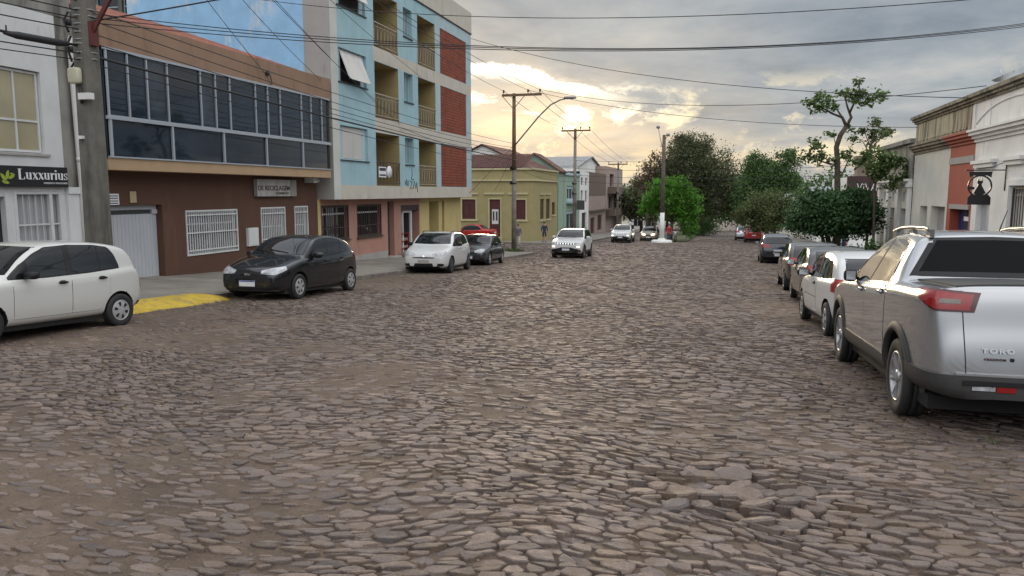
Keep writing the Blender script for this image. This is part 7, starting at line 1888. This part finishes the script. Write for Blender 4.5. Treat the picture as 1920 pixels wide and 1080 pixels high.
# bright green round tree on the central reservation
bl = [((-5.2, 76, 1.55), (2.0, 1.8, 1.55)), ((-6.9, 76, .75), (1.15, 1.2, 1.15)), ((-3.5, 76, 1.0), (1.3, 1.3, 1.45)), ((-3.2, 76, -1.1), (.95, 1.0, 1.35)), ((-4.6, 76, -.2), (1.2, 1.2, 1.2))]
tree('round_tree', 'bright green dense round crowned tree behind the white footed pole', (-5.0, 76, g(76)), limbs_to((-5.0, 76, g(76)), (-4.9, 76, -1.2), bl[:3], .20, 1) + limbs_to((-6.6, 76.1, g(76)), (-6.7, 76, -.4), bl[1:2], .12, 2), bl + [((-6.0, 75.2, 2.5), (.8, .8, .6)), ((-4.2, 75.4, 2.75), (.9, .8, .6)), ((-7.6, 75.6, .2), (.6, .7, .6)), ((-2.6, 75.6, .1), (.6, .7, .7))], 420, 46, .10, 'leaf_bright', 11, spread=.19)
bl = [((-4.6, 97, 4.6), (3.9, 3.5, 3.6)), ((-1.6, 97, 3.2), (3.4, 3.2, 3.2)), ((-6.9, 97, 3.2), (2.2, 2.4, 2.6)), ((-4.5, 97, 7.2), (2.6, 2.4, 1.7)), ((.9, 98, 1.4), (2.6, 2.6, 2.6)), ((2.6, 98, .0), (2.0, 2.2, 1.6)), ((-2.6, 97, .4), (3.6, 3, 1.7))]
shrub_late = [('dark bushy shrub on the central reservation right of the bright green tree', (-2.9, 101, -2.6), (1.7, 2.2, 1.4), 140, .11, 'leaf_green', 34), ('dark hedge of bushes along the far end of the central reservation', (-3.6, 112, -3.0), (2.2, 3.0, 1.5), 150, .12, 'leaf_dark', 35)]
tree('olive_tree', 'huge broad olive green feathery tree arching over the far road', (-4.6, 97, g(97)), limbs_to((-4.6, 97, g(97)), (-4.4, 97, .5), bl[:4], .38, 3), bl, 1150, 66, .11, 'leaf_olive', 12, shell=.42, spread=.17)
bl = [((4.5, 128, .2), (6.0, 4, 3.3)), ((10.5, 128, -.4), (4.5, 4, 3.4)), ((0.0, 128, .2), (4.0, 4, 3.2)), ((5.5, 128, 3.2), (4.0, 4, 2.2)), ((-4.5, 128, -.6), (3.5, 4, 3.6))]
tree('shade_tree', 'dark leafy tree whose low canopy shades the far road behind the red hatchback', (8.2, 128, g(128)), limbs_to((8.2, 128, g(128)), (7.6, 128, -.6), bl, .35, 8), bl, 620, 44, .2, 'leaf_green', 22, shell=.4, spread=.2)
bl = [((-9.2, 96, 4.2), (1.6, 1.4, 1.3)), ((-8.3, 96, 5.6), (1.0, 1.0, 1.0)), ((-10.2, 96, 3.0), (1.3, 1.2, .9)), ((-9.0, 96, 2.4), (1.8, 1.4, .9))]
tree('rusty_tree', 'thin tree with rusty red foliage left of the white footed pole', (-9.2, 96, g(96)), limbs_to((-9.2, 96, g(96)), (-9.2, 96, 1.5), bl, .2, 4, 6), bl, 90, 26, .13, 'leaf_rusty', 13, shell=.3, spread=.26)
bl = [((4.2, 86, 3.4), (2.4, 2.2, 2.1)), ((2.9, 86, 4.7), (1.2, 1.2, 1.3)), ((5.9, 86, 5.2), (1.25, 1.2, 1.2)), ((6.6, 86, 3.0), (1.1, 1.2, .9)), ((3.4, 86, 1.4), (2.2, 2.2, 1.6))]
tree('green_tree', 'deep green leafy tree with two pointed tops right of the olive tree', (4.4, 86, g(86)), limbs_to((4.4, 86, g(86)), (4.3, 86, .4), bl, .26, 5), bl, 460, 46, .11, 'leaf_green', 14, spread=.2)
bl = [((3.7, 71.5, .55), (1.9, 1.7, 1.5)), ((2.2, 71.5, -.2), (1.1, 1.1, 1.1)), ((5.3, 71.5, .2), (1.2, 1.2, 1.3)), ((3.6, 71.5, -1.0), (1.7, 1.4, .8))]
tree('dry_tree', 'yellowish olive shrubby tree between the red hatchback and the round bush', (4.4, 71.5, g(71.5)), limbs_to((4.4, 71.5, g(71.5) + .1), (4.2, 71.5, -1.2), bl, .16, 6), bl, 380, 42, .09, 'leaf_dry', 15, spread=.2)
# trimmed dark bush tree on the right pavement
zb = g(38) + .14
bl = [((4.75, 38, .90), (1.75, 1.7, 1.02)), ((3.75, 38, .62), (.95, 1.2, .80)), ((5.85, 38, .72), (1.0, 1.2, .88)), ((4.8, 38, .35), (1.9, 1.6, .60)), ((4.2, 38, 1.42), (.9, 1.0, .55)), ((5.4, 38, 1.45), (.9, 1.0, .50))]
tree('bush_tree', 'low dark green round clipped tree on a short forked trunk beside the parked row', (4.75, 38, zb), [([(4.75, 38, zb - .1), (4.78, 38, zb + .7), (4.5, 38, .3), (4.1, 38, .8)], [.17, .14, .09, .03]), ([(4.78, 38, zb + .5), (5.1, 38, .2), (5.6, 38, .8)], [.12, .09, .03]), ([(4.72, 38, zb + .2), (4.4, 37.9, -.3), (3.9, 37.9, .4)], [.11, .08, .03])], bl, 520, 46, .075, 'leaf_dark', 16, spread=.17)
# tall sparse tree behind it
y_ = 42.0; zb = g(y_) + .14
T7 = [([(5.66, y_, zb - .1), (5.46, y_, 2.13), (5.40, y_, 3.35), (5.32, y_, 4.02), (5.48, y_, 4.62), (5.74, y_, 5.04)], [.17, .15, .13, .125, .12, .11]),
      ([(5.74, y_, 5.04), (5.52, y_, 5.49), (5.04, y_ - .2, 5.66), (4.52, y_ - .3, 5.96), (4.06, y_ - .3, 6.16)], [.09, .07, .05, .035, .015]), ([(5.52, y_, 5.49), (5.3, y_ + .3, 5.9), (4.9, y_ + .5, 6.3)], [.05, .035, .015]),
      ([(5.74, y_, 5.04), (5.94, y_, 5.48), (5.74, y_, 5.98), (5.56, y_, 6.59)], [.09, .07, .05, .02]), ([(5.85, y_, 5.69), (6.0, y_ - .2, 6.13), (6.35, y_ - .2, 6.56), (7.19, y_ - .3, 6.61)], [.06, .045, .03, .012]),
      ([(6.0, y_, 6.13), (6.26, y_ + .2, 6.9), (6.31, y_ + .2, 7.28)], [.04, .025, .012]), ([(5.41, y_, 3.09), (4.82, y_ - .2, 3.25), (4.0, y_ - .3, 3.53)], [.07, .045, .015]), ([(5.42, y_, 2.85), (5.68, y_, 2.71), (5.9, y_, 3.37)], [.06, .04, .015]), ([(5.38, y_, 3.78), (5.16, y_, 4.58)], [.04, .012])]
cl = [(4.06, 6.16, .34), (4.62, 6.43, .52), (4.35, 6.05, .42), (5.02, 6.03, .36), (5.55, 6.74, .36), (6.18, 6.57, .50), (6.0, 6.35, .3), (6.61, 6.24, .40), (6.96, 6.44, .42), (7.34, 6.53, .34), (6.31, 7.23, .28), (5.16, 4.71, .28), (3.92, 3.61, .42), (4.35, 4.14, .44), (4.76, 3.65, .40), (4.5, 3.3, .3), (5.88, 3.59, .42), (6.06, 4.95, .26), (5.2, 3.3, .3)]
tree('tall_tree', 'tall thin tree with crooked trunk and sparse flat leaf clusters against the sky', (5.66, y_, zb), T7, [((a, y_ + random.uniform(-.5, .5), b_), (r_, r_, r_ * .62)) for a, b_, r_ in cl], 150, 15, .10, 'leaf_mid', 17, shell=.25, spread=.36, flat=.4)
y_ = 41.0; zb = g(y_) + .14
cl = [(6.86, 5.11, .36), (7.24, 4.59, .34), (6.45, 4.74, .32), (6.0, 4.31, .3), (6.91, 4.3, .34), (7.54, 4.71, .28), (6.9, 4.75, .3)]
tree('slender_tree', 'smaller slender tree with loose feathery leaves just right of the tall thin tree', (6.81, y_, zb), [([(6.81, y_, zb - .1), (6.81, y_, 2.55), (6.74, y_, 3.84), (6.88, y_, 4.73)], [.07, .06, .05, .02]), ([(6.76, y_, 3.5), (6.4, y_, 4.2), (6.0, y_, 4.4)], [.03, .02, .01]), ([(6.74, y_, 3.84), (7.2, y_, 4.4), (7.5, y_, 4.75)], [.03, .02, .01]), ([(6.76, y_, 3.9), (6.5, y_, 4.5), (6.45, y_, 4.9)], [.03, .02, .01])], [((a, y_ + random.uniform(-.3, .3), b_), (r_, r_, r_ * .7)) for a, b_, r_ in cl], 60, 14, .08, 'leaf_dry', 18, shell=.2, spread=.36)
y_ = 36.5; zb = g(y_) + .14
cl = [(5.6, 3.10, .36), (6.22, 2.84, .50), (6.73, 3.03, .50), (7.1, 3.10, .42), (7.4, 2.70, .34), (7.05, 2.34, .40), (6.51, 3.26, .4), (6.5, 2.55, .42), (6.95, 1.95, .28), (5.9, 3.4, .35), (6.0, 2.6, .3)]
tree('young_tree', 'young tree with drooping yellow green leaves in front of the pillared building', (6.32, y_, zb), [([(6.34, y_, zb - .1), (6.32, y_, .2), (6.26, y_, 2.0), (6.42, y_, 2.92)], [.06, .055, .05, .03]), ([(6.3, y_, 2.2), (6.8, y_, 2.8), (7.2, y_, 2.9)], [.035, .025, .01]), ([(6.28, y_, 2.1), (5.9, y_, 2.8), (5.6, y_, 3.1)], [.035, .025, .01])], [((a, y_ + random.uniform(-.4, .4), b_), (r_, r_, r_ * .65)) for a, b_, r_ in cl], 120, 16, .09, 'leaf_mid', 19, shell=.2, spread=.34, flat=.3)
# low plants by the bush
def shrub(label, c, rad, n, size, leaf, seed, name='shrub'):
    t = empty(name, (c[0], c[1], g(c[1]) + .1), 0, label, 'plant')
    with Kit(t): crown('foliage', [(c, rad)], n, 22, size, M[leaf], t, seed, .3, .3); 
    return t
shrub('light green low plant at the foot of the round clipped tree', (3.9, 37.2, -1.1), (.55, .5, .45), 30, .06, 'leaf_bright', 31)
shrub('spiky green shrub between the clipped tree and the pillared building', (6.2, 35.4, -.95), (.7, .5, .55), 40, .08, 'leaf_green', 32)
shrub('second green shrub nearest the pillars', (6.9, 34.2, -.8), (.45, .45, .6), 30, .07, 'leaf_mid', 33)
for a_ in shrub_late: shrub(*a_)
# trees closing the view down the left row and far beyond
for i, (x_, y_, h_, w_, lf, lab) in enumerate(((-12.0, 116, 7.6, 3.0, 'leaf_olive', 'dull olive tree beyond the balcony block'), (-14.5, 150, 9.5, 4.5, 'leaf_green', 'dark green tree far down the left side of the street'), (-9.5, 134, 8.5, 3.6, 'leaf_olive', 'olive tree just left of the white footed pole far behind'), (12.5, 100, 8.0, 3.6, 'leaf_green', 'green tree behind the pale low house'), (-34, 96, 11, 3.2, 'leaf_rusty', 'bare looking tree behind the apartment block'))):
    zb = g(y_); b_ = [((x_, y_, zb + h_ * .62), (w_, w_, h_ * .34)), ((x_ + w_ * .5, y_, zb + h_ * .45), (w_ * .7, w_ * .7, h_ * .25)), ((x_ - w_ * .5, y_, zb + h_ * .5), (w_ * .7, w_ * .7, h_ * .25))]
    tree('background_tree', lab, (x_, y_, zb), limbs_to((x_, y_, zb), (x_, y_, zb + h_ * .35), b_, .25, 40 + i), b_, 150, 36, .22, lf, 40 + i, spread=.22)
# distant woods: one mass
r = np.random.RandomState(77)
Cs = []
for k in range(240):
    a = r.uniform(-48, 48); d = r.uniform(230, 420)
    x_ = d * math.sin(radians(a)); y_ = d * math.cos(radians(a))
    if abs(x_ - 2) < 14 and y_ < 330: x_ += 22 * (1 if x_ > 2 else -1)
    h_ = r.uniform(6, 11); c = np.array([x_, y_, g(y_) + h_ * .5])
    dd = r.randn(95, 3); dd /= np.linalg.norm(dd, axis=1, keepdims=True)
    Cs.append(c + dd * np.array([6.5, 5, h_ * .55]) * (.5 + .5 * r.rand(95, 1)))
C = np.concatenate(Cs)
V = leaf_arrays(C, 1.0, 78, 0, .7); N = len(C)
o = np_mesh('distant_woods', V, np.arange(4 * N), np.full(N, 4), M['leaf_green'])
tag(o, 'distant dark belt of woods closing the end of the street', 'woods', kind='stuff')

# ---- tufts of grass in the gutters
r = np.random.RandomState(21)
def blades():
    P = []
    def patch_(n, x0, x1, y0, y1, dens_scale=1.2):
        k = 0
        while k < n:
            x_ = r.uniform(x0, x1); y_ = r.uniform(y0, y1)
            if fbm(np.array([x_ * dens_scale]), np.array([y_ * dens_scale]), 3)[0] < .50: 
                k += .3; continue
            P.append((x_, y_)); k += 1
    patch_(1500, -11.1, -10.2, 10.6, 16.2); patch_(700, -11.15, -10.75, 17, 30); patch_(1300, 1.9, 3.9, 5.2, 7.3, 2.0); patch_(700, 3.3, 3.9, 7, 30)
    patch_(500, -13.3, -12.0, 45.0, 46.4); patch_(120, .5, 1.4, 3.0, 3.9, 3.0); patch_(300, -11.3, -10.3, 24.5, 26.0)
    return np.array(P)
Pb = blades(); N = len(Pb)
z0 = gv(Pb[:, 1]) + np.where((Pb[:, 1] > 44) , .10, 0.0)
a = r.rand(N) * 2 * pi; h_ = .018 + .045 * r.rand(N) ** 2; h_ = np.where(Pb[:, 1] > 44, h_ * 6, h_); w_ = .004 + .004 * r.rand(N); w_ = np.where(Pb[:, 1] > 44, w_ * 4, w_)
lean = h_ * .6
A0 = np.stack([Pb[:, 0] - np.sin(a) * w_, Pb[:, 1] + np.cos(a) * w_, z0 - .004], -1); A1 = np.stack([Pb[:, 0] + np.sin(a) * w_, Pb[:, 1] - np.cos(a) * w_, z0 - .004], -1)
A2 = np.stack([Pb[:, 0] + np.cos(a) * lean, Pb[:, 1] + np.sin(a) * lean, z0 + h_], -1)
V = np.stack([A0, A1, A2], 1).reshape(-1, 3)
o = np_mesh('grass', V, np.arange(3 * N), np.full(N, 3), M['leaf_mid'])
tag(o, 'short weedy grass growing along the gutters and between stones', 'grass', kind='stuff')

# ================================================================ PEOPLE AND A MOTORCYCLE
def skin_mesh(name, verts, edges, rads, m, parent, root=0, lv=1):
    me = bpy.data.meshes.new(name); me.from_pydata(verts, edges, [])
    o = temp_obj(me)
    md = o.modifiers.new('skin', 'SKIN'); md.use_smooth_shade = True
    for i, rr_ in enumerate(rads): me.skin_vertices[0].data[i].radius = rr_ if hasattr(rr_, '__len__') else (rr_, rr_); me.skin_vertices[0].data[i].use_root = (i == root)
    s_ = o.modifiers.new('sub', 'SUBSURF'); s_.levels = lv; s_.render_levels = lv
    out_ = evaluated(o); bpy.data.objects.remove(o)
    for p_ in out_.polygons: p_.use_smooth = True
    return link_mesh(name, out_, m, parent)
M['skin'] = mat('skin', (0.36, 0.20, 0.14), 0.55)
M['hair'] = mat('hair', (0.018, 0.012, 0.009), 0.6)
def cloth(n, col): M[n] = mat(n, col, 0.85, var=.2, vscale=9)
cloth('navy_cloth', (.018, .025, .06)); cloth('dark_cloth', (.02, .02, .025)); cloth('grey_print', (.11, .09, .12)); cloth('pale_trousers', (.42, .38, .36)); cloth('red_cloth', (.33, .03, .03)); cloth('denim', (.05, .07, .12)); cloth('shoe', (.05, .045, .04))
def person(label, x, y, z, yaw, top, bottom, step=.16, shorts=False, sit=False, bag=None, hunch=0):
    t = empty('person', (x, y, z), yaw, label, 'person')
    # joints in a local frame: +y forward, x right
    hipz = .90
    if sit:
        L = {'hip': (0, 0, .80), 'kl': (-.16, .40, .70), 'kr': (.16, .40, .70), 'al': (-.17, .28, .30), 'ar': (.17, .28, .30), 'tl': (-.17, .44, .27), 'tr': (.17, .44, .27), 'ch': (0, .08, 1.10), 'sh': (0, .12, 1.30), 'nk': (0, .14, 1.42), 'el': (-.28, .30, 1.10), 'er': (.28, .30, 1.10), 'wl': (-.26, .52, 1.02), 'wr': (.26, .52, 1.02)}
    else:
        L = {'hip': (0, 0, .92), 'kl': (-.10, step * .7, .50), 'kr': (.10, -step * .2, .49), 'al': (-.10, step, .08), 'ar': (.10, -step * 1.1, .10), 'tl': (-.11, step + .15, .035), 'tr': (.11, -step * 1.1 + .14, .04), 'ch': (0, .01, 1.15), 'sh': (0, .0 + hunch, 1.36), 'nk': (0, .02 + hunch, 1.47), 'el': (-.25, -.06, 1.10), 'er': (.25, .05, 1.10), 'wl': (-.26, .04, .86), 'wr': (.26, .14, .88)}
    ks = ['hip', 'ch', 'sh', 'nk', 'kl', 'al', 'tl', 'kr', 'ar', 'tr', 'el', 'wl', 'er', 'wr']
    sl = (L['sh'][0] - .175, L['sh'][1], L['sh'][2] - .01); sr = (L['sh'][0] + .175, L['sh'][1], L['sh'][2] - .01)
    hl = (L['hip'][0] - .095, L['hip'][1], L['hip'][2] - .05); hr = (L['hip'][0] + .095, L['hip'][1], L['hip'][2] - .05)
    nk = Vector(L['nk']); hd = nk + Vector((0, .02, .10)); hd2 = nk + Vector((0, .03, .19))
    handl = Vector(L['wl']) + Vector((0, .03, -.09)) if not sit else Vector(L['wl']) + Vector((0, .08, 0))
    handr = Vector(L['wr']) + Vector((0, .03, -.09)) if not sit else Vector(L['wr']) + Vector((0, .08, 0))
    V = [L['hip'], L['ch'], L['sh'], tuple(nk), tuple(hd), tuple(hd2), sl, L['el'], L['wl'], tuple(handl), sr, L['er'], L['wr'], tuple(handr), hl, L['kl'], L['al'], L['tl'], hr, L['kr'], L['ar'], L['tr']]
    E = [(0, 1), (1, 2), (2, 3), (3, 4), (4, 5), (2, 6), (6, 7), (7, 8), (8, 9), (2, 10), (10, 11), (11, 12), (12, 13), (0, 14), (14, 15), (15, 16), (16, 17), (0, 18), (18, 19), (19, 20), (20, 21)]
    R = [(.12, .09), (.13, .09), (.11, .075), (.05, .05), (.072, .085), (.065, .08), .05, .038, .026, .034, .05, .038, .026, .034, .075, .052, .036, .036, .075, .052, .036, .036]
    skin_mesh('body', V, E, R, M['skin'], t)
    # fingers
    q = MB()
    for h_, sd in ((handl, -1), (handr, 1)):
        for i in range(4): q.tube([h_ + Vector((0, -.025 + i * .017, -.02)), h_ + Vector((-.004 * sd, -.025 + i * .017, -.06)), h_ + Vector((-.014 * sd, -.022 + i * .016, -.085 + .006 * abs(i - 1.5)))], [.0085, .008, .006], 6)
        q.tube([h_ + Vector((0, .03, .01)), h_ + Vector((-.012 * sd, .05, -.02)), h_ + Vector((-.016 * sd, .052, -.045))], [.010, .009, .007], 6)
    q.build('fingers', M['skin'], t)
    # face and hair
    q = MB(); fz = hd2.z - .045
    q.tube([hd2 + Vector((0, .075, -.03)), hd2 + Vector((0, .108, -.065)), hd2 + Vector((0, .088, -.075))], [.012, .016, .008], 6)
    for sd in (-1, 1): rounded_box(q, (hd2.x + sd * .078, hd2.y - .005, fz - .015), (.02, .04, .06), .8)
    q.build('nose_and_ears', M['skin'], t)
    q = MB()
    for sd in (-1, 1): rounded_box(q, (hd2.x + sd * .03, hd2.y + .082, fz), (.026, .012, .012), .8)
    rounded_box(q, (hd2.x, hd2.y + .082, fz - .075), (.05, .012, .012), .8); q.build('eyes_and_mouth', M['dark_cloth'], t)
    q = MB(); n_, m_ = 14, 8; vs = []
    for j in range(m_ + 1):
        ph = pi / 2 * 1.25 * j / m_
        for i in range(n_): 
            th = 2 * pi * i / n_; k_ = .105 if sin(th) < .3 else .088
            vs.append((hd2.x + .092 * sin(ph) * cos(th), hd2.y - .008 + k_ * sin(ph) * sin(th), hd2.z - .018 + .10 * cos(ph) * (1.0 if sin(th) < .4 or ph < 1.2 else .35)))
    q.add(vs, [(j * n_ + i, j * n_ + (i + 1) % n_, (j + 1) * n_ + (i + 1) % n_, (j + 1) * n_ + i) for j in range(m_) for i in range(n_)], 0, True); q.build('hair', M['hair'], t)
    # clothing: a shirt and trousers as looser skins over the body
    up_ = [L['hip'], L['ch'], L['sh'], tuple(nk - Vector((0, 0, .03))), sl, L['el'], tuple(Vector(L['el']).lerp(Vector(L['wl']), .75)), sr, L['er'], tuple(Vector(L['er']).lerp(Vector(L['wr']), .75)), tuple(Vector(L['hip']) - Vector((0, 0, .10)))]
    skin_mesh('shirt', up_, [(10, 0), (0, 1), (1, 2), (2, 3), (2, 4), (4, 5), (5, 6), (2, 7), (7, 8), (8, 9)], [(.155, .115), (.155, .115), (.13, .10), (.068, .068), .068, .056, .046, .068, .056, .046, (.155, .115)], M[top], t)
    kl, kr = Vector(L['kl']), Vector(L['kr']); al = kl.lerp(Vector(L['al']), .1 if shorts else .93); ar = kr.lerp(Vector(L['ar']), .1 if shorts else .93)
    skin_mesh('trousers', [tuple(Vector(L['hip']) + Vector((0, 0, .06))), L['hip'], hl, tuple(kl), tuple(al), hr, tuple(kr), tuple(ar)], [(0, 1), (1, 2), (2, 3), (3, 4), (1, 5), (5, 6), (6, 7)], [(.13, .10), (.14, .11), .092, .07, .055, .092, .07, .055], M[bottom], t, 1)
    for a_, b_ in (('al', 'tl'), ('ar', 'tr')):
        q = MB(); A_, B_ = Vector(L[a_]), Vector(L[b_]); rounded_box(q, tuple((A_ + B_) / 2 + Vector((0, 0, -.012))), (.10, .30, .10), .6)
        q.build('shoe', M['shoe'], t)
    if bag:
        q = MB(); rounded_box(q, bag[:3], (.12, .26, .28), .4); q.tube([(bag[0], 0, bag[2] + .12), (bag[0] * .8, 0, 1.30), (-bag[0] * .2, .02, 1.42)], .012, 5)
        bo_ = q.build('shoulder_bag', M['dark_cloth']); tag(bo_, 'dark shoulder bag carried by the woman in the patterned top', 'bag')
        bo_.matrix_world = Matrix.Translation((x, y, z)) @ Matrix.Rotation(yaw, 4, 'Z')
    return t
person('dark haired woman in a grey patterned top and pale trousers walking beside the lamp pole', -15.60, 58.0, g(58.0) + .0, radians(200), 'grey_print', 'pale_trousers', .16, bag=(.27, -.05, .92))
person('man in a navy blue jacket and dark shorts walking by the yellow house corner', -14.55, 62.6, g(62.6) + .16, radians(20), 'navy_cloth', 'dark_cloth', .12, True)
person('person in dark blue clothes standing behind the round clipped tree', 6.35, 45.0, g(45) + .16, radians(120), 'navy_cloth', 'denim', .05)
# motorcycle with its rider beside the island pole
mx0, my0 = -4.35, 72.6; mz0 = g(my0)
mo = empty('motorcycle', (mx0, my0, mz0), radians(180), 'small dark motorcycle standing just right of the white footed pole', 'motorcycle')
def mwheel(y_):
    w = empty('wheel', (0, y_, .30)); w.parent = mo
    q = MB(); q.lathe([(.22, -.045), (.28, -.05), (.30, 0), (.28, .05), (.22, .045)], 24, 0, Matrix.Rotation(pi / 2, 4, 'Y')); q.build('tyre', M['rubber'], w)
    q = MB(); q.lathe([(.23, -.02), (.21, -.02), (.21, .02), (.23, .02)], 24, 0, Matrix.Rotation(pi / 2, 4, 'Y')); q.lathe([(.0, -.05), (.05, -.05), (.05, .05), (.0, .05)], 12, 0, Matrix.Rotation(pi / 2, 4, 'Y'))
    for i in range(6): q.bar((0, .04 * cos(i), .04 * sin(i)), (0, .22 * cos(i * pi / 3), .22 * sin(i * pi / 3)), .012)
    q.build('rim', M['rim_silver'], w)
mwheel(.62); mwheel(-.60)
q = MB(); q.tube([(0, -.60, .30), (0, -.2, .42), (0, .1, .45), (0, .35, .80)], .03, 8); q.tube([(0, -.55, .70), (0, .0, .72), (0, .35, .80)], .03, 8); rounded_box(q, (0, .02, .42), (.26, .36, .30), .5); q.tube([(.14, .1, .35), (.16, -.3, .28), (.16, -.8, .36)], .035, 8); q.build('frame', M['underbody'], mo)
q = MB(); rounded_box(q, (0, .16, .84), (.26, .46, .22), .6); q.build('fuel_tank', P_['black'], mo)
q = MB(); rounded_box(q, (0, -.32, .80), (.24, .66, .12), .5); q.build('saddle', M['black_plastic'], mo)
q = MB()
for sd in (-1, 1): q.tube([(sd * .07, .62, .30), (sd * .07, .40, .90), (sd * .07, .36, 1.0)], .022, 8)
q.tube([(-.36, .22, 1.04), (-.15, .36, 1.02), (.15, .36, 1.02), (.36, .22, 1.04)], .014, 8); q.build('fork', M['chrome'], mo)
q = MB(); rounded_box(q, (0, .48, .88), (.18, .12, .18), .7); q.build('headlight', M['lamp_clear'], mo)
q = MB(); rounded_box(q, (0, .62, .63), (.13, .44, .05), .6); rounded_box(q, (0, -.70, .66), (.13, .40, .05), .6); q.build('mudguard', P_['black'], mo)
person('rider in a red top seated beside the white footed pole', -4.98, 72.9, g(72.9) + .02, radians(160), 'red_cloth', 'denim', .05)
# display stand in the shop doorway
q = MB(); q.box(-15.85, -15.52, 35.2, 36.2, -1.42, -1.36)
for z in (-1.36, -1.0, -.62): q.box(-15.85, -15.53, 35.22, 36.18, z + .301, z + .33)
for yy in (35.22, 36.15): q.box(-15.86, -15.50, yy - .02, yy + .02, -1.36, -.25)
for i in range(12): rounded_box(q, (-15.66 + .05 * (i % 2), 35.32 + .16 * (i % 6), -1.0 + (.38 if i > 5 else 0) + .02), (.12, .13, .14), .6, 1)
tag(q.build('display_rack', [mat('rack_red', (.18, .02, .02), .6), M['dusty_pink_wall']]), 'red display rack of goods in the little shop doorway', 'rack')
q = MB(); rounded_box(q, (-15.0, 34.75, g(34.7) + .36), (.34, .5, .34), .4); rounded_box(q, (-14.98, 35.25, g(35.2) + .33), (.3, .38, .28), .4)
tag(q.build('flower_planter', M['grey_concrete']), 'small pale planters by the step of the shop entrance', 'planter')
